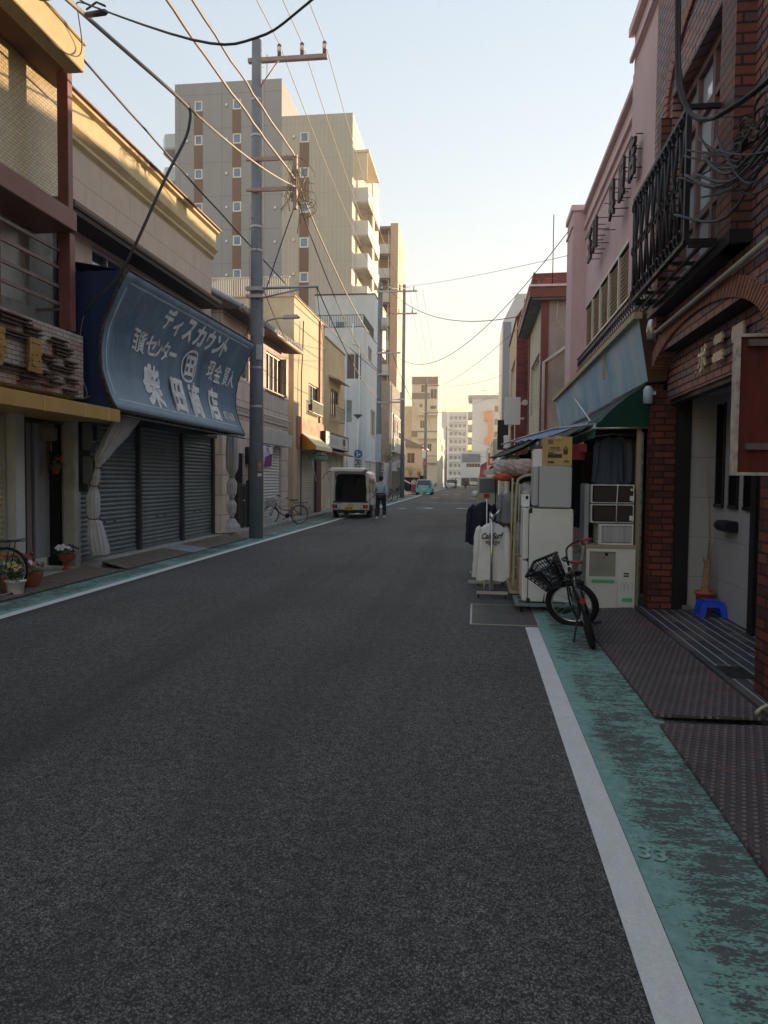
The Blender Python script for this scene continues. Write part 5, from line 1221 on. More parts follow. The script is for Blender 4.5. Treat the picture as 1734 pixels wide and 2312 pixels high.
t = upole(-6.2, 152, 12.4, 'farthest concrete pole near the street end'); b = MB(); b.box(-6.5, -5.0, 151.8, 151.9, 11.6, 11.7); part('crossarm', b, M['rustarm'], t)

# ================================================================ overhead cables
CG = 'overhead cables strung along the street'
def sag(p, q, s, n=18):
    p, q = Vector(p), Vector(q); return [p.lerp(q, i / n) - Vector((0, 0, s * 4 * (i / n) * (1 - i / n))) for i in range(n + 1)]
def smooth(P, n=4):
    out = []
    for i in range(len(P) - 1):
        p0, p1, p2, p3 = P[max(i - 1, 0)], P[i], P[i + 1], P[min(i + 2, len(P) - 1)]
        for k in range(n):
            t_ = k / n; out.append(.5 * ((2 * p1) + (p2 - p0) * t_ + (2 * p0 - 5 * p1 + 4 * p2 - p3) * t_ ** 2 + (3 * p1 - p0 - 3 * p2 + p3) * t_ ** 3))
    return out + [P[-1]]
def cable(pts, r, label, m=None, name='cable', group=CG, n=6):
    b = MB(); b.tube(smooth([Vector(p) for p in pts], 5) if len(pts) < 12 else pts, r, n); return solo(name, b, m or M['cable'], label, 'cable', group, base=pts[0])
def wavy(pts, a, rnd):
    out = []
    for i in range(len(pts) - 1):
        for k in range(4):
            p = pts[i].lerp(pts[i + 1], k / 4); out.append(p + Vector((rnd.uniform(-a, a), 0, rnd.uniform(-a, a))))
    return out + [pts[-1]]
rw = random.Random(21)
for i, x in enumerate((-5.14, -4.55, -3.97)):
    lb = ('left', 'middle', 'right')[i]
    x2 = (-5.9, -5.4, -4.8)[i]
    cable(sag((x, PY, 12.6), (x + .1, -14, 13.0), .75) [::-1] + sag((x, PY, 12.6), (x2, 45.25, 13.3), .45)[1:] + sag((x2, 45.25, 13.3), (x2 + .2, 60.85, 17.1), .1)[1:] + sag((x2 + .2, 60.85, 17.1), (x2 + .7, 77.3, 11.4), .2)[1:] + sag((x2 + .7, 77.3, 11.4), (x2 - .2, 116.8, 12.2), .5)[1:], .011, lb + ' of the three thin power wires over the pole crossarm', M['cable_l'])
cable(wavy(sag((-4.66, PY - .2, 9.7), (-4.5, -14, 9.8), .75), .012, rw), .023, 'right one of two lumpy wrapped cables reaching the pole bracket', M['cable_l'])
cable(wavy(sag((-4.66, PY - .2, 9.15), (-4.5, -14, 9.4), .85), .012, rw), .024, 'left one of two lumpy wrapped cables reaching the pole bracket', M['cable_l'])
k = Vector((-4.62, 11.55, 7.45))
cable([Vector((-4.55, 6.0, 6.55)), Vector((-4.58, 8.5, 6.95)), Vector((-4.6, 10.6, 7.3)), k], .026, 'grey cable pair ending at the sharp bend before the grey tower', M['cable_l'])
cable(sag(k, (-4.66, PY - .2, 8.95), .12), .018, 'thin straight cable from the sharp bend up to the pole bracket', M['cable_l'])
cable([k + Vector((0, -.05, .03)), k + Vector((.015, .02, -.05)), k + Vector((.0, .03, -.22)), k + Vector((-.08, .02, -.5)), Vector((-4.95, 11.4, 6.3)), Vector((-5.4, 11.25, 5.2)), Vector((-5.75, 11.35, 4.75)), Vector((-6.2, 11.45, 4.4)), Vector((-6.45, 11.62, 4.25))], .024, 'thick black drop cable hanging from the bend to the blue awning side')
cable([Vector((-6.45, 11.62, 4.25)), Vector((-6.55, 11.66, 3.9)), Vector((-6.5, 11.6, 3.3)), Vector((-6.4, 11.6, 2.95)), Vector((-6.5, 11.62, 2.86)), Vector((-6.35, 11.62, 2.92))], .006, 'thin loose wire ends dangling beside the blue awning', M['cable_l'])
cable(wavy(sag((-6.02, 10.5, 7.92), (-5.95, 45.2, 8.0), .35, 14), .006, rw), .018, 'dark cable running from the ochre eave along the shop fronts')
cable([Vector((-6.0, 8.6, 8.0)), Vector((-5.5, 8.78, 7.47)), Vector((-4.6, 8.0, 6.95)), Vector((-4.0, 7.42, 6.43)), Vector((-2.0, 5.06, 4.62)), Vector((-1.45, 4.75, 4.42)), Vector((-1.0, 4.46, 4.46)), Vector((0.2, 3.7, 4.75))], .0085, 'black wire swinging across the top left of the sky')
cable([Vector((-6.05, 9.2, 7.75)), Vector((-5.9, 9.8, 7.55)), Vector((-5.82, 10.3, 7.62)), Vector((-5.8, 10.45, 7.85)), Vector((-5.6, 10.0, 8.0)), Vector((-5.0, 8.9, 7.45)), Vector((-4.1, 7.6, 6.55))], .009, 'thin looped wire by the ochre eave gutter')
b = MB(); b.tube([(-4.3, 7.85, 6.62), (-3.75, 7.2, 6.22)], .03, 6); b.tube([(-4.3, 7.85, 6.68), (-4.0, 7.5, 6.52), (-3.75, 7.2, 6.28)], .012, 5)
solo('cable_splice', b, M['cable'], 'black splice sleeve on the wire at the top left of the sky', 'cable splice')
cable(sag((-4.64, PY - .15, 9.1), (-5.6, 45.2, 9.3), .7), .022, 'sunlit thick cable from pole bracket on to the second pole', M['cable_l'])
cable(sag((-4.6, PY - .15, 8.6), (-5.5, 45.2, 8.1), 1.2), .016, 'dark sagging cable between the first two poles')
cable(sag((-4.1, PY - .18, 6.45), (-5.3, 45.2, 6.3), .9), .014, 'low cable from the lower pole arm to the second pole')
cable(sag((-4.66, PY - .2, 8.5), (-5.4, PY - .18, 6.45), -.05, 6), .016, 'short dark cable from bracket down to the lower arm')
cable(sag((-5.5, PY - .1, 6.4), (-6.95, 20.8, 5.2), .15, 8), .010, 'thin service wire from pole to the pink house wall')
cable(sag((-5.5, PY - .1, 6.4), (-6.9, 28.3, 6.4), .3, 8), .010, 'thin service wire from pole to the tan shop')
cable(sag((-4.1, PY - .2, 6.45), (-6.9, 33.4, 7.4), .3, 8), .010, 'thin service wire from arm to the peach shop')
cable(sag((-5.3, 45.2, 12.9), (2.3, 20.5, 6.3), 1.0), .014, 'sagging wire across the street to the weathered house')
cable(sag((-5.0, 45.2, 9.1), (2.1, 17.5, 7.4), 1.6), .011, 'wire rising across the street to the pink shop')
cable(sag((-5.4, 77.3, 11.3), (1.6, 25, 6.9), .8), .010, 'lower crossing wire from the third pole to the right side')
cable(sag((-5.0, 77.3, 15.0 - 3.6), (2.0, 60.5, 10.0), .5), .012, 'crossing wire from the third pole to the white slab building')
cable(sag((-4.9, 45.2, 13.2), (2.05, 17.6, 6.75), .12), .006, 'thin straight wire crossing the sky to the pink shop')
cable(sag((-6.0, 117, 12.3), (2.0, 62.5, 8.9), .5), .012, 'far level wire crossing above the street end')
cable(sag((-6.0, 117, 11.5), (2.0, 88, 5.4), .8), .014, 'far sagging wire crossing above the street end')
cable(sag((-5.4, 77.3, 8.5), (-5.2, 45.3, 9.2), .9), .02, 'cable between second and third poles')
cable(sag((-5.2, 77.3, 8.4), (-5.9, 117, 8.6), 1.2), .025, 'cable between third and fourth poles')
cable(sag((-5.9, 117, 8.4), (-6.0, 152, 8.2), 1.3), .03, 'cable between the two farthest poles')
cable(sag((-5.9, 117, 7.8), (2.2, 140, 5.8), .8), .03, 'low far wire crossing to the right side')
# the tangle of drop wires on the near pole's bracket
b = MB(); rt = random.Random(8)
for i in range(30):
    p = Vector((-4.66 + rt.uniform(-.25, .12), PY - .2 + rt.uniform(-.12, .12), rt.uniform(8.75, 9.75)))
    q = p + Vector((rt.uniform(-.25, .5), rt.uniform(-.1, .15), rt.uniform(-1.1, -.2)))
    m_ = (p + q) / 2 + Vector((rt.uniform(-.15, .2), rt.uniform(-.1, .1), rt.uniform(-.25, .1)))
    b.tube([p, p.lerp(m_, .6) + Vector((.03, 0, 0)), m_, q.lerp(m_, .5), q], rt.choice((.007, .01, .014)), 5)
for i in range(7):
    c = Vector((-4.5 + rt.uniform(-.15, .2), PY - .2, rt.uniform(8.2, 8.8))); r = rt.uniform(.1, .22)
    b.tube([c + Vector((r * math.cos(2 * PI * j / 12), rt.uniform(-.03, .03), r * math.sin(2 * PI * j / 12))) for j in range(12)], .009, 5, closed=True)
solo('cable_tangle', b, mat('mixed_cables', '6b5c4a', .6, var=.6, vs=3), 'tangle of loose drop wires hanging from the near pole bracket', 'cables')
# bundle of black cables in front of the tall brick window
b = MB(); rt = random.Random(4)
base = [Vector((1.45, 6.15, 7.0)), Vector((1.47, 6.1, 5.9)), Vector((1.48, 6.05, 5.0)), Vector((1.50, 6.02, 4.6)), Vector((1.54, 5.9, 4.35)), Vector((1.60, 5.7, 4.2)), Vector((1.66, 5.4, 4.12)), Vector((1.72, 4.9, 4.05)), Vector((1.78, 4.2, 4.0))]
for i in range(8):
    o_ = Vector((rt.uniform(-.018, .018), rt.uniform(-.018, .018), rt.uniform(-.012, .012)))
    b.tube(smooth([p + o_ + Vector((rt.uniform(-.01, .01), rt.uniform(-.01, .01), 0)) for p in base]), rt.choice((.006, .009, .011)), 6)
solo('cable_bundle', b, M['cable'], 'thick black cable bundle curving down in front of the tall brick window', 'cables')
b = MB()
for i in range(16):
    p = Vector((rt.uniform(1.58, 1.68), rt.uniform(5.5, 6.6), rt.uniform(3.7, 4.3))); q = Vector((1.85, rt.uniform(4.3, 5.0), rt.uniform(3.45, 4.05)))
    m_ = (p + q) / 2 + Vector((rt.uniform(-.05, .05), 0, rt.uniform(-.35, -.02)))
    b.tube(smooth([p, m_, q], 6), rt.choice((.006, .008, .012)), 5)
for i in range(8):
    c = Vector((1.75, rt.uniform(5.0, 5.6), rt.uniform(3.65, 3.95))); r = rt.uniform(.06, .16)
    b.tube([c + Vector((rt.uniform(-.02, .02), r * math.cos(2 * PI * j / 14), .55 * r * math.sin(2 * PI * j / 14))) for j in range(14)], .008, 5, closed=True)
solo('cable_tangle', b, M['cable'], 'coils of thin black wires hanging at the brick pier by the right border', 'cables')
# ================================================================ vehicles
M['tyre'] = mat('tyre_rubber', '141416', .85, var=.15, vs=9)
M['hub'] = mat('wheel_steel', '9a9c9f', .35, .7, var=.08)
M['silver'] = mat('silver_car_paint', 'a5a7a8', .28, .35, var=.03, spec=.6)
M['carwhite'] = mat('white_car_paint', 'd6d7d6', .25, .0, var=.03, spec=.6)
M['carblue'] = mat('sky_blue_car_paint', '3f9fd0', .25, .1, var=.03, spec=.6)
M['carglass'] = glass_mat('car_glass', '15191d', .05, .9, .15)
M['lampred'] = mat('red_lamp_lens', '7a1c20', .25, var=.1, spec=.6)
M['plate_y'] = mat('yellow_plate', 'd8a41c', .5, var=.04)
M['plastic_k'] = mat('black_plastic', '1b1c1e', .6, var=.1)
def wheel(parent, x, y, r, w, side):
    b = MB(); b.lathe([(r * .62, -w / 2), (r * .93, -w / 2), (r, -w * .35), (r, w * .35), (r * .93, w / 2), (r * .62, w / 2)], (x, y, r), 24, 'x', cap=False)
    o = part('wheel', b, M['tyre'], parent)
    b = MB(); b.lathe([(r * .64, -w * .4), (r * .64, w * .4 * 1), (r * .58, w * .30), (r * .25, w * .22), (r * .18, w * .34), (0.001, w * .36)], (0, 0, 0), 20, 'x')
    if side < 0: b.xf(Matrix.Scale(-1, 4, (1, 0, 0)))
    b.xf(Matrix.Translation((x, y, r))); part('rim', b, M['hub'], o)
def loft(mb, secs, smooth=True, caps=(True, True)):
    n = len(secs[0]); vs = [p for s in secs for p in s]
    mb.add(vs, [(i * n + k, i * n + (k + 1) % n, (i + 1) * n + (k + 1) % n, (i + 1) * n + k) for i in range(len(secs) - 1) for k in range(n)], smooth)
    if caps[0]: mb.add(secs[0], [tuple(range(n))])
    if caps[1]: mb.add(secs[-1], [tuple(range(n))])
    return mb
# --- kei van with its tailgate up
VX, VY = -4.955, 29.05
t = thing('parked_van', 'silver kei van parked on the left with open tailgate and dark empty cargo bay', 'van', (VX, VY, 0), local=True)
def vsec(y, hw, zs, zb, zt, hb=None, rt=1.0):
    half = [(hw * .93, zs), (hw, zs + .14), (hw, zb), (hw * .97, zb + .12), (hw * .90 * rt, zt - .14), (hw * .84 * rt, zt - .05), (hw * .70 * rt, zt)]
    return [(x, y, z) for x, z in half] + [(-x, y, z) for x, z in half[::-1]]
b = MB(); loft(b, [vsec(0, .725, .32, .95, 1.86), vsec(.06, .737, .28, .95, 1.88), vsec(1.3, .74, .25, .95, 1.89), vsec(2.35, .74, .25, .95, 1.87), vsec(2.75, .735, .25, .95, 1.70, rt=.97), vsec(3.15, .72, .26, .95, 1.22, rt=1.02), vsec(3.36, .68, .3, .8, .98, rt=1.04)], caps=(False, True))
# rear frame around the cargo opening
out = vsec(0, .725, .32, .95, 1.86); inn = [(x, 0, z) for x, z in ((.62, .68), (.63, .8), (.635, 1.0), (.63, 1.2), (.585, 1.62), (.56, 1.72), (.46, 1.76))]; inn += [(-x, y, z) for x, y, z in inn[::-1]]
n = 14; b.add(out + inn, [(i, (i + 1) % n, n + (i + 1) % n, n + i) for i in range(n)])
part('body', b, M['silver'], t)
b = MB(); deep = [(x * .98, 2.1, z) for x, y, z in inn]; b.add(inn + deep, [(i, (i + 1) % n, n + (i + 1) % n, n + i) for i in range(n)] + [tuple(range(n, 2 * n))])
b.box(-.58, .58, 1.15, 1.3, .69, 1.25); b.box(-.5, -.1, 1.2, 1.3, 1.25, 1.5); b.box(.1, .5, 1.2, 1.3, 1.25, 1.5)
b.tube([(.0, .9, 1.66), (.0, 1.0, 1.62), (.03, 1.05, 1.58)], .02, 5)
part('cargo_bay', b, M['plastic_k'], t)
b = MB(); b.prism([(-.72, .30), (.72, .30), (.74, .36), (.74, .56), (.70, .62), (-.70, .62), (-.74, .56), (-.74, .36)], 'y', -.10, .05); bp = part('bumper', b, M['silver'], t, bevel=.02)
b = MB(); b.box(-.70, .70, -.115, -.10, .30, .345); part('lower_trim', b, M['plastic_k'], bp)
for s in (-1, 1):
    b = MB(); b.box(s * .50 - .0, s * .715, -.125, -.09, .40, .545); part('tail_lamp', b, M['lampred'], t, bevel=.01)
    b = MB(); b.box(s * .47, s * .50, -.123, -.09, .40, .545); part('reverse_lamp', b, M['white'], t)
b = MB(); b.box(-.22, .13, -.135, -.115, .335, .50); pl = part('number_plate', b, M['plate_y'], t, bevel=.004)
b = MB(); text_to(b, '47-47', lambda u, v, d: (-.035 + u, -.137 - d, .395 + v), width=.26, height=.085, bold=.03)
text_to(b, '足立 480', lambda u, v, d: (-.035 + u, -.137 - d, .47 + v), width=.17, height=.035, bold=.01); text_to(b, 'あ', lambda u, v, d: (-.19 + u, -.137 - d, .40 + v), width=.035, height=.04, bold=.01)
part('plate_characters', b, M['black'], pl)
b = MB(); b.box(-.70, .70, -.02, .03, .62, .68); part('sill_plate', b, M['plastic_k'], t)
b = MB(); loft(b, [[(x, y, z + o) for x, o in ((-.60, 0), (-.68, .03), (-.68, .07), (-.60, .10), (.60, .10), (.68, .07), (.68, .03), (.60, 0))] for y, z in ((.10, 1.84), (-.10, 1.87), (-.45, 1.90), (-.80, 1.90), (-.98, 1.86))])
tg = part('tailgate', b, M['carwhite'], t)
b = MB(); b.box(-.52, .52, -.72, -.15, 1.862, 1.878); part('rear_window', b, M['carglass'], tg)
b = MB(); b.tube([(-.55, -.85, 1.88), (-.72, -.95, 1.84), (-.86, -1.0, 1.72), (-.90, -1.02, 1.55)], .012, 5); part('wiper', b, M['plastic_k'], tg)
for s in (-1, 1):
    b = MB(); b.tube([(s * .60, .02, 1.55), (s * .58, -.42, 1.86)], .012, 6); part('gas_strut', b, M['plastic_k'], t)
    for y0, y1 in ((.28, 1.10), (1.18, 1.92), (2.0, 2.62)):
        b = MB(); z1 = 1.60 if y1 < 2.5 else 1.52
        q = [(.742, y0, 1.06), (.742, y1, 1.06), (.672, y1 - (.16 if y1 > 2.5 else 0), z1), (.672, y0, z1)]
        b.hexa([(s * (x - .03), y, z) for x, y, z in q] + [(s * (x + .004), y, z) for x, y, z in q]); part('side_window', b, M['carglass'], t)
    b = MB(); b.box(s * .742, s * .752, .2, 2.7, .52, .54); b.box(s * .738, s * .748, 1.13, 1.145, .4, 1.6); b.box(s * .738, s * .748, 1.95, 1.965, .4, 1.6); b.box(s * .74, s * .757, 1.2, 1.33, .92, .95); part('door_trim', b, M['plastic_k'], t)
    for y in (.52, 2.86):
        b = MB(); b.lathe([(.34, -.012), (.34, .012)], (s * .737, y, .30), 24, 'x'); part('wheel_arch', b, M['plastic_k'], t)
        wheel(t, s * .685, y, .275, .165, s)
b = MB(); b.prism([(.76, 2.5), (.96, 2.52), (.96, 2.58), (.76, 2.6)], 'z', 1.02, 1.18); part('wing_mirror', b, M['plastic_k'], t, bevel=.015)
b = MB(); b.tube([(.3, .02, .26), (.3, -.06, .25)], .025, 6); b.box(-.5, .5, .1, .6, .2, .32); part('underbody', b, M['plastic_k'], t)
# --- generic small car
def car(name, label, cat, loc, rz, paint, roofp, secs, glass, r, wy, hwm, plate=None, rear=True, lamps=None):
    t = thing(name, label, cat, loc, local=True, rot=(0, 0, rz))
    b = MB(); loft(b, [[(x, y, z) for x, z in ((h * .92, zs), (h, zs + .15), (h, zb - .1), (h * .97, zb))] + [(-x, y, z) for x, z in ((h * .97, zb), (h, zb - .1), (h, zs + .15), (h * .92, zs))] for y, h, zs, zb in secs])
    part('body', b, paint, t)
    b = MB(); loft(b, [[(h, y0, z0), (h * .86, y1, z1), (-h * .86, y1, z1), (-h, y0, z0)] for y0, z0, y1, z1, h in glass]); c = part('cabin', b, M['carglass'], t)
    ys = [g_[2] for g_ in glass]; zt = max(g_[3] for g_ in glass); h = glass[1][4] * .86
    b = MB(); b.prism([(-h, zt - .02), (h, zt - .02), (h * .98, zt + .03), (h * .8, zt + .06), (-h * .8, zt + .06), (-h * .98, zt + .03)], 'y', min(ys) - .03, max(ys) + .03); part('roof', b, roofp, t, bevel=.015)
    b = MB()
    for g_ in (glass[0], glass[1], glass[-1]):
        for s in (-1, 1): b.tube([(s * g_[4], g_[0], g_[1]), (s * g_[4] * .865, g_[2], g_[3])], .035, 6)
    part('pillar', b, paint, c)
    for s in (-1, 1):
        for y in wy: wheel(t, s * (hwm - .08), y, r, .17, s)
    y0 = secs[0][0]
    for s in (-1, 1):
        b = MB(); q = lamps or (.52, .70, .72, .95)
        b.box(s * q[0], s * q[1], y0 - .02, y0 + .1, q[2], q[3]); part('tail_lamp' if rear else 'headlight', b, M['lampred'] if rear else M['white'], t, bevel=.02)
    b = MB(); b.box(-.2, .2, y0 - .035, y0 + .02, .48, .62); part('number_plate', b, plate or M['plate_y'], t)
    b = MB(); b.box(-hwm * .95, hwm * .95, y0 - .03, y0 + .05, .28, .44); part('bumper', b, M['plastic_k'] if not rear else paint, t, bevel=.02)
    return t
HB = [(0, .72, .3, .85), (.12, .79, .24, .95), (1.0, .80, .22, .95), (2.6, .80, .22, .92), (3.2, .78, .24, .86), (3.65, .66, .3, .72)]
HG = [(.08, .94, .35, 1.43, .74), (.75, .94, .75, 1.46, .76), (2.2, .94, 1.85, 1.45, .75), (2.75, .90, 2.0, 1.42, .72)]
car('parked_car', 'small sky blue hatchback with white roof parked on the left', 'car', (-5.12, 72.3, 0), 0, M['carblue'], M['carwhite'], HB, HG, .30, (.65, 2.95), .80)
car('parked_car', 'white car facing the camera far down the left side', 'car', (-4.4, 130, 0), PI, M['carwhite'], M['carwhite'], HB, HG, .30, (.65, 2.95), .80, M['white'], False)
TR = [(0, .82, .35, 1.0), (.08, .85, .3, 1.15), (1.4, .85, .3, 1.15), (1.5, .85, .45, 1.0), (3.8, .85, .5, 1.0)]
TG = [(.06, 1.12, .3, 1.9, .80), (.5, 1.14, .5, 1.93, .80), (1.2, 1.14, 1.2, 1.93, .80), (1.42, 1.14, 1.35, 1.9, .80)]
car('oncoming_truck', 'pale blue white small truck facing the camera at the street end', 'truck', (-.55, 152, 0), PI, M['carwhite'], M['carwhite'], TR, TG, .30, (.6, 3.1), .84, M['white'], False)

# ================================================================ people
def skin_mesh(V, E, R_, sub=2):
    me = bpy.data.meshes.new('figure'); me.from_pydata(V, E, []); o = bpy.data.objects.new('figure', me); COL.objects.link(o)
    sm = o.modifiers.new('skin', 'SKIN')
    for i, r in enumerate(R_): me.skin_vertices[0].data[i].radius = (r, r) if not isinstance(r, tuple) else r
    for i in range(len(V)): me.skin_vertices[0].data[i].use_root = (i == 0)
    sm.use_smooth_shade = True; sb = o.modifiers.new('sub', 'SUBSURF'); sb.levels = sub
    dg = bpy.context.evaluated_depsgraph_get(); dg.update(); ev = o.evaluated_get(dg); em = ev.to_mesh()
    vs = [tuple(v.co) for v in em.vertices]; fs = [tuple(p.vertices) for p in em.polygons]
    ev.to_mesh_clear(); bpy.data.objects.remove(o); bpy.data.meshes.remove(me)
    return vs, fs
M['skin'] = mat('skin', 'a8765c', .6, var=.06); M['hair'] = mat('black_hair', '17130f', .6, var=.3, vs=30)
def hand(b, w, d, s):
    w = Vector(w); d = Vector(d).normalized(); side = Vector((0, 1, 0)); nrm = d.cross(side).normalized()
    b.tube([w, w + d * .04, w + d * .085], [.022, .032, .030], 8)
    for k, L in enumerate((.07, .08, .075, .06)):
        p = w + d * .08 + side * (.026 - .0175 * k); q = p + d * L * .5 + nrm * .006 * s; r = q + d * L * .4 + nrm * .018 * s
        b.tube([p, q, r], [.0095, .0085, .006], 6)
    p = w + d * .025 + side * .026; b.tube([p, p + side * .022 + d * .025, p + side * .026 + d * .055], [.011, .010, .007], 6)
def person(label, loc, rz, J, top, legs, shoe, H=1.0, skirt=None, hair_long=False, group=None, long_sleeve=True):
    t = thing('person', label, 'person', loc, local=True, rot=(0, 0, rz), group=group)
    t.scale = (H, H, H)
    ks = ['pel', 'spi', 'che', 'nec', 'hd0', 'hd1', 'hd2', 'sl', 'el', 'wl', 'sr', 'er', 'wr', 'hl', 'kl', 'al', 'tl', 'hr', 'kr', 'ar', 'tr']
    V = [J[k] for k in ks]; ix = {k: i for i, k in enumerate(ks)}
    E = [(ix[a], ix[b_]) for a, b_ in (('pel', 'spi'), ('spi', 'che'), ('che', 'nec'), ('nec', 'hd0'), ('hd0', 'hd1'), ('hd1', 'hd2'), ('che', 'sl'), ('sl', 'el'), ('el', 'wl'), ('che', 'sr'), ('sr', 'er'), ('er', 'wr'), ('pel', 'hl'), ('hl', 'kl'), ('kl', 'al'), ('al', 'tl'), ('pel', 'hr'), ('hr', 'kr'), ('kr', 'ar'), ('ar', 'tr'))]
    Rr = dict(pel=(.13, .10), spi=(.125, .095), che=(.14, .10), nec=.055, hd0=.065, hd1=.085, hd2=.05, sl=.06, el=.043, wl=.03, sr=.06, er=.043, wr=.03, hl=.085, kl=.055, al=.036, tl=.03, hr=.085, kr=.055, ar=.036, tr=.03)
    vs, fs = skin_mesh(V, E, [Rr[k] for k in ks]); b = MB(); b.add(vs, fs, True)
    for w_, e_, s in (('wl', 'el', 1), ('wr', 'er', -1)): hand(b, J[w_], Vector(J[w_]) - Vector(J[e_]), s)
    h = Vector(J['hd1']); b.tube([h + Vector((0, .085, -.0)), h + Vector((0, .105, -.03)), h + Vector((0, .085, -.035))], [.008, .014, .010], 6)
    for s in (-1, 1): b.ball(h + Vector((s * .083, .0, -.01)), .012, .022, .032, 8, 6)
    part('body', b, M['skin'], t)
    b = MB()
    for s in (-1, 1): b.ball(h + Vector((s * .032, .078, .012)), .012, .008, .008, 8, 6)
    b.ball(h + Vector((0, .082, -.055)), .022, .006, .006, 8, 4); part('face', b, mat('dark_features', '2a1a16', .6) if 'dark_features' not in bpy.data.materials else bpy.data.materials['dark_features'], t)
    ts = ['pel', 'spi', 'che', 'sl', 'el', 'wl', 'sr', 'er', 'wr']; tx = {k: i for i, k in enumerate(ts)}
    E = [(tx[a], tx[b_]) for a, b_ in (('pel', 'spi'), ('spi', 'che'), ('che', 'sl'), ('sl', 'el'), ('el', 'wl'), ('che', 'sr'), ('sr', 'er'), ('er', 'wr'))]
    tr_ = dict(pel=(.155, .122), spi=(.16, .122), che=(.165, .12), sl=.075, el=.062, wl=.05, sr=.075, er=.062, wr=.05)
    VV = {k: Vector(J[k]) for k in ts}; VV['pel'] = VV['pel'] + Vector((0, 0, -.02))
    VV['wl'] = VV['el'].lerp(VV['wl'], .86); VV['wr'] = VV['er'].lerp(VV['wr'], .86)
    vs, fs = skin_mesh([tuple(VV[k]) for k in ts], E, [tr_[k] for k in ts]); b = MB(); b.add(vs, fs, True)
    b.lathe([(.075, -.03), (.068, .035)], Vector(J['nec']) - Vector((0, 0, .02)), 12, cap=False)
    part('shirt', b, top, t)
    if skirt is None:
        ls = ['pel', 'hl', 'kl', 'al', 'hr', 'kr', 'ar']; lx = {k: i for i, k in enumerate(ls)}
        E = [(lx[a], lx[b_]) for a, b_ in (('pel', 'hl'), ('hl', 'kl'), ('kl', 'al'), ('pel', 'hr'), ('hr', 'kr'), ('kr', 'ar'))]
        VV = {k: Vector(J[k]) for k in ls}; VV['al'] = VV['kl'].lerp(VV['al'], .92); VV['ar'] = VV['kr'].lerp(VV['ar'], .92); VV['pel'] += Vector((0, 0, .03))
        lr = dict(pel=(.162, .128), hl=.105, kl=.085, al=.078, hr=.105, kr=.085, ar=.078)
        vs, fs = skin_mesh([tuple(VV[k]) for k in ls], E, [lr[k] for k in ls]); b = MB(); b.add(vs, fs, True); part('trousers', b, legs, t)
        b = MB(); p = Vector(J['pel']) + Vector((0, 0, .085)); b.lathe([(.172, -.02), (.172, .02)], (0, 0, 0), 20); b.xf(Matrix.Translation(p) @ Matrix.Diagonal((1.06, .82, 1, 1))); part('belt', b, M['plastic_k'], t)
    else:
        b = MB(); p = Vector(J['pel']); b.grid(lambda i, j: (p.x + (.15 + .13 * j + .02 * math.cos(i * 2 * PI * 9) * j) * math.cos(2 * PI * i), p.y + (.12 + .13 * j + .02 * math.cos(i * 2 * PI * 9) * j) * math.sin(2 * PI * i), p.z + .1 - (.82) * j), 54, 8, closed_u=True); part('skirt', b, skirt, t)
    b = MB()
    for a, q in (('al', 'tl'), ('ar', 'tr')):
        A_, T_ = Vector(J[a]), Vector(J[q]); d = (T_ - A_); d.z = 0
        b.tube([A_ - d * .35 - Vector((0, 0, .03)), A_ + Vector((0, 0, -.02)), A_.lerp(T_, .6) + Vector((0, 0, -.0)), T_ + d * .15 - Vector((0, 0, .0))], [.038, .045, .042, .03], 8)
    part('shoes', b, shoe, t)
    b = MB(); b.ball(h + Vector((0, -.018, .035)), .098, .105, .10, 14, 10)
    if hair_long: b.tube([h + Vector((0, -.05, .0)), h + Vector((0, -.08, -.12)), h + Vector((0, -.07, -.25))], [.08, .075, .03], 8)
    else: b.ball(h + Vector((0, -.05, -.03)), .082, .06, .07, 12, 8)
    part('hair', b, M['hair'], t)
    return t
WALK = dict(pel=(0, 0, .93), spi=(0, .0, 1.12), che=(0, .03, 1.31), nec=(0, .04, 1.45), hd0=(0, .05, 1.51), hd1=(0, .06, 1.585), hd2=(0, .06, 1.66),
            sl=(-.19, .03, 1.37), el=(-.255, .0, 1.11), wl=(-.29, .10, .88), sr=(.19, .03, 1.37), er=(.25, -.05, 1.11), wr=(.26, -.0, .86),
            hl=(-.10, 0, .88), kl=(-.11, -.01, .48), al=(-.12, -.10, .09), tl=(-.12, .05, .035), hr=(.10, 0, .88), kr=(.12, .16, .50), ar=(.13, .12, .13), tr=(.14, .27, .09))
STAND = dict(WALK); STAND.update(kl=(-.10, .02, .48), al=(-.11, 0, .08), tl=(-.11, .14, .03), kr=(.10, .02, .48), ar=(.11, 0, .08), tr=(.11, .14, .03))
person('man in light blue shirt and dark trousers walking away beside the silver van', (-3.68, 28.45, 0), rad(-4), WALK, mat('light_blue_shirt', '7c93a8', .8, var=.1, vs=9, bump=.3, bs=14), mat('navy_trousers', '181b26', .85, var=.15, bump=.3, bs=12), M['white'], 1.0)
t = thing('carrier_bag', 'small pale plastic carrier bag held in the walking man left hand', 'bag', (-3.975, 28.58, .56))
b = MB(); b.prism([(-4.08, .56), (-3.87, .56), (-3.86, .70), (-3.90, .78), (-4.05, .78), (-4.09, .70)], 'y', 28.52, 28.64); part('sack', b, mat('pale_plastic_bag', 'b7bfc4', .4, var=.1), t, bevel=.02)
b = MB(); b.tube([(-4.04, 28.58, .77), (-3.99, 28.57, .83), (-3.93, 28.58, .77)], .006, 5); part('handle', b, M['white'], t)
S2 = dict(STAND); S2.update(wl=(-.2, .28, 1.05), wr=(.2, .28, 1.05))
person('woman in grey white top and long red skirt standing behind the blue car', (-6.15, 73.0, 0), rad(200), S2, mat('grey_white_top', 'a3abb5', .8, var=.15, vs=8), None, M['black'], .98, skirt=mat('dark_red_skirt', '7a2030', .85, var=.15, vs=8), hair_long=True)
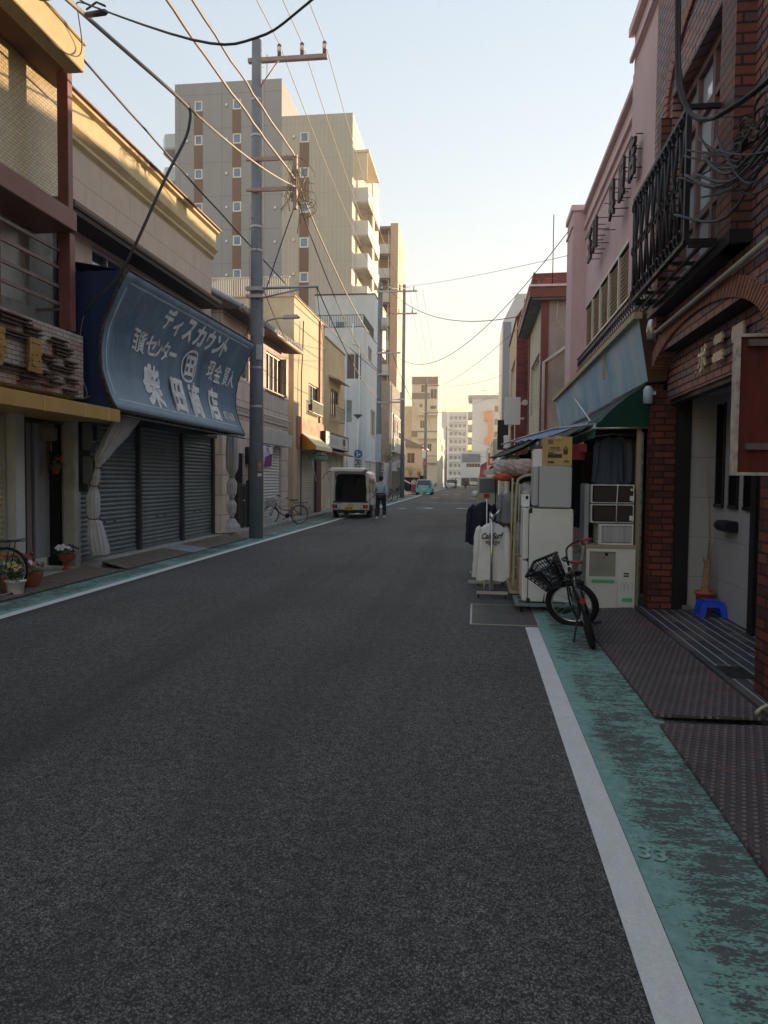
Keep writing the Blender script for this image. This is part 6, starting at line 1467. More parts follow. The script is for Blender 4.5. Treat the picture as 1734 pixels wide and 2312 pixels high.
dk = mat('dark_coat', '1c1c20', .85, var=.15)
person('person in dark coat walking near the far white car, nearer of the pair', (-3.55, 127, 0), 0, WALK, dk, dk, M['black'], 1.0)
person('person in black clothes walking beside another near the far white car', (-4.1, 128, 0), 0, STAND, M['black'], dk, M['black'], .98)

# ================================================================ bicycles
M['bk'] = mat('black_enamel', '121315', .35, .1, var=.1, spec=.5); M['chrome'] = mat('chrome', 'b5b7b9', .2, .9, var=.05)
M['saddle'] = mat('saddle_vinyl', '1d1c1c', .5, var=.15); M['grip_r'] = mat('maroon_grip', '7a2a2c', .6)
def bicycle(name, label, loc, rz, lean, frame_m, r=.33, bar_m=None, bh=.34, bw=1., wb=1.08, steer=0., basket_m=None, grip_m=None, saddle_m=None, wide=.02, rack=True, guard=True, group=None, sh=.48):
    t = thing(name, label, 'bicycle', loc, group, rot=(0, lean, rz), local=True)
    P = Vector((0, wb - .16, r + .28)); ax = Vector((0, -.33, 1)).normalized()
    SM = Matrix.Translation(P) @ Matrix.Rotation(steer, 4, ax) @ Matrix.Translation(-P)
    def whl(y, steered):
        b = MB(); n = 40
        b.tube([(0, y + (r - wide) * math.cos(2 * PI * k / n), r + (r - wide) * math.sin(2 * PI * k / n)) for k in range(n)], wide, 8, closed=True)
        if steered: b.xf(SM)
        w = part('front_wheel' if steered else 'rear_wheel', b, M['tyre'], t)
        b = MB(); q = r - wide * 2 - .006
        b.tube([(0, y + q * math.cos(2 * PI * k / n), r + q * math.sin(2 * PI * k / n)) for k in range(n)], .011, 6, closed=True); b.tube([(-.05, y, r), (.05, y, r)], .02, 8)
        if steered: b.xf(SM)
        part('rim', b, M['chrome'], w)
        b = MB()
        for k in range(18):
            a = 2 * PI * k / 18; s = .03 if k % 2 else -.03
            b.tube([(s, y + .018 * math.cos(a + .9), r + .018 * math.sin(a + .9)), (0, y + q * math.cos(a), r + q * math.sin(a))], .0018, 4, cap=False)
        if steered: b.xf(SM)
        part('spokes', b, M['chrome'], w)
    whl(0, False); whl(wb, True)
    BB = Vector((0, wb * .40, r - .05)); ST = Vector((0, wb * .26, r + sh * .62)); HT = P + ax * .10; HB_ = P - ax * .08
    b = MB()
    b.tube([BB, ST], .016, 8); b.tube(smooth([HB_ + Vector((0, -.02, 0)), HB_.lerp(BB, .55) + Vector((0, -.02, -.06)), BB], 5), .02, 8)
    b.tube(smooth([HT + Vector((0, -.02, -.03)), HT.lerp(ST, .5) + Vector((0, .06, -.16)), ST.lerp(BB, .45)], 5), .015, 8)
    b.tube([HB_ - ax * .02, HT + ax * .02], .022, 10)
    for s in (-.05, .05):
        b.tube([(s * .4, BB.y, BB.z), (s, .1, r), (s, 0, r)], .010, 6); b.tube([(s * .4, ST.y, ST.z - .05), (s, 0, r)], .009, 6)
    part('frame', b, frame_m, t)
    b = MB(); b.tube([ST, ST + Vector((0, -.045, sh * .38))], .012, 8); part('seat_post', b, M['chrome'], t)
    b = MB(); S = ST + Vector((0, -.05, sh * .40))
    b.grid(lambda i, j: (S.x + (.085 - .06 * min(1, max(0, (i - .3) / .6))) * math.cos(PI * (j * 2)) * (1 if i > .02 else .6), S.y - .13 + .27 * i, S.z + .03 * math.sin(PI * 2 * j) + (.012 if i < .2 else 0)), 12, 14); part('saddle', b, saddle_m or M['saddle'], t)
    b = MB()
    for s in (-.045, .045): b.tube([(s, wb, r), (s, wb - .03, r + .1), (s * .9, wb - .10, r + r * .55 + .1), (s * .3, P.y - .02, P.z - .06)], .011, 6)
    b.xf(SM); part('fork', b, frame_m, t)
    b = MB(); C = P + ax * bh
    b.tube([P + ax * .1, C], .013, 8); hp = smooth([C + Vector((-.27, -.22, -.02)), C + Vector((-.24, -.10, .03)), C + Vector((-.13, .0, .04)), C, C + Vector((.13, 0, .04)), C + Vector((.24, -.10, .03)), C + Vector((.27, -.22, -.02))], 4)
    b.tube(hp, .011, 8); b.xf(SM); hb = part('handlebar', b, bar_m or M['chrome'], t)
    for s in (-1, 1):
        b = MB(); b.tube([C + Vector((s * .255, -.12, .02)), C + Vector((s * .272, -.235, -.022))], .017, 8); b.xf(SM); part('grip', b, grip_m or M['plastic_k'], hb)
        b = MB(); b.tube([C + Vector((s * .17, -.03, .05)), C + Vector((s * .22, -.02, .0)), C + Vector((s * .26, -.13, -.045))], .006, 5); b.xf(SM); part('brake_lever', b, M['chrome'], hb)
    if basket_m:
        b = MB(); y0, y1, z0, z1 = P.y + .07, P.y + .36, P.z + .02, P.z + .27
        def bp(u, v, side):   # walls flare upward
            k = .78 + .22 * v; w = .175 * k; d0 = y0 + .03 * (1 - v); d1 = y1 - .09 * (1 - v); z = z0 + (z1 - z0) * v
            return ((-w + 2 * w * u, d0, z) if side == 0 else (-w + 2 * w * u, d1, z) if side == 1 else (-w, d0 + (d1 - d0) * u, z) if side == 2 else (w, d0 + (d1 - d0) * u, z))
        for side in range(4):
            n = 8
            for k in range(n + 1): b.tube([bp(k / n, 0, side), bp(k / n, 1, side)], .0045 * bw, 4)
            for v in (.2, .4, .6, .8): b.tube([bp(0, v, side), bp(1, v, side)], .004 * bw, 4)
            for v, rr in ((1, .011), (.0, .008)): b.tube([bp(0, v, side), bp(1, v, side)], rr * bw, 6)
            if bw > 1: b.tube([bp(.5, 0, side), bp(.5, 1, side)], .018, 4)
        for k in range(7): b.tube([(-.136 + .272 * k / 6, y0 + .03, z0), (-.136 + .272 * k / 6, y1 - .09, z0)], .0045, 4)
        b.xf(SM); part('basket', b, basket_m, t)
    if rack:
        b = MB()
        for s in (-.06, .06): b.tube([(s, ST.y - .02, 2 * r + .07), (s, -.25, 2 * r + .07), (s * .6, -.30, 2 * r + .09)], .008, 6); b.tube([(s, -.05, r), (s, -.12, 2 * r + .07)], .007, 6)
        for y in (.08, -.05, -.18): b.tube([(-.06, y, 2 * r + .07), (.06, y, 2 * r + .07)], .006, 5)
        b.tube([(-.036, -.30, 2 * r + .09), (.036, -.30, 2 * r + .09)], .008, 5); part('rear_rack', b, frame_m, t)
    if guard:
        for y, st in ((0, False), (wb, True)):
            b = MB(); g_ = []
            for k in range(17):
                a = rad(20 + 150 * k / 16) if not st else rad(10 + 120 * k / 16)
                a = PI - a if not st else PI - a + rad(-25)
                g_.append((y + (r + .02) * math.cos(a), r + (r + .02) * math.sin(a)))
            for (ya, za), (yb, zb) in zip(g_, g_[1:]): b.add([(-.03, ya, za), (.03, ya, za), (.03, yb, zb), (-.03, yb, zb)], [(0, 1, 2, 3)], True)
            if st: b.xf(SM)
            part('mudguard', b, frame_m if not guard == 'chrome' else M['chrome'], t, solid=.002)
    b = MB(); b.lathe([(.085, -.006), (.085, .006)], (.06, BB.y, BB.z), 20, 'x')
    for s in (-1, 1): b.tube([(s * .07, BB.y, BB.z), (s * .085, BB.y + s * .10, BB.z - s * .12)], .009, 6); b.box(s * .09, s * .17, BB.y + s * .10 - .035, BB.y + s * .10 + .035, BB.z - s * .12 - .012, BB.z - s * .12 + .012)
    part('crank', b, M['plastic_k'], t)
    b = MB(); b.tube([(-.05, BB.y - .12, BB.z + .04), (-.10, BB.y - .22, .18 * 1), (-.20, BB.y - .26, .0 - .19 * math.sin(-lean))], .010, 6); part('kickstand', b, M['plastic_k'], t)
    b = MB(); b.lathe([(.028, 0), (.028, -.02)], (0, -r - .03, r + .22), 12, 'y'); part('reflector', b, M['lampred'], t)
    return t
bicycle('bicycle', 'black bicycle with front basket and wheel turned left, parked before the white refrigerator', (1.13, 7.24, .0), rad(-3), rad(-15), M['bk'], .29, wb=1.0, steer=rad(70), basket_m=M['bk'], grip_m=M['grip_r'], wide=.033, rack=False, guard=True, sh=.40, bar_m=M['bk'], bh=.26, bw=1.5)
b1 = bicycle('bicycle', 'black step-through bicycle with wire basket leaning at the white shutter', (-6.0, 24.72, .02), rad(128), rad(-4), M['bk'], .325, wb=1.05, steer=rad(12), basket_m=mat('wire_basket', '8f9395', .4, .6), grip_m=M['plastic_k'], saddle_m=mat('brown_saddle', '4a332b', .5), wide=.017, guard='chrome')
bicycle('bicycle', 'black bicycle cut off by the left border in front of flower pots', (-6.07, 8.86, .0), rad(153), rad(-3), M['bk'], .335, wb=1.08, wide=.019, guard=False)
bicycle('bicycle', 'dark bicycle parked behind the red and white banner, nearer one', (-5.9, 50.2, 0), rad(60), rad(-3), M['bk'], .32, wb=1.05, steer=rad(10), basket_m=M['bk'], wide=.02, group='bicycles behind the banner')
bicycle('bicycle', 'maroon bicycle parked behind the red and white banner, farther one', (-5.75, 51.6, 0), rad(75), rad(-3), mat('maroon_frame', '4a1f24', .4), .32, wb=1.05, steer=rad(-10), basket_m=M['bk'], wide=.02, group='bicycles behind the banner')
RIDE = dict(pel=(0, .30, .92), spi=(0, .38, 1.10), che=(0, .48, 1.27), nec=(0, .53, 1.40), hd0=(0, .55, 1.46), hd1=(0, .57, 1.54), hd2=(0, .57, 1.61), sl=(-.18, .49, 1.32), el=(-.24, .62, 1.12), wl=(-.24, .80, 1.02), sr=(.18, .49, 1.32), er=(.24, .62, 1.12), wr=(.24, .80, 1.02),
            hl=(-.1, .30, .88), kl=(-.11, .62, .72), al=(-.11, .5, .34), tl=(-.11, .62, .30), hr=(.1, .30, .88), kr=(.11, .56, .55), ar=(.11, .38, .16), tr=(.11, .50, .12))
bicycle('bicycle', 'bicycle ridden by the dark clothed cyclist far down the road', (-1.75, 124, 0), rad(175), 0, M['bk'], .32, wb=1.05, basket_m=M['bk'], wide=.02)
person('cyclist in black riding toward the camera far down the road', (-1.75, 124, 0), rad(175), RIDE, M['black'], dk, M['black'], 1.0)
# ================================================================ goods in front of the pink shop
M['fridge'] = mat('white_enamel', 'dededc', .4, var=.04, vs=2, stain=('a9a79f', .3, 3))
M['fridge_g'] = mat('grey_enamel', '9b9da4', .45, var=.04, vs=2)
t = thing('refrigerator', 'tall white refrigerator standing on a wheeled dolly behind the bicycle', 'refrigerator', (.86, 9.3, .12))
b = MB(); b.box(.64, 1.155, 9.05, 9.60, .13, 1.255); part('cabinet', b, M['fridge'], t, bevel=.01)
b = MB(); b.box(.565, .63, 9.055, 9.60, .135, .62); b.box(.565, .63, 9.055, 9.60, .64, 1.25); part('door', b, M['fridge'], t, bevel=.012)
b = MB(); b.box(.63, .64, 9.07, 9.59, .15, 1.24); b.box(.64, .67, 9.04, 9.07, 1.20, 1.265); b.box(1.15, 1.17, 9.04, 9.06, 1.2, 1.25); b.box(.62, .66, 9.04, 9.06, .12, .17); part('gasket', b, M['plastic_k'], t)
t = thing('dolly', 'low grey wheeled dolly under the tall white refrigerator', 'dolly', (.8, 9.3, 0))
b = MB(); b.box(.48, 1.12, 8.98, 9.02, .08, .115); b.box(.48, 1.12, 9.6, 9.64, .08, .115); b.box(.48, .53, 9.02, 9.6, .08, .115); b.box(1.07, 1.12, 9.02, 9.6, .08, .115); b.box(.53, 1.07, 9.25, 9.35, .085, .112); part('deck', b, mat('dolly_steel', '5c646c', .5, .3), t)
for x in (.56, 1.05):
    for y in (9.02, 9.58):
        b = MB(); b.lathe([(.035, -.014), (.04, -.006), (.04, .006), (.035, .014)], (x, y, .04), 12, 'x'); b.box(x - .02, x + .02, y - .012, y + .012, .04, .08); part('castor', b, M['tyre'], t)
t = thing('small_refrigerator', 'small grey refrigerator stacked on the tall white refrigerator', 'refrigerator', (.9, 9.3, 1.265))
b = MB(); b.box(.745, 1.125, 9.03, 9.48, 1.27, 1.765); part('cabinet', b, M['fridge_g'], t, bevel=.01)
b = MB(); b.box(.68, .735, 9.035, 9.48, 1.285, 1.76); part('door', b, M['fridge_g'], t, bevel=.012)
b = MB(); b.box(.735, .745, 9.05, 9.47, 1.29, 1.755); part('gasket', b, M['plastic_k'], t)
M['kraft'] = mat('kraft_cardboard', 'a9824f', .85, var=.08, vs=4, bump=.1, bs=60)
t = thing('cardboard_box', 'brown printed cardboard box on top of the small grey refrigerator', 'box', (.96, 9.2, 1.768))
b = MB(); b.hexa([(.82, 9.06, 1.768), (1.12, 9.02, 1.768), (1.14, 9.32, 1.768), (.80, 9.34, 1.768), (.82, 9.06, 2.115), (1.12, 9.02, 2.115), (1.14, 9.32, 2.115), (.80, 9.34, 2.115)]); part('carton', b, M['kraft'], t, bevel=.004)
fb = lambda u, v, d: (.97 + u, 9.038 - u * .133 - d, 1.94 + v)
b = MB()
def fr(u0, u1, v0, v1): b.add([fb(u0, v0, .002), fb(u1, v0, .002), fb(u1, v1, .002), fb(u0, v1, .002)], [(0, 1, 2, 3)])
for k in range(6): fr(-.125 + k * .010, -.125 + k * .010 + (.004 if k % 2 else .006), .085, .145)
fr(-.13, .035, -.075, -.03); fr(.05, .10, -.035, .02)
b.add([fb(.075, .02 + .045, .002), fb(.045, .02, .002), fb(.06, .02, .002), fb(.075, .045, .002)], [(0, 1, 2, 3)]); b.add([fb(.08, .065, .002), fb(.08, .045, .002), fb(.095, .02, .002), fb(.11, .02, .002)], [(0, 1, 2, 3)])
text_to(b, '取扱注意', lambda u, v, d: fb(u - .05, v + .045, .002 + d), width=.11, height=.018, bold=.02); text_to(b, '天地無用 上積厳禁', lambda u, v, d: fb(u - .05, v + .018, .002 + d), width=.15, height=.016, bold=.01); text_to(b, '家庭用', lambda u, v, d: fb(u - .095, v - .015, .002 + d), width=.06, height=.02, bold=.02)
text_to(b, '収納', lambda u, v, d: fb(u - .095, v - .125, .002 + d), width=.07, height=.028, bold=.04); text_to(b, '(200)', lambda u, v, d: fb(u + .085, v - .12, .002 + d), width=.06, height=.03, bold=.02)
part('print', b, mat('dark_print', '3a2c22', .8), t)
b = MB(); b.box(.925, 1.0, 9.026, 9.034, 2.08, 2.12); part('tape', b, mat('packing_tape', 'c09a68', .3), t)
b = MB(); b.box(.70, .83, 9.45, 9.75, 1.47, 1.985); solo('white_case', b, M['fridge'], 'narrow cream case standing behind the cardboard box', 'case', bevel=.015)

M['offw'] = mat('off_white_appliance', 'd2d0c8', .45, var=.05, vs=3, stain=('a5a091', .35, 4))
t = thing('display_unit', 'off white cabinet unit with dark window and green tapes under the drawers', 'cabinet', (1.63, 9.5, .02))
b = MB(); b.facade('y', 9.25, 9.29, 1.345, 1.925, .025, .775, [(1.375, 1.70, .42, .745)])
b.box(1.345, 1.375, 9.29, 9.75, .025, .775); b.box(1.895, 1.925, 9.29, 9.75, .025, .775); b.box(1.375, 1.895, 9.7, 9.75, .025, .775); b.box(1.375, 1.895, 9.29, 9.7, .025, .05); b.box(1.70, 1.73, 9.29, 9.7, .05, .775); b.box(1.375, 1.70, 9.29, 9.7, .38, .42)
part('case', b, M['offw'], t)
b = MB(); b.box(1.335, 1.935, 9.235, 9.76, .776, .815); part('top', b, mat('pinkish_wood_top', '8f7a6c', .6, var=.15), t, bevel=.006)
b = MB(); b.box(1.377, 1.698, 9.262, 9.268, .422, .743); fr_ = part('window_pane', b, glass_mat('cabinet_glass', '7f7d70', .15, .5, .3), t)
b = MB(); b.box(1.365, 1.71, 9.243, 9.249, .41, .43); b.box(1.365, 1.71, 9.243, 9.249, .735, .755); b.box(1.365, 1.382, 9.243, 9.249, .43, .735); b.box(1.693, 1.71, 9.243, 9.249, .43, .735); part('window_frame', b, M['white'], fr_)
b = MB(); b.lathe([(.02, 0), (.02, -.004)], (1.585, 9.261, .70), 14, 'y'); b.box(1.54, 1.57, 9.258, 9.261, .655, .663); part('dial', b, M['black'], fr_)
b = MB(); b.box(1.35, 1.72, 9.243, 9.249, .03, .375); part('lower_door', b, M['offw'], t, bevel=.003)
b = MB(); b.box(1.745, 1.90, 9.240, 9.249, .06, .56); pn = part('control_panel', b, M['offw'], t, bevel=.004)
b = MB(); b.box(1.79, 1.85, 9.236, 9.2395, .465, .480); b.box(1.79, 1.85, 9.236, 9.2395, .435, .450); part('slot', b, M['black'], pn)
b = MB()
for k in range(3):
    x = 1.775 + .048 * k
    b.tube([(x - .018, 9.237, .27), (x - .018, 9.237, .34), (x, 9.237, .375), (x + .018, 9.237, .34), (x + .018, 9.237, .27)], .003, 4)
part('moulding', b, mat('moulding_grey', '97958d', .5), pn)
for i, q in enumerate(((1.41, 1.68, .355, .39), (1.775, 1.895, .13, .175))):
    b = MB(); b.box(q[0], q[1], 9.233, 9.238, q[2], q[3]); part('green_tape', b, mat('green_tape', '3f9a63', .6) if i == 0 else bpy.data.materials['green_tape'], t)
def drawer(z0, z1, x0, face_m, label, clear=False):
    t = thing('storage_drawer', label, 'drawer', (1.65, 9.45, z0), 'stacked storage drawers')
    b = MB(); b.box(x0, x0 + .012, 9.29, 9.72, z0 + .005, z1 - .005); b.box(1.888, 1.90, 9.29, 9.72, z0 + .005, z1 - .005); b.box(x0 + .012, 1.888, 9.29, 9.72, z0 + .005, z0 + .017); b.box(x0 + .012, 1.888, 9.29, 9.72, z1 - .017, z1 - .005); part('frame', b, M['white'], t)
    b = MB(); b.box(x0 + .018, 1.885, 9.268, 9.288, z0 + .022, z1 - .02); part('front', b, face_m, t, bevel=.01)
    if not clear:
        b = MB(); b.box(1.845, 1.895, 9.260, 9.267, z0 + .035, z0 + .095); part('price_tag', b, M['white'], t)
    else:
        b = MB()
        for q in ((x0 + .01, 1.895, z0 + .004, z0 + .024), (x0 + .01, 1.895, z1 - .024, z1 - .004)): b.box(q[0], q[1], 9.260, 9.267, q[2], q[3])
        for x in (x0 + .01, 1.878): b.box(x, x + .017, 9.260, 9.267, z0 + .024, z1 - .024)
        part('front_rim', b, M['white'], t)
    return t
br = mat('dark_brown_plastic', '241d1d', .4, var=.08)
drawer(.816, 1.075, 1.49, mat('clear_drawer_front', '8e9094', .3, var=.25, vs=6, stretch=(4, 1, .2)), 'translucent white drawer, lowest of the stack on the cabinet', True)
drawer(1.08, 1.315, 1.395, br, 'dark brown drawer box in the middle of the stack')
d_ = drawer(1.32, 1.555, 1.395, br, 'dark brown drawer box on top of the stack with yellow sticker')
b = MB(); b.box(1.85, 1.88, 9.258, 9.267, 1.475, 1.505); part('sticker', b, mat('yellow_sticker', 'c9b54e', .6), d_)
b = MB(); b.tube([(1.69, 9.255, 1.08), (1.69, 9.252, 1.3), (1.70, 9.255, 1.56)], .006, 5); solo('strap', b, M['white'], 'pale strap tied round the two brown drawer boxes', 'strap')
b = MB(); b.box(1.33, 1.385, 9.4, 9.8, .82, 1.56); solo('clear_case', b, mat('frosted_plastic', '7d8186', .4, var=.2), 'tall frosted plastic case behind the brown drawers', 'case', bevel=.01)
b = MB(); b.tube(smooth([Vector((1.27, 9.3, .80)), Vector((1.31, 9.28, .78)), Vector((1.29, 9.28, .6)), Vector((1.25, 9.26, .45)), Vector((1.25, 9.26, .2)), Vector((1.26, 9.3, .05))], 4), .02, 8); solo('hose', b, mat('grey_hose', '8b8c82', .6), 'grey drain hose hanging beside the white cabinet', 'hose')

# ---- clothes
def garment(name, label, x0, x1, y, zt, zb, m, depth=.10, sleeve=.55, cat='shirt', group=None, face=-1, seed=1, flare=.02):
    """garment on a hanger facing -Y: shoulders, body with soft folds and two hanging sleeves"""
    t = thing(name, label, cat, ((x0 + x1) / 2, y, zb), group)
    xc, w, H = (x0 + x1) / 2, (x1 - x0) / 2, zt - zb; rd = random.Random(seed); ph = [rd.uniform(0, 6) for _ in range(4)]
    b = MB()
    def sh(i, j):
        a = 2 * PI * i; v = j
        ww = w * (.80 + .05 * (v - .13) + flare * v) if v > .13 else w * (.28 + .52 * (v / .13) ** .75)
        fold = .010 * math.sin(a * 5 + ph[0] + v * 2) * min(1, v * 2.2) + .007 * math.sin(a * 9 + ph[1]) * v
        dd = depth * (.32 + .25 * min(1, v * 4)) + fold
        return (xc + (ww + fold * .5) * math.cos(a), y + dd * math.sin(a), zt - H * v + .012 * math.sin(a * 4 + ph[2]) * (v > .95))
    b.grid(sh, 64, 26, closed_u=True); part('torso', b, m, t)
    for s in (-1, 1):
        b = MB(); L = H * (.95 if sleeve > .5 else sleeve)
        pts = [Vector((xc + s * w * .62, y, zt - H * .085)), Vector((xc + s * w * .80, y, zt - H * .16)), Vector((xc + s * w * .88, y - .025, zt - H * .40)), Vector((xc + s * w * .93, y - .02, zt - L * .75)), Vector((xc + s * w * 1.0, y, zt - L))]
        k = len(smooth(pts, 4)); b.tube(smooth(pts, 4), [.052 - .022 * i / k + .004 * math.sin(i * 1.9 + seed) for i in range(k)], 10, cap=False); part('sleeve', b, m, t)
    b = MB(); b.tube([(xc + w * .12 * math.cos(2 * PI * i / 14), y + .035 * math.sin(2 * PI * i / 14), zt + .004 + .006 * math.sin(2 * PI * i / 14)) for i in range(14)], .010, 6, closed=True); part('collar', b, m, t)
    return t
M['cotton'] = mat('white_cotton', 'e0dedd', .9, var=.06, vs=6, bump=.15, bs=30)
sh_ = garment('sweatshirt', 'white long sleeve sweatshirt with dark script print hung on rack end', -.015, .465, 10.12, 1.005, .235, M['cotton'], .13, .9, 'sweatshirt', seed=3)
fp = lambda u, v, d, z=0.: (.225 + u, 10.12 - .104 - d - .02 * (1 - (u / .18) ** 2), z + v)
b = MB(); text_to(b, 'Cali Surf', lambda u, v, d: fp(u, v + u * .05, d, .845), width=.29, height=.075, bold=.035, shear=.45); part('script_print', b, M['black'], sh_)
b = MB(); text_to(b, 'CALIFORNIA', lambda u, v, d: fp(u, v, d, .792), width=.11, height=.020, bold=.03); part('red_print', b, mat('red_print', 'a85a5c', .8), sh_)
b = MB(); text_to(b, 'VISION THE WAVE', lambda u, v, d: fp(u, v, d, .757), width=.19, height=.032, bold=.05); text_to(b, 'SINCE 1988', lambda u, v, d: fp(u, v, d, .727), width=.11, height=.018, bold=.04); part('block_print', b, M['black'], sh_)
navy = mat('navy_cloth', '171a24', .9, var=.2, vs=5); 
for i, (x0, x1, y, zt, zb) in enumerate(((-.13, .27, 11.3, 1.20, .62), (-.10, .30, 11.5, 1.22, .60), (-.08, .32, 11.75, 1.22, .6), (-.1, .33, 12.0, 1.22, .58))):
    garment('jacket', ('dark navy jacket nearest on the rail behind the white sweatshirt', 'dark navy jacket second on the rail', 'dark navy jacket third on the rail', 'dark navy jacket last on the rail')[i], x0, x1, y, zt, zb, navy, .12, .9, 'jacket', 'dark jackets on the street rail', seed=9 + i)
t = thing('clothes_rail', 'chrome clothes rail with castors carrying the white sweatshirt', 'clothes rail', (.22, 10.6, 0))
b = MB(); b.tube([(.215, 9.98, .10), (.215, 9.98, 1.10)], .017, 10); b.tube([(.215, 11.2, .10), (.215, 11.2, 1.10)], .017, 10); part('post', b, M['chrome'], t)
b = MB(); b.tube([(.215, 9.95, 1.10), (.215, 11.25, 1.12)], .013, 8); b.ball((.215, 9.96, 1.10), .035, .035, .035, 10, 8); b.tube([(.215, 9.98, 1.10), (.30, 9.98, 1.17), (.32, 10.0, 1.20)], .012, 6); part('hanging_bar', b, M['chrome'], t)
b = MB(); b.box(.02, .44, 9.96, 10.0, .06, .10); b.box(.02, .44, 11.18, 11.22, .06, .10); b.box(.20, .23, 10.0, 11.18, .07, .09); part('base', b, M['galv'], t, bevel=.006)
for x in (.05, .41):
    for y in (9.98, 11.2):
        b = MB(); b.lathe([(.022, -.011), (.026, 0), (.022, .011)], (x, y, .028), 12, 'x'); b.tube([(x, y, .03), (x, y, .06)], .008, 5); part('castor', b, M['tyre'], t)
b = MB(); b.tube([(.12, 10.1, .11), (.13, 10.1, .24)], .012, 6); b.tube([(.24, 10.1, .11), (.23, 10.1, .24)], .012, 6); part('cream_leg', b, mat('cream_enamel', 'b5a98a', .5), t)
t = thing('second_clothes_rail', 'steel clothes rail carrying dark navy jackets', 'clothes rail', (.1, 11.7, 0))
b = MB(); b.tube([(.16, 11.15, .08), (.16, 11.15, 1.27), (.16, 12.3, 1.27), (.16, 12.3, .08)], .014, 8); part('frame', b, M['chrome'], t)
b = MB(); b.box(-.1, .38, 11.13, 11.17, .04, .08); b.box(-.1, .38, 12.28, 12.32, .04, .08); part('foot', b, M['galv'], t)
# cream cage trolley with hung clothes and bags on top
cr = mat('cream_pipe', '968a6a', .55, var=.15, vs=6, stain=('6d6046', .5, 8))
t = thing('cage_trolley', 'tall cream pipe cage trolley stacked with bags beside the refrigerators', 'trolley', (.62, 10.3, .1))
b = MB()
for y in (9.86, 10.9): b.tube(smooth([Vector((.50, y, .12)), Vector((.51, y, 1.0)), Vector((.53, y, 1.52)), Vector((.57, y, 1.62)), Vector((.68, y, 1.66)), Vector((.82, y, 1.66))], 4), .018, 8); b.tube([(.55, y, .12), (.56, y, 1.55)], .010, 6); b.tube([(.46, y, .25), (.47, y, 1.62)], .012, 6)
for z in (.25, .8, 1.2, 1.55): b.tube([(.50, 9.86, z), (.52, 10.9, z)], .010, 6)
for z in (.45, .62, .95, 1.38): b.tube([(.50, 9.86, z), (.62, 9.86, z)], .008, 6)
part('frame', b, cr, t)
b = MB(); b.box(.45, 1.0, 9.84, 10.95, .10, .14); part('deck', b, cr, t)
for y in (9.95, 10.8):
    b = MB(); b.lathe([(.045, -.015), (.05, 0), (.045, .015)], (.55, y, .05), 12, 'x'); part('castor', b, M['tyre'], t)
def puffy(name, label, c, rx, ry, rz, m, cat='bag', group=None, seed=0, amp=.12):
    rd = random.Random(seed); b = MB(); ph = [rd.uniform(0, 6) for _ in range(6)]
    def f(i, j):
        a, p = 2 * PI * i, PI * j
        k = 1 + amp * math.sin(3 * a + ph[0] + 2 * p) * math.sin(p) + amp * .6 * math.sin(7 * a + ph[1]) * math.sin(2 * p + ph[2]) + amp * .4 * math.sin(11 * p + 4 * a + ph[3])
        s = math.sin(p) ** .7
        return (c[0] + rx * k * s * math.cos(a), c[1] + ry * k * s * math.sin(a), c[2] - rz * k * math.cos(p))
    b.grid(f, 40, 24, closed_u=True); return solo(name, b, m, label, cat, group, base=(c[0], c[1], c[2] - rz))
BG = 'stuffed cloth bags on the trolley'
bgm = mat('pinkish_bag_cloth', '9b7f76', .85, var=.2, vs=7, bump=.4, bs=18); bgm2 = mat('grey_bag_cloth', 'a09a96', .8, var=.15, vs=6, bump=.4, bs=16)
puffy('cloth_bag', 'plump pinkish brown bag with printed lines, nearest the refrigerators', (.64, 10.05, 1.76), .15, .17, .115, bgm, group=BG, seed=2)
puffy('cloth_bag', 'round pinkish bag in the middle of the trolley top', (.48, 10.25, 1.76), .12, .16, .11, bgm, group=BG, seed=5)
puffy('cloth_bag', 'grey bag leaning at the street end of the trolley top', (.36, 10.45, 1.75), .12, .18, .12, bgm2, group=BG, seed=7)
puffy('cloth_bag', 'white plastic bag lump at back of the trolley top', (.5, 10.75, 1.82), .16, .16, .12, bgm2, group=BG, seed=8)
puffy('orange_bag', 'orange red folded bag squeezed under the cloth bags', (.40, 10.40, 1.635), .15, .2, .055, mat('orange_cloth', 'b5432a', .8, var=.15, bump=.3, bs=12), seed=4)
b = MB(); b.box(.50, .66, 9.893, 9.897, 1.70, 1.83)
b = MB(); text_to(b, 'SUPER VALUE', lambda u, v, d: (.60 + u, 9.872 - d, 1.78 + v + u * .12), width=.13, height=.016, bold=.02); text_to(b, 'HOME BAG', lambda u, v, d: (.60 + u, 9.872 - d, 1.755 + v + u * .12), width=.11, height=.016, bold=.02)
solo('bag_print', b, mat('pale_pink_print', 'b99c96', .8), 'pale printed lines on the plump bag near the refrigerators', 'print')
puffy('stuffed_sack', 'grey mottled sack on the trolley shelf below the bags', (.68, 10.1, 1.45), .12, .16, .12, bgm2, seed=12)
puffy('stuffed_sack', 'dark blue folded cloth heap on the trolley middle shelf', (.66, 10.05, 1.1), .11, .15, .08, navy, seed=13)
garment('jacket', 'grey jacket hanging on the trolley side', .30, .62, 10.15, 1.42, 1.02, mat('grey_cloth', '5c5f66', .9, var=.15), .12, .9, 'jacket', seed=22)
b = MB(); b.box(.30, .54, 10.50, 10.55, .62, 1.12); solo('brown_board', b, mat('brown_fabric_board', '4d382c', .9, var=.2, vs=8), 'brown fabric covered board beside the white sweatshirt', 'board', bevel=.02)
b = MB(); b.box(.56, .72, 9.75, 9.95, .15, .58); solo('carton', b, M['kraft'], 'brown carton on the trolley deck beside the tall refrigerator', 'box', bevel=.005)
t = thing('small_appliance', 'small white appliance with red label beside the grey refrigerator', 'appliance', (.62, 9.7, 1.26))
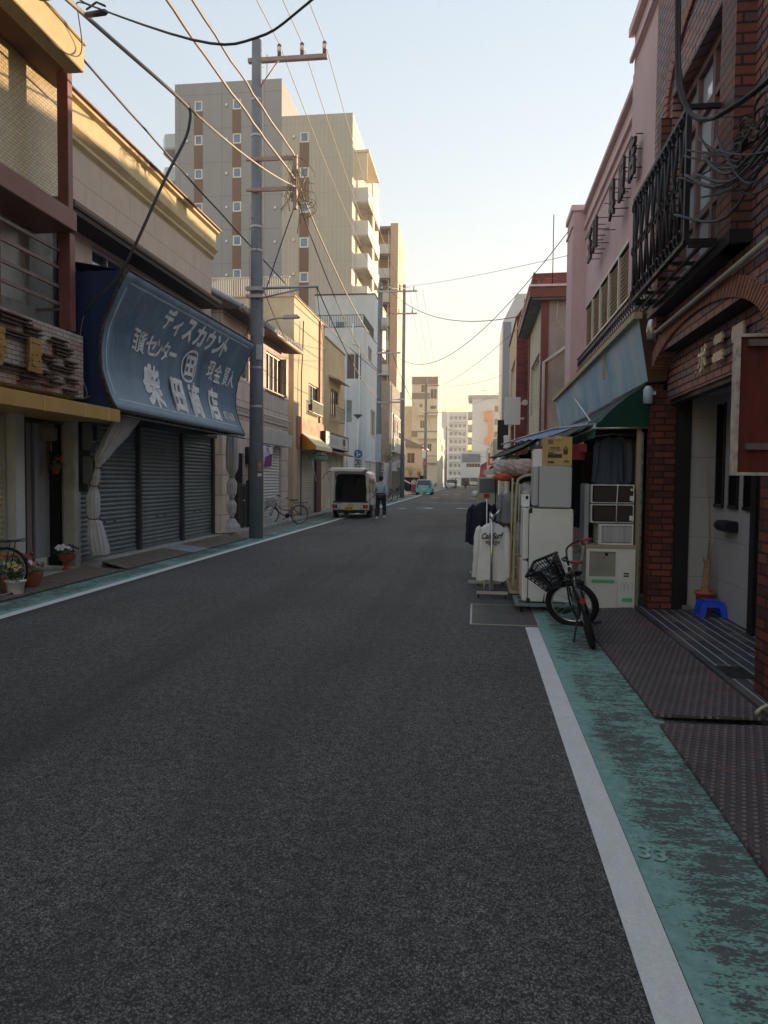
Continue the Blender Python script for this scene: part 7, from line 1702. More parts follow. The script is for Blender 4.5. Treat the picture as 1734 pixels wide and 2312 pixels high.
b = MB(); b.box(.56, .66, 9.35, 9.55, 1.262, 1.42); part('case', b, M['white'], t, bevel=.01)
b = MB(); b.box(.57, .65, 9.36, 9.54, 1.42, 1.47); part('lid', b, bgm2, t, bevel=.015)
b = MB(); b.box(.61, .64, 9.34, 9.348, 1.36, 1.40); part('label', b, M['black'], t)
t = thing('display_machine', 'beige machine with dark screen and small red notice beyond the clothes rails', 'machine', (.2, 14.2, 0))
b = MB(); b.box(.02, .40, 14, 14.5, .1, 1.64); part('case', b, mat('beige_plastic', 'a39d88', .6, var=.08), t, bevel=.015)
b = MB(); b.box(.055, .385, 13.98, 14.0, 1.36, 1.61); part('screen', b, mat('slate_screen', '474d57', .3), t)
b = MB(); b.box(.14, .24, 13.985, 14.0, 1.26, 1.33); part('notice', b, mat('red_notice', '9a2126', .6), t)
t = thing('street_signboard', 'small white sign plate on a thin post before the stacked bags', 'sign', (.25, 13, 0))
b = MB(); b.box(.12, .37, 12.98, 13.0, 1.68, 1.76); part('plate', b, M['white'], t)
b = MB(); b.tube([(.33, 12.99, 0), (.33, 12.99, 1.76)], .012, 6); part('post', b, M['black'], t)
puffy('white_lump', 'white lamp like bulb on the beige machine side', (-.02, 13.6, 1.33), .06, .06, .06, M['white'], 'lamp', seed=1, amp=.02)
# tarps over the stall
def tarp(name, label, P, m, sagz, nu=24, nv=10):
    A_, B_, C_, D_ = [Vector(p) for p in P]
    b = MB(); b.grid(lambda i, j: (A_.lerp(B_, i)).lerp(D_.lerp(C_, i), j) - Vector((0, 0, sagz * math.sin(PI * i) * math.sin(PI * j) + .012 * math.sin(i * 31) * j)), nu, nv)
    return solo(name, b, m, label, 'tarpaulin', solid=.006)
tarp('tarpaulin', 'dark green tarpaulin sagging over the stacked bags', [(.95, 9.9, 2.18), (.95, 14.2, 2.30), (.22, 14.0, 2.0), (.34, 10.5, 1.93)], M['canvas_g'], .06)
tarp('tarpaulin', 'blue tarpaulin stretched from the awning pole over the street stall', [(1.48, 9.45, 2.36), (1.55, 13.6, 2.56), (.52, 13.2, 2.24), (.86, 9.8, 2.14)], mat('blue_tarp', '17386e', .5, var=.25, vs=4, bump=.3, bs=14), .05)
b = MB(); b.tube([(.45, 14.0, 2.25), (.62, 11.5, 2.22), (.95, 9.75, 2.25), (1.46, 9.42, 2.30)], .014, 6); b.tube([(.62, 11.5, 2.22), (.50, 11.0, 2.16), (.62, 10.6, 2.12)], .006, 5)
for p in ((1.0, 9.7, 2.26), (1.35, 9.46, 2.29), (1.44, 9.42, 2.27)): b.ball(p, .022)
solo('tarp_pole', b, M['galv'], 'thin metal pole with clips holding the edge of the blue tarpaulin', 'pole')
# clothes hanging in the dark shop mouth
SG = 'clothes hanging in the shop mouth'
for i, (x, y, m, w_, zt, zb) in enumerate(((1.66, 9.75, mat('faded_blue_shirt', '2c333f', .9, var=.15), .34, 2.14, 1.55), (1.82, 9.85, mat('grey_blue_shirt', '40464e', .9, var=.15), .28, 2.16, 1.55), (1.93, 9.95, mat('brown_robe', '4c3a26', .9, var=.25, vs=7, stretch=(3, 3, .3)), .30, 2.14, 1.55))):
    garment('hanging_shirt', ('faded blue shirt hanging in the shop mouth above the brown drawers', 'grey blue shirt hanging next to the brown robe', 'brown robe hanging by the brick pillar')[i], x - w_ / 2, x + w_ / 2, y, zt, zb, m, .10, .9, 'shirt', SG, seed=30 + i)
b = MB(); b.tube([(1.40, 9.72, 2.15), (1.70, 9.74, 2.19), (2.02, 9.95, 2.19)], .008, 6); solo('hanger_rod', b, M['galv'], 'thin rod in the shop mouth carrying shirts', 'rod')
rd = random.Random(17)
for i in range(9):
    x, y, z = 1.15 + .08 * (i % 3) + rd.uniform(-.01, .01), 9.6 + .12 * (i // 3), 2.06 - .10 * (i % 2)
    b = MB(); b.box(x - .05, x + .05, y, y + .03, z - .1, z); solo('packet', b, mat('red_packet_%d' % 0, '6d2228', .7, var=.3) if i == 0 else bpy.data.materials['red_packet_0'], 'small red packaged item hanging beside the cardboard box', 'packet', 'red packets hanging under the blue tarpaulin')
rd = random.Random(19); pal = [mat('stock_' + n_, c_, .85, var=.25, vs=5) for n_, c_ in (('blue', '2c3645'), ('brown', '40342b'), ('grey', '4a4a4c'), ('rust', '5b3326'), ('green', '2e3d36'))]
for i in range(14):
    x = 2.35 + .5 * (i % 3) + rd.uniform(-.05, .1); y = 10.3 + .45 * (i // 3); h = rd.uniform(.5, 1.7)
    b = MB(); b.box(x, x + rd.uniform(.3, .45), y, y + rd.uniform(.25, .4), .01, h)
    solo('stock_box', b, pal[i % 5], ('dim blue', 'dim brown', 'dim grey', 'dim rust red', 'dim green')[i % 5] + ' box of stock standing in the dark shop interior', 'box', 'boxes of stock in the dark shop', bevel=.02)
garment('jacket', 'black coat hanging at the far end of the stall under the tarpaulin', .55, .95, 12.5, 2.0, 1.1, M['black'], .14, .9, 'coat', seed=41)
garment('jacket', 'charcoal coat hanging in the middle of the stall under the tarpaulin', .60, 1.0, 11.6, 2.0, 1.1, mat('charcoal_cloth', '2a2b2e', .9), .14, .9, 'coat', seed=42)

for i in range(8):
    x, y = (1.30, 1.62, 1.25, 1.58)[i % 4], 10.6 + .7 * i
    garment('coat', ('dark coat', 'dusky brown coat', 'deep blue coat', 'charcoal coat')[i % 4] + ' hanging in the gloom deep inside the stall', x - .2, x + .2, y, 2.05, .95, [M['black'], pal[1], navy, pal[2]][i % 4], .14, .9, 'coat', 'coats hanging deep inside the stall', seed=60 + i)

# ================================================================ entrance porch: plant, stool
t = thing('potted_plant', 'dry braided palm trunk in terracotta plastic pot at the porch corner', 'potted plant', (2.66, 9.0, .075))
b = MB(); b.lathe([(.075, .076), (.10, .29), (.115, .29), (.115, .325), (.10, .325), (.095, .30), (.0, .29)], (2.66, 8.98, 0), 24, cap=False); part('pot', b, mat('terracotta_plastic', 'a3492c', .6, var=.1), t)
b = MB()
for s in range(5):
    pts = [Vector((2.66 + .032 * (1 - .35 * k / 14) * math.cos(2 * PI * s / 5 + k * .75) + .025 * k / 14, 8.98 + .032 * math.sin(2 * PI * s / 5 + k * .75), .29 + .40 * k / 14)) for k in range(15)]
    b.tube(pts, [.021 - .006 * k / 14 for k in range(15)], 7)
b.tube([(2.68, 8.98, .66), (2.70, 8.99, .95), (2.69, 9.0, 1.3), (2.66, 9.02, 1.75)], [.014, .010, .007, .003], 6); b.tube([(2.70, 8.98, .68), (2.72, 8.97, .78), (2.73, 8.96, .9)], [.010, .007, .003], 5); b.tube([(2.64, 8.98, .66), (2.63, 8.97, .72)], [.01, .006], 5)
part('trunk', b, mat('dry_palm_trunk', '7d6447', .85, var=.35, vs=14, bump=.5, bs=50), t)
t = thing('plastic_stool', 'bright blue plastic step stool standing before the terracotta pot', 'stool', (2.64, 8.72, .075))
bl = mat('bright_blue_plastic', '1638d8', .4, var=.05, spec=.5)
b = MB(); b.box(2.56, 2.74, 8.64, 8.82, .245, .265); b.add([(2.555, 8.635, .25), (2.745, 8.635, .25), (2.76, 8.62, .19), (2.54, 8.62, .19)], [(0, 1, 2, 3)]); b.add([(2.555, 8.825, .25), (2.745, 8.825, .25), (2.76, 8.84, .19), (2.54, 8.84, .19)], [(0, 1, 2, 3)]); b.add([(2.555, 8.635, .25), (2.555, 8.825, .25), (2.54, 8.84, .19), (2.54, 8.62, .19)], [(0, 1, 2, 3)]); b.add([(2.745, 8.635, .25), (2.745, 8.825, .25), (2.76, 8.84, .19), (2.76, 8.62, .19)], [(0, 1, 2, 3)])
part('seat', b, bl, t, bevel=.008)
for sx_ in (-1, 1):
    for sy in (-1, 1):
        b = MB(); cx, cy = 2.65 + sx_ * .085, 8.73 + sy * .085
        b.hexa([(cx + sx_ * .04 - .03, cy + sy * .03 - .02, .076), (cx + sx_ * .04 + .03, cy + sy * .03 - .02, .076), (cx + sx_ * .04 + .03, cy + sy * .03 + .02, .076), (cx + sx_ * .04 - .03, cy + sy * .03 + .02, .076),
                (cx - .035, cy - .018, .25), (cx + .035, cy - .018, .25), (cx + .035, cy + .018, .25), (cx - .035, cy + .018, .25)]); part('leg', b, bl, t, bevel=.006)
b = MB(); b.box(2.44, 2.54, 9.06, 9.13, .076, .13); solo('stone_block', b, M['conc_d'], 'small stone block at the foot of the porch wall', 'block', bevel=.008)
b = MB(); b.tube(smooth([Vector((2.08, 5.15, .14)), Vector((1.98, 5.13, .13)), Vector((1.90, 5.1, .115)), Vector((1.84, 5.05, .09))], 4), .012, 8); solo('hose', b, mat('pale_yellow_hose', 'a9a27c', .6), 'pale hose end lying by the lifted ramp plate', 'hose')

# ================================================================ left pavement: flowers, meters, curtains
def leaves(c, r, h, n, seed, size=.035, up=.4):
    rd = random.Random(seed); b = MB()
    for _ in range(n):
        a = rd.uniform(0, 2 * PI); q = rd.random() ** .5; z = rd.random()
        p = Vector((c[0] + r * q * math.cos(a) * (1 - .3 * z), c[1] + r * q * math.sin(a) * (1 - .3 * z), c[2] + h * z))
        d = Vector((math.cos(a + rd.uniform(-.8, .8)), math.sin(a + rd.uniform(-.8, .8)), rd.uniform(-.4, 1) * up + .2)).normalized(); s = d.cross(Vector((0, 0, 1)));
        if s.length < .1: s = Vector((1, 0, 0))
        s.normalize(); L = size * rd.uniform(.7, 1.4)
        b.add([p, p + d * L * .5 + s * L * .3, p + d * L, p + d * L * .5 - s * L * .3], [(0, 1, 2, 3)])
    return b
def petals(c, r, h, n, seed, size=.02):
    rd = random.Random(seed); b = MB()
    for _ in range(n):
        a = rd.uniform(0, 2 * PI); q = rd.random() ** .5
        p = Vector((c[0] + r * q * math.cos(a), c[1] + r * q * math.sin(a), c[2] + h * (1 - q * q * .6) + rd.uniform(-.02, .02)))
        nn = (p - Vector(c) + Vector((.25, -.35, .2))).normalized(); s = nn.cross(Vector((0, 0, 1))).normalized(); u = s.cross(nn)
        for k in range(5):
            t_ = 2 * PI * k / 5 + rd.random() * .4; e = (s * math.cos(t_) + u * math.sin(t_)); f = (s * math.cos(t_ + .62) + u * math.sin(t_ + .62)); g_ = (s * math.cos(t_ - .62) + u * math.sin(t_ - .62))
            b.add([p, p + g_ * size * .8, p + e * size * 1.15 + nn * .004, p + f * size * .8], [(0, 1, 2, 3)])
    return b
M['leaf'] = mat('dark_green_leaf', '2f4a22', .6, var=.4, vs=20); M['leaf2'] = mat('light_green_leaf', '4f7a3c', .6, var=.4, vs=20)
M['terra'] = mat('terracotta', '7d4430', .8, var=.2, vs=5)
FLC = {n_: mat(n_ + '_petals', c_, .6, var=.12, vs=30) for n_, c_ in (('white', 'd9d9de'), ('purple', '2f1f45'), ('yellow', 'd8b132'), ('magenta', 'a8327d'), ('red', 'a8242c'), ('orange', 'c06428'), ('pink', 'c08aa0'))}
def flowers(name, label, x, y, pot, r, z0, blooms, seed, group='pots of flowers by the tiled shop', potm=None, leaf=None):
    t = thing(name, label, 'flower pot', (x, y, z0), group)
    b = MB(); b.lathe([(a, z0 + z) for a, z in pot], (x, y, 0), 20, cap=False); zt = z0 + max(z for _, z in pot); part('pot', b, potm or M['terra'], t)
    part('foliage', leaves((x, y, zt - .02), r, .12, 130, seed, .06), leaf or M['leaf'], t)
    for k, (col, n, dx, dy) in enumerate(blooms): part(col + '_flowers', petals((x + dx, y + dy, zt + .03), r * .75, .10, n, seed * 7 + k, .026), FLC[col], t)
    return t
URN = [(.085, 0), (.09, .015), (.05, .06), (.035, .10), (.05, .13), (.11, .18), (.145, .265), (.15, .28), (.135, .28), (.0, .25)]
BOWL = [(.10, 0), (.15, .12), (.17, .20), (.17, .22), (.15, .22), (0, .19)]
POT = [(.085, 0), (.12, .19), (.135, .19), (.135, .22), (.115, .22), (0, .19)]
flowers('flower_urn', 'terracotta urn with white and purple pansies by the cracked pillar', -6.66, 11.38, URN, .19, .03, [('white', 16, -.03, -.09), ('purple', 9, .03, .08), ('yellow', 3, .02, .10)], 3)
flowers('flower_bowl', 'low terracotta bowl with magenta and purple flowers right of the bicycle wheel', -6.17, 9.62, BOWL, .20, .03, [('magenta', 12, .0, .04), ('purple', 7, .02, -.04), ('orange', 4, .03, -.12), ('white', 3, 0, -.05)], 4, leaf=M['leaf2'])
flowers('flower_pot', 'pot of yellow and purple pansies seen through the bicycle wheel', -6.28, 9.28, BOWL, .18, .03, [('yellow', 8, .02, -.02), ('purple', 7, -.02, .05), ('white', 4, 0, .1)], 5)
flowers('flower_pot', 'white pot of orange flowers behind the bicycle wheel', -6.42, 9.42, POT, .18, .18, [('orange', 10, 0, -.05), ('red', 4, .02, .06)], 6, potm=M['white'], leaf=M['leaf2'])
flowers('flower_pot', 'pot with red and pale roses against the pale jamb', -6.60, 9.95, POT, .15, .10, [('red', 9, .03, .04), ('pink', 4, 0, -.06), ('white', 3, 0, -.02)], 7)
flowers('flower_pot', 'pot with pink flowers behind the bicycle carrier', -6.5, 9.2, POT, .16, .36, [('pink', 12, .02, 0)], 8, leaf=M['leaf2'])
flowers('flower_pot', 'low white pot with purple pansies at the foot of the bicycle wheel', -6.02, 9.05, POT, .13, .0, [('purple', 5, 0, 0), ('white', 4, 0, .03), ('yellow', 2, 0, 0)], 9, potm=M['white'])
b = MB(); b.box(-6.75, -6.3, 9.0, 9.6, .03, .17); solo('plant_stand', b, M['darkwood'], 'dark wooden plant stand among the flower pots', 'stand', bevel=.01)
t = thing('hanging_planter', 'hanging wall planter with trailing leaves under the gas meter', 'planter', (-7.15, 12.2, 1.55), None)
b = MB(); b.lathe([(.05, 1.62), (.09, 1.78), (.095, 1.78), (.0, 1.74)], (-7.12, 11.85, 0), 14, cap=False); part('pot', b, M['terra'], t)
part('foliage', leaves((-7.1, 11.86, 1.68), .17, .25, 130, 31, .08), M['leaf2'], t); part('trailing_leaves', leaves((-7.05, 12.02, 1.40), .08, .35, 60, 32, .09, -.6), M['leaf2'], t)
for k, c in enumerate(('yellow', 'red')): part(c + '_flowers', petals((-7.05, 11.9, 1.82), .12, .06, 5, 40 + k, .03), FLC[c], t)
t = thing('gas_meter', 'beige gas meter with corroded pipes on the recessed white panel', 'meter', (-7.25, 11.8, 2.2))
b = MB(); b.box(-7.27, -7.10, 11.62, 11.90, 2.18, 2.42); b.box(-7.26, -7.12, 11.66, 11.86, 2.42, 2.50); part('case', b, mat('grimy_beige', '7c725f', .7, var=.25, vs=6), t, bevel=.02)
b = MB(); b.tube([(-7.2, 11.68, 2.18), (-7.2, 11.68, 1.55)], .022, 8); b.tube([(-7.2, 11.84, 2.18), (-7.2, 11.84, 2.0)], .022, 8); b.tube([(-7.2, 11.68, 1.75), (-7.2, 11.68, 1.8)], .035, 8); part('pipe', b, mat('taped_pipe', '7a6d58', .8, var=.3, vs=15), t)
MG = 'electric meters on the pillar by the curtain'
for z, lb in ((2.04, 'upper grey electric meter on the black board by the white curtain'), (1.45, 'lower grey electric meter on the black board by the white curtain')):
    t = thing('electric_meter', lb, 'meter', (-6.7, 12.2, z), MG)
    b = MB(); b.prism([(-6.78, z), (-6.68, z + .0), (-6.60, z + .10), (-6.60, z + .42), (-6.64, z + .48), (-6.78, z + .48)], 'y', 12.08, 12.30); part('case', b, mat('meter_grey', '4d5552', .5, var=.1) if z > 2 else bpy.data.materials['meter_grey'], t, bevel=.02)
    b = MB(); b.box(-6.605, -6.590, 12.13, 12.26, z + .17, z + .42); part('dial_window', b, M['glass'], t)
    b = MB(); b.box(-6.60, -6.585, 12.11, 12.28, z + .13, z + .16); part('dial_rim', b, mat('pale_green_trim', '7f8a80', .5) if z > 2 else bpy.data.materials['pale_green_trim'], t)
b = MB(); b.box(-6.80, -6.775, 11.98, 12.36, 1.32, 2.62); solo('meter_board', b, M['black'], 'black backing board carrying two electric meters', 'board')
b = MB(); b.tube(smooth([Vector((-6.68, 12.12, 1.45)), Vector((-6.67, 12.14, 1.2)), Vector((-6.64, 12.18, 1.05)), Vector((-6.68, 12.12, .98))], 4), .012, 6); b.tube(smooth([Vector((-6.7, 12.25, 1.45)), Vector((-6.64, 12.24, 1.25)), Vector((-6.66, 12.2, 1.0))], 4), .010, 6); solo('meter_cable', b, M['cable_l'], 'grey cable loops below the lower electric meter', 'cable')
M['curt'] = mat('grey_white_curtain', 'a7a5a6', .85, var=.12, vs=5, stain=('857f78', .4, 4), bump=.2, bs=20)
def curtain(name, label, path, tie_z, seed):
    """gathered cloth: path = (x, y, z, half width, half depth); ropes round the waists"""
    t = thing(name, label, 'curtain', (path[-1][0], path[-1][1], path[-1][2]))
    P = [(Vector(p[:3]), p[3], p[4]) for p in path]; N = 6; Q = []
    for i in range(len(P) - 1):
        for k in range(N):
            f = k / N; f2 = f * f * (3 - 2 * f)
            Q.append((P[i][0].lerp(P[i + 1][0], f), P[i][1] * (1 - f2) + P[i + 1][1] * f2, P[i][2] * (1 - f2) + P[i + 1][2] * f2))
    Q.append(P[-1]); rd = random.Random(seed); ph = [rd.uniform(0, 6) for _ in range(5)]
    def f(i, j):
        k = min(int(j * (len(Q) - 1) + .5), len(Q) - 1); c, w, d = Q[k]; a = 2 * PI * i
        fo = 1 + .10 * math.sin(7 * a + ph[0] + j * 3) + .09 * math.sin(12 * a + ph[1] - j * 2) + .05 * math.sin(23 * a + ph[2])
        return (c.x + d * fo * math.cos(a), c.y + w * fo * math.sin(a), c.z)
    b = MB(); b.grid(f, 90, len(Q) - 1, closed_u=True); part('cloth', b, M['curt'], t)
    for z in tie_z:
        k = min(range(len(Q)), key=lambda q: abs(Q[q][0].z - z)); c, w, d = Q[k]
        b = MB(); b.tube([(c.x + (d * 1.12 + .008) * math.cos(2 * PI * q / 16), c.y + (w * 1.12 + .008) * math.sin(2 * PI * q / 16), c.z + .008 * math.sin(2 * PI * q / 8)) for q in range(16)], .009, 6, closed=True); b.tube([(c.x + d + .02, c.y + w * .3, c.z), (c.x + d + .05, c.y + w * .5, c.z - .01)], .012, 6); part('tie_rope', b, mat('dark_rope', '3a2f2a', .8) if 'dark_rope' not in bpy.data.materials else bpy.data.materials['dark_rope'], t)
    return t
curtain('tied_curtain', 'grey white curtain gathered in ropes at the left end of the grey shutters', [(-6.25, 12.75, 2.66, .42, .10), (-6.36, 12.58, 2.35, .34, .10), (-6.5, 12.36, 2.0, .20, .09), (-6.58, 12.22, 1.74, .05, .05), (-6.6, 12.2, 1.60, .085, .07), (-6.6, 12.2, 1.5, .07, .06), (-6.61, 12.18, 1.42, .05, .05), (-6.62, 12.17, 1.2, .12, .09), (-6.62, 12.17, .98, .115, .09), (-6.62, 12.17, .85, .09, .07), (-6.6, 12.18, .78, .13, .10), (-6.58, 12.22, .5, .19, .13), (-6.56, 12.26, .30, .21, .13), (-6.55, 12.26, .22, .19, .12)], (1.74, 1.42, .86), 5)
curtain('tied_curtain', 'grey white curtain tied in three bunches beside the utility pole', [(-6.46, 19.1, 2.72, .17, .13), (-6.46, 19.1, 2.2, .21, .15), (-6.47, 19.12, 1.85, .20, .14), (-6.48, 19.14, 1.60, .07, .06), (-6.48, 19.14, 1.4, .16, .12), (-6.48, 19.14, 1.2, .15, .11), (-6.48, 19.14, 1.02, .06, .05), (-6.48, 19.14, .85, .15, .11), (-6.48, 19.14, .68, .14, .10), (-6.48, 19.14, .52, .05, .05), (-6.48, 19.14, .42, .14, .11), (-6.46, 19.14, .28, .27, .16), (-6.46, 19.14, .20, .30, .17)], (1.60, 1.02, .52), 8)

# ================================================================ flags, signs and street things further on
t = thing('hanging_banner', 'white and purple cloth banner hanging before the white shutter', 'banner', (-6.3, 22.1, 1.95))
b = MB(); b.grid(lambda i, j: (-6.32 + .05 * math.sin(i * 6 + j * 2), 21.4 + 1.2 * i - .3 * j * i, 2.56 - .62 * j - .05 * math.sin(i * 3)), 16, 12); part('cloth', b, mat('lavender_cloth', 'a9a8bb', .85, var=.06), t, solid=.004)
b = MB(); b.add([(-6.28, 21.45, 2.18), (-6.27, 22.36, 2.34), (-6.27, 22.22, 1.95), (-6.28, 21.45, 1.94)], [(0, 1, 2, 3)]); part('purple_field', b, mat('purple_cloth', '54224a', .85, var=.1), t, solid=.004)
b = MB()
for k, ch in enumerate('のれん'): text_to(b, ch, lambda u, v, d, k=k: (-6.255 + d, 21.75 + .12 * k + u, 2.44 - .07 * k + v), height=.11, bold=.03)
part('writing', b, M['black'], t)
b = MB(); b.tube([(-6.3, 21.3, 2.58), (-6.3, 22.7, 2.56)], .012, 6); part('rod', b, M['alu'], t)
t = thing('banner_flag', 'upright red and white shop banner on a white pole behind the walking man', 'banner', (-6.3, 47, 0))
b = MB(); b.tube([(-6.36, 47, .05), (-6.20, 47, 2.66)], .018, 6); b.tube([(-6.2, 47, 2.62), (-5.55, 47, 2.56)], .012, 6); part('pole', b, M['white'], t)
b = MB(); b.grid(lambda i, j: (-6.19 - .11 * j + .30 * i * (1 - .1 * j), 46.98 + .05 * math.sin(i * 5 + j * 3), 2.60 - 1.15 * j - .04 * i), 8, 14); part('red_field', b, mat('red_banner_cloth', 'b5242e', .8, var=.08), t, solid=.004)
b = MB(); b.grid(lambda i, j: (-5.89 - .10 * j + .34 * i * (1 - .2 * j), 46.96 + .05 * math.sin(5 + i * 4 + j * 3), 2.56 - 1.35 * j - .02 * i), 8, 14); part('white_field', b, mat('pale_banner_cloth', 'b9b6c4', .8, var=.08), t, solid=.004)
b = MB(); b.box(-6.08, -5.72, 46.84, 46.85, 2.02, 2.44); part('white_box', b, M['white'], t)
b = MB()
for k, ch in enumerate('りは'): text_to(b, ch, lambda u, v, d, k=k: (-5.95 + u, 46.835 - d, 2.34 - .19 * k + v), height=.16, bold=.04)
part('writing', b, M['black'], t)
t = thing('traffic_sign', 'round blue sign with straight and right arrows above a white plate on a grey post', 'traffic sign', (-5.6, 35.9, 0))
SX, SY, SZ = -5.78, 36.0, 2.78
b = MB(); b.tube([(SX + .02, SY + .06, 0), (SX + .02, SY + .06, 3.2)], .03, 8); part('post', b, M['galv'], t)
b = MB(); b.lathe([(.20, 0), (.20, -.012)], (SX, SY, SZ), 32, 'y'); ds = part('disc', b, mat('sign_blue', '1f4f8f', .45, var=.04), t)
f = lambda u, v: (SX + u, SY - .018, SZ + v)
b = MB()
for P_ in ([(-.07, -.15), (-.03, -.15), (-.03, .06), (-.07, .06)], [(-.10, .06), (0, .06), (-.05, .15)], [(-.03, -.09), (.04, -.035), (.04, .005), (-.03, -.045)], [(.04, -.08), (.04, .045), (.14, -.018)]):
    b.add([f(u, v) for u, v in P_], [tuple(range(len(P_)))])
part('arrows', b, M['white'], ds)
b = MB(); b.box(SX - .22, SX + .22, SY - .004, SY + .01, SZ - .72, SZ + .22); part('back_plate', b, mat('sign_plate_grey', 'a4adb6', .5), t)
b = MB(); text_to(b, '自転車を', lambda u, v, d: (SX + u, SY - .008 - d, SZ - .31 + v), width=.30, height=.085, bold=.04); text_to(b, '除く', lambda u, v, d: (SX + .05 + u, SY - .008 - d, SZ - .42 + v), width=.2, height=.09, bold=.04)
b.box(SX - .16, SX + .15, SY - .010, SY - .006, SZ - .52, SZ - .48); text_to(b, '7-9', lambda u, v, d: (SX - .02 + u, SY - .008 - d, SZ - .63 + v), width=.26, height=.10, bold=.02); part('sign_writing', b, M['black'], t)
t = thing('street_lamp', 'slim white street lamp with dark bowl head before the white block', 'street lamp', (-6.55, 41, 0))
b = MB(); b.tube([(-6.63, 41, 0), (-6.63, 41, 4.95)], .035, 8); part('post', b, M['white'], t)
b = MB(); b.lathe([(.03, 4.9), (.10, 4.98), (.25, 5.10), (.26, 5.14), (.0, 5.17)], (-6.63, 41, 0), 16, cap=False); part('bowl', b, mat('dark_lamp_bowl', '46545c', .4), t)
def bush(name, label, c, r, h, m, n, seed, trunk=True, cat='plant', group=None, sz=.12):
    t = thing(name, label, cat, (c[0], c[1], 0 if trunk else c[2]), group); rd = random.Random(seed); b = MB()
    for k in range(7):
        o_ = Vector((rd.uniform(-.6, .6) * r, rd.uniform(-.6, .6) * r, rd.uniform(.1, .8) * h)); q = leaves((c[0] + o_.x, c[1] + o_.y, c[2] + o_.z - h * .2), r * .55, h * .45, n // 7, seed * 11 + k, sz); b.add(q.v, q.f)
    part('crown' if trunk else 'foliage', b, m, t)
    if trunk:
        b = MB(); b.tube([(c[0], c[1], 0), (c[0] + .05, c[1], c[2] * .6), (c[0], c[1] + .05, c[2] + h * .4)], [.06, .045, .02], 7)
        for k in range(4): b.tube([(c[0] + .03, c[1], c[2] * .8), (c[0] + r * .5 * math.cos(k * 1.6), c[1] + r * .5 * math.sin(k * 1.6), c[2] + h * .5)], [.025, .01], 5)
        part('trunk', b, M['darkwood'], t)
    return t
bush('hanging_plant', 'yellow green bushy plant on the wall above the red banner', (-6.7, 56.5, 2.7), .5, 1.1, mat('yellow_green_leaf', '5f6a1e', .6, var=.5, vs=6), 420, 3, False)
M['mimosa'] = mat('yellow_blossom', 'c9ae12', .6, var=.3, vs=6)
bush('small_tree', 'small yellow flowering tree before the cream house, left one', (-8.35, 93.5, 2.0), .55, 1.1, M['mimosa'], 420, 5, True, 'tree', 'yellow trees by the cream house', .16)
bush('small_tree', 'small yellow flowering tree before the cream house, right one', (-7.35, 94.5, 1.7), .4, 1.0, M['mimosa'], 300, 6, True, 'tree', 'yellow trees by the cream house', .16)
bush('shrub', 'pale green shrub at the foot of the pole beyond the blue car', (-6.2, 112, .3), .4, .9, M['leaf2'], 260, 9, False)
bush('potted_shrub', 'dark leafy pot plants beside the grey building shop front', (-6.45, 62, .25), .35, .9, M['leaf'], 260, 12, False)
t = thing('flower_stall', 'dark stall with pale canopy edge and sloping white awning bar before the cream house', 'stall', (-8, 92, 0))
b = MB(); b.box(-9.4, -6.75, 92, 92.1, 2.68, 2.82); b.box(-9.3, -7.2, 91, 91.1, 1.75, 1.85); part('canopy_edge', b, M['tan'], t)
b = MB(); b.hexa([(-9.0, 88, 1.55), (-7.85, 88, .95), (-7.85, 88.1, .95), (-9.0, 88.1, 1.55), (-9.0, 88, 1.75), (-7.85, 88, 1.12), (-7.85, 88.1, 1.12), (-9.0, 88.1, 1.75)]); part('awning_bar', b, M['white'], t)
b = MB(); b.box(-9.3, -7.3, 93.0, 93.1, 0, 1.75); b.box(-7.25, -6.75, 95.2, 95.3, .9, 2.0); part('dark_back', b, M['dark'], t)
for k in range(3):
    b = MB(); b.box(-8.3 + .35 * k, -8.0 + .35 * k, 76.4, 76.7, 0, .32 + .05 * k) if k else b.box(-6.75, -6.45, 70, 70.3, 0, .35)
    solo('white_sack', b, M['white'], 'small white sack on the pavement near the blue car', 'sack', 'white sacks on the pavement', bevel=.06)
# right side far clutter: small awnings and hanging goods
FA = 'small awnings far down the right side'
for i, (y, c_, z) in enumerate(((22, 'canvas_g', 2.5), (31.5, 'maroon', 2.6), (38.2, 'canvas_g', 2.5), (45, 'black', 2.6), (52.5, 'canvas_g', 2.5), (70, 'maroon', 2.7))):
    b = MB(); x0 = (1.7, 1.5, 1.75, 1.85, 1.8, 1.95)[i]
    b.add([(x0, y, z + .45), (x0, y + 3, z + .45), (x0 - .8, y + 3, z), (x0 - .8, y, z), (x0 - .8, y + 3, z - .2), (x0 - .8, y, z - .2)], [(0, 1, 2, 3), (3, 2, 4, 5), (0, 3, 5)])
    solo('shop_awning', b, M[c_], ('dark green awning under the weathered house', 'maroon awning under the old brick house', 'dark green awning on the grey metal house', 'black awning on the low whitish house', 'dark green awning touching the tall white building', 'maroon awning past the tall white building')[i], 'awning', FA, solid=.01)
VS = 'projecting signs far down the right side'
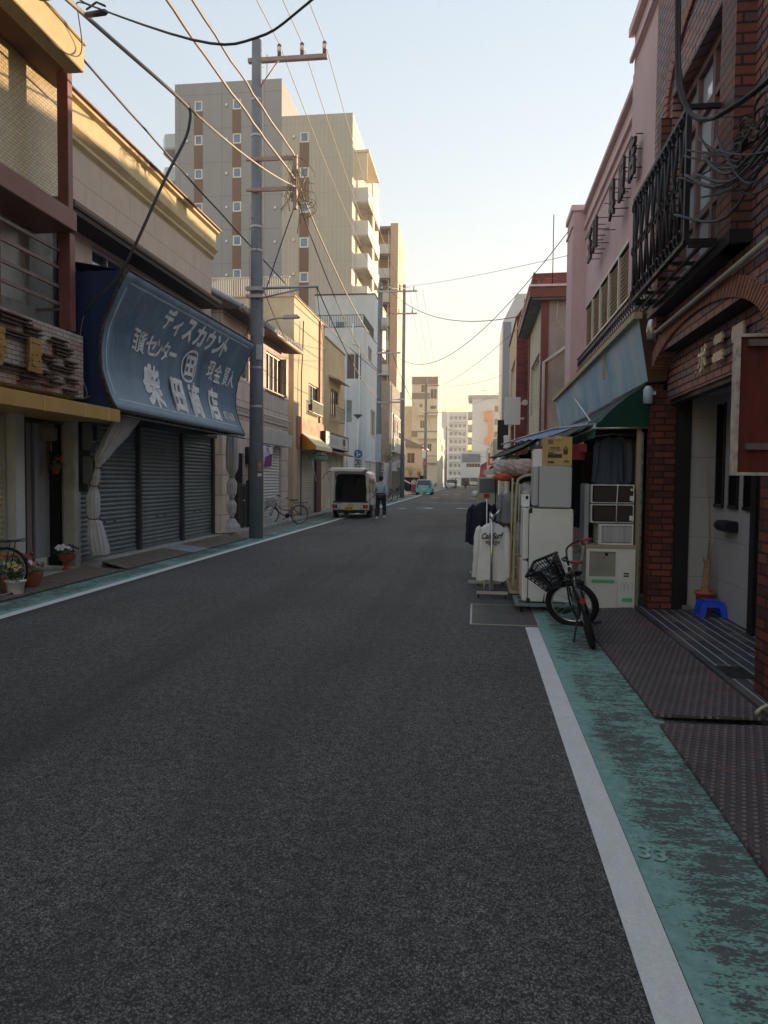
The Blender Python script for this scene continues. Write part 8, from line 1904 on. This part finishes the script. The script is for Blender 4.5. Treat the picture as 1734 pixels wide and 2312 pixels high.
for i, (y, z0, z1, c_, x1) in enumerate(((27.5, 3.6, 4.6, 'white', 1.6), (40.5, 3.2, 4.8, 'black', 1.7), (48, 3.0, 4.2, 'alu', 1.8), (56, 3.4, 4.6, 'tan', 1.8), (74, 3.2, 4.8, 'white', 1.9), (86, 3.2, 4.6, 'redp', 1.9))):
    b = MB(); b.box(x1 - .62, x1 - .05, y, y + .16, z0, z1); b.box(x1 - .05, x1 + .1, y + .05, y + .11, z0 + .2, z0 + .26); b.box(x1 - .05, x1 + .1, y + .05, y + .11, z1 - .26, z1 - .2)
    solo('projecting_sign', b, M[c_], ('white projecting sign between weathered and brick houses', 'black projecting sign on the grey metal house', 'silver projecting sign on the low whitish house', 'tan projecting sign near the tall white building', 'white projecting sign past the tall white building', 'terracotta projecting sign opposite the blue car')[i], 'sign', VS, bevel=.01)
t = thing('banner_flag', 'pink red banner flag leaning out above the far right kerb', 'banner', (.75, 60, 0)); b = MB(); b.tube([(.6, 60, 0), (.85, 60, 3.1)], .02, 6); part('pole', b, M['white'], t)
b = MB(); b.grid(lambda i, j: (.86 - .55 * i - .15 * j, 60 + .05 * math.sin(5 * j), 3.05 - 1.3 * j - .3 * i), 6, 10); part('cloth', b, mat('pink_red_cloth', 'b5474f', .8), t, solid=.005)
# outdoor units along the right side
for i, (x, y, z) in enumerate(((1.25, 38.3, 3.2), (1.4, 44.2, 3.1), (1.35, 54.3, 3.3))):
    t = thing('air_conditioner', ('white outdoor unit on the grey metal house', 'white outdoor unit on the low whitish house', 'white outdoor unit by the tall white building')[i], 'air conditioner', (x + .2, y, z), 'outdoor units on the right side')
    b = MB(); b.box(x + .1, x + .5, y, y + .8, z, z + .65); part('case', b, M['white'], t, bevel=.02)
    b = MB(); b.lathe([(.25, .01), (.25, -.015)], (x + .1, y + .3, z + .33), 18, 'x'); part('grille', b, M['black'], t)
# ================================================================ evening haze
b = MB(); b.box(-90, 90, -40, 330, -1.0, 46)
hz = bpy.data.materials.new('haze'); hz.use_nodes = True
_ht = hz.node_tree; _ht.nodes.remove(_ht.nodes['Principled BSDF'])
_pv = _ht.nodes.new('ShaderNodeVolumePrincipled'); _pv.inputs['Color'].default_value = (.93, .92, .90, 1); _pv.inputs['Density'].default_value = .0010; _pv.inputs['Anisotropy'].default_value = .35
_ht.links.new(_pv.outputs[0], _ht.nodes['Material Output'].inputs['Volume'])
o = bpy.data.objects.new('haze', mesh('haze', b, hz)); COL.objects.link(o); o['kind'] = 'stuff'; o['label'] = 'thin pale evening haze filling the street'; o['category'] = 'haze'
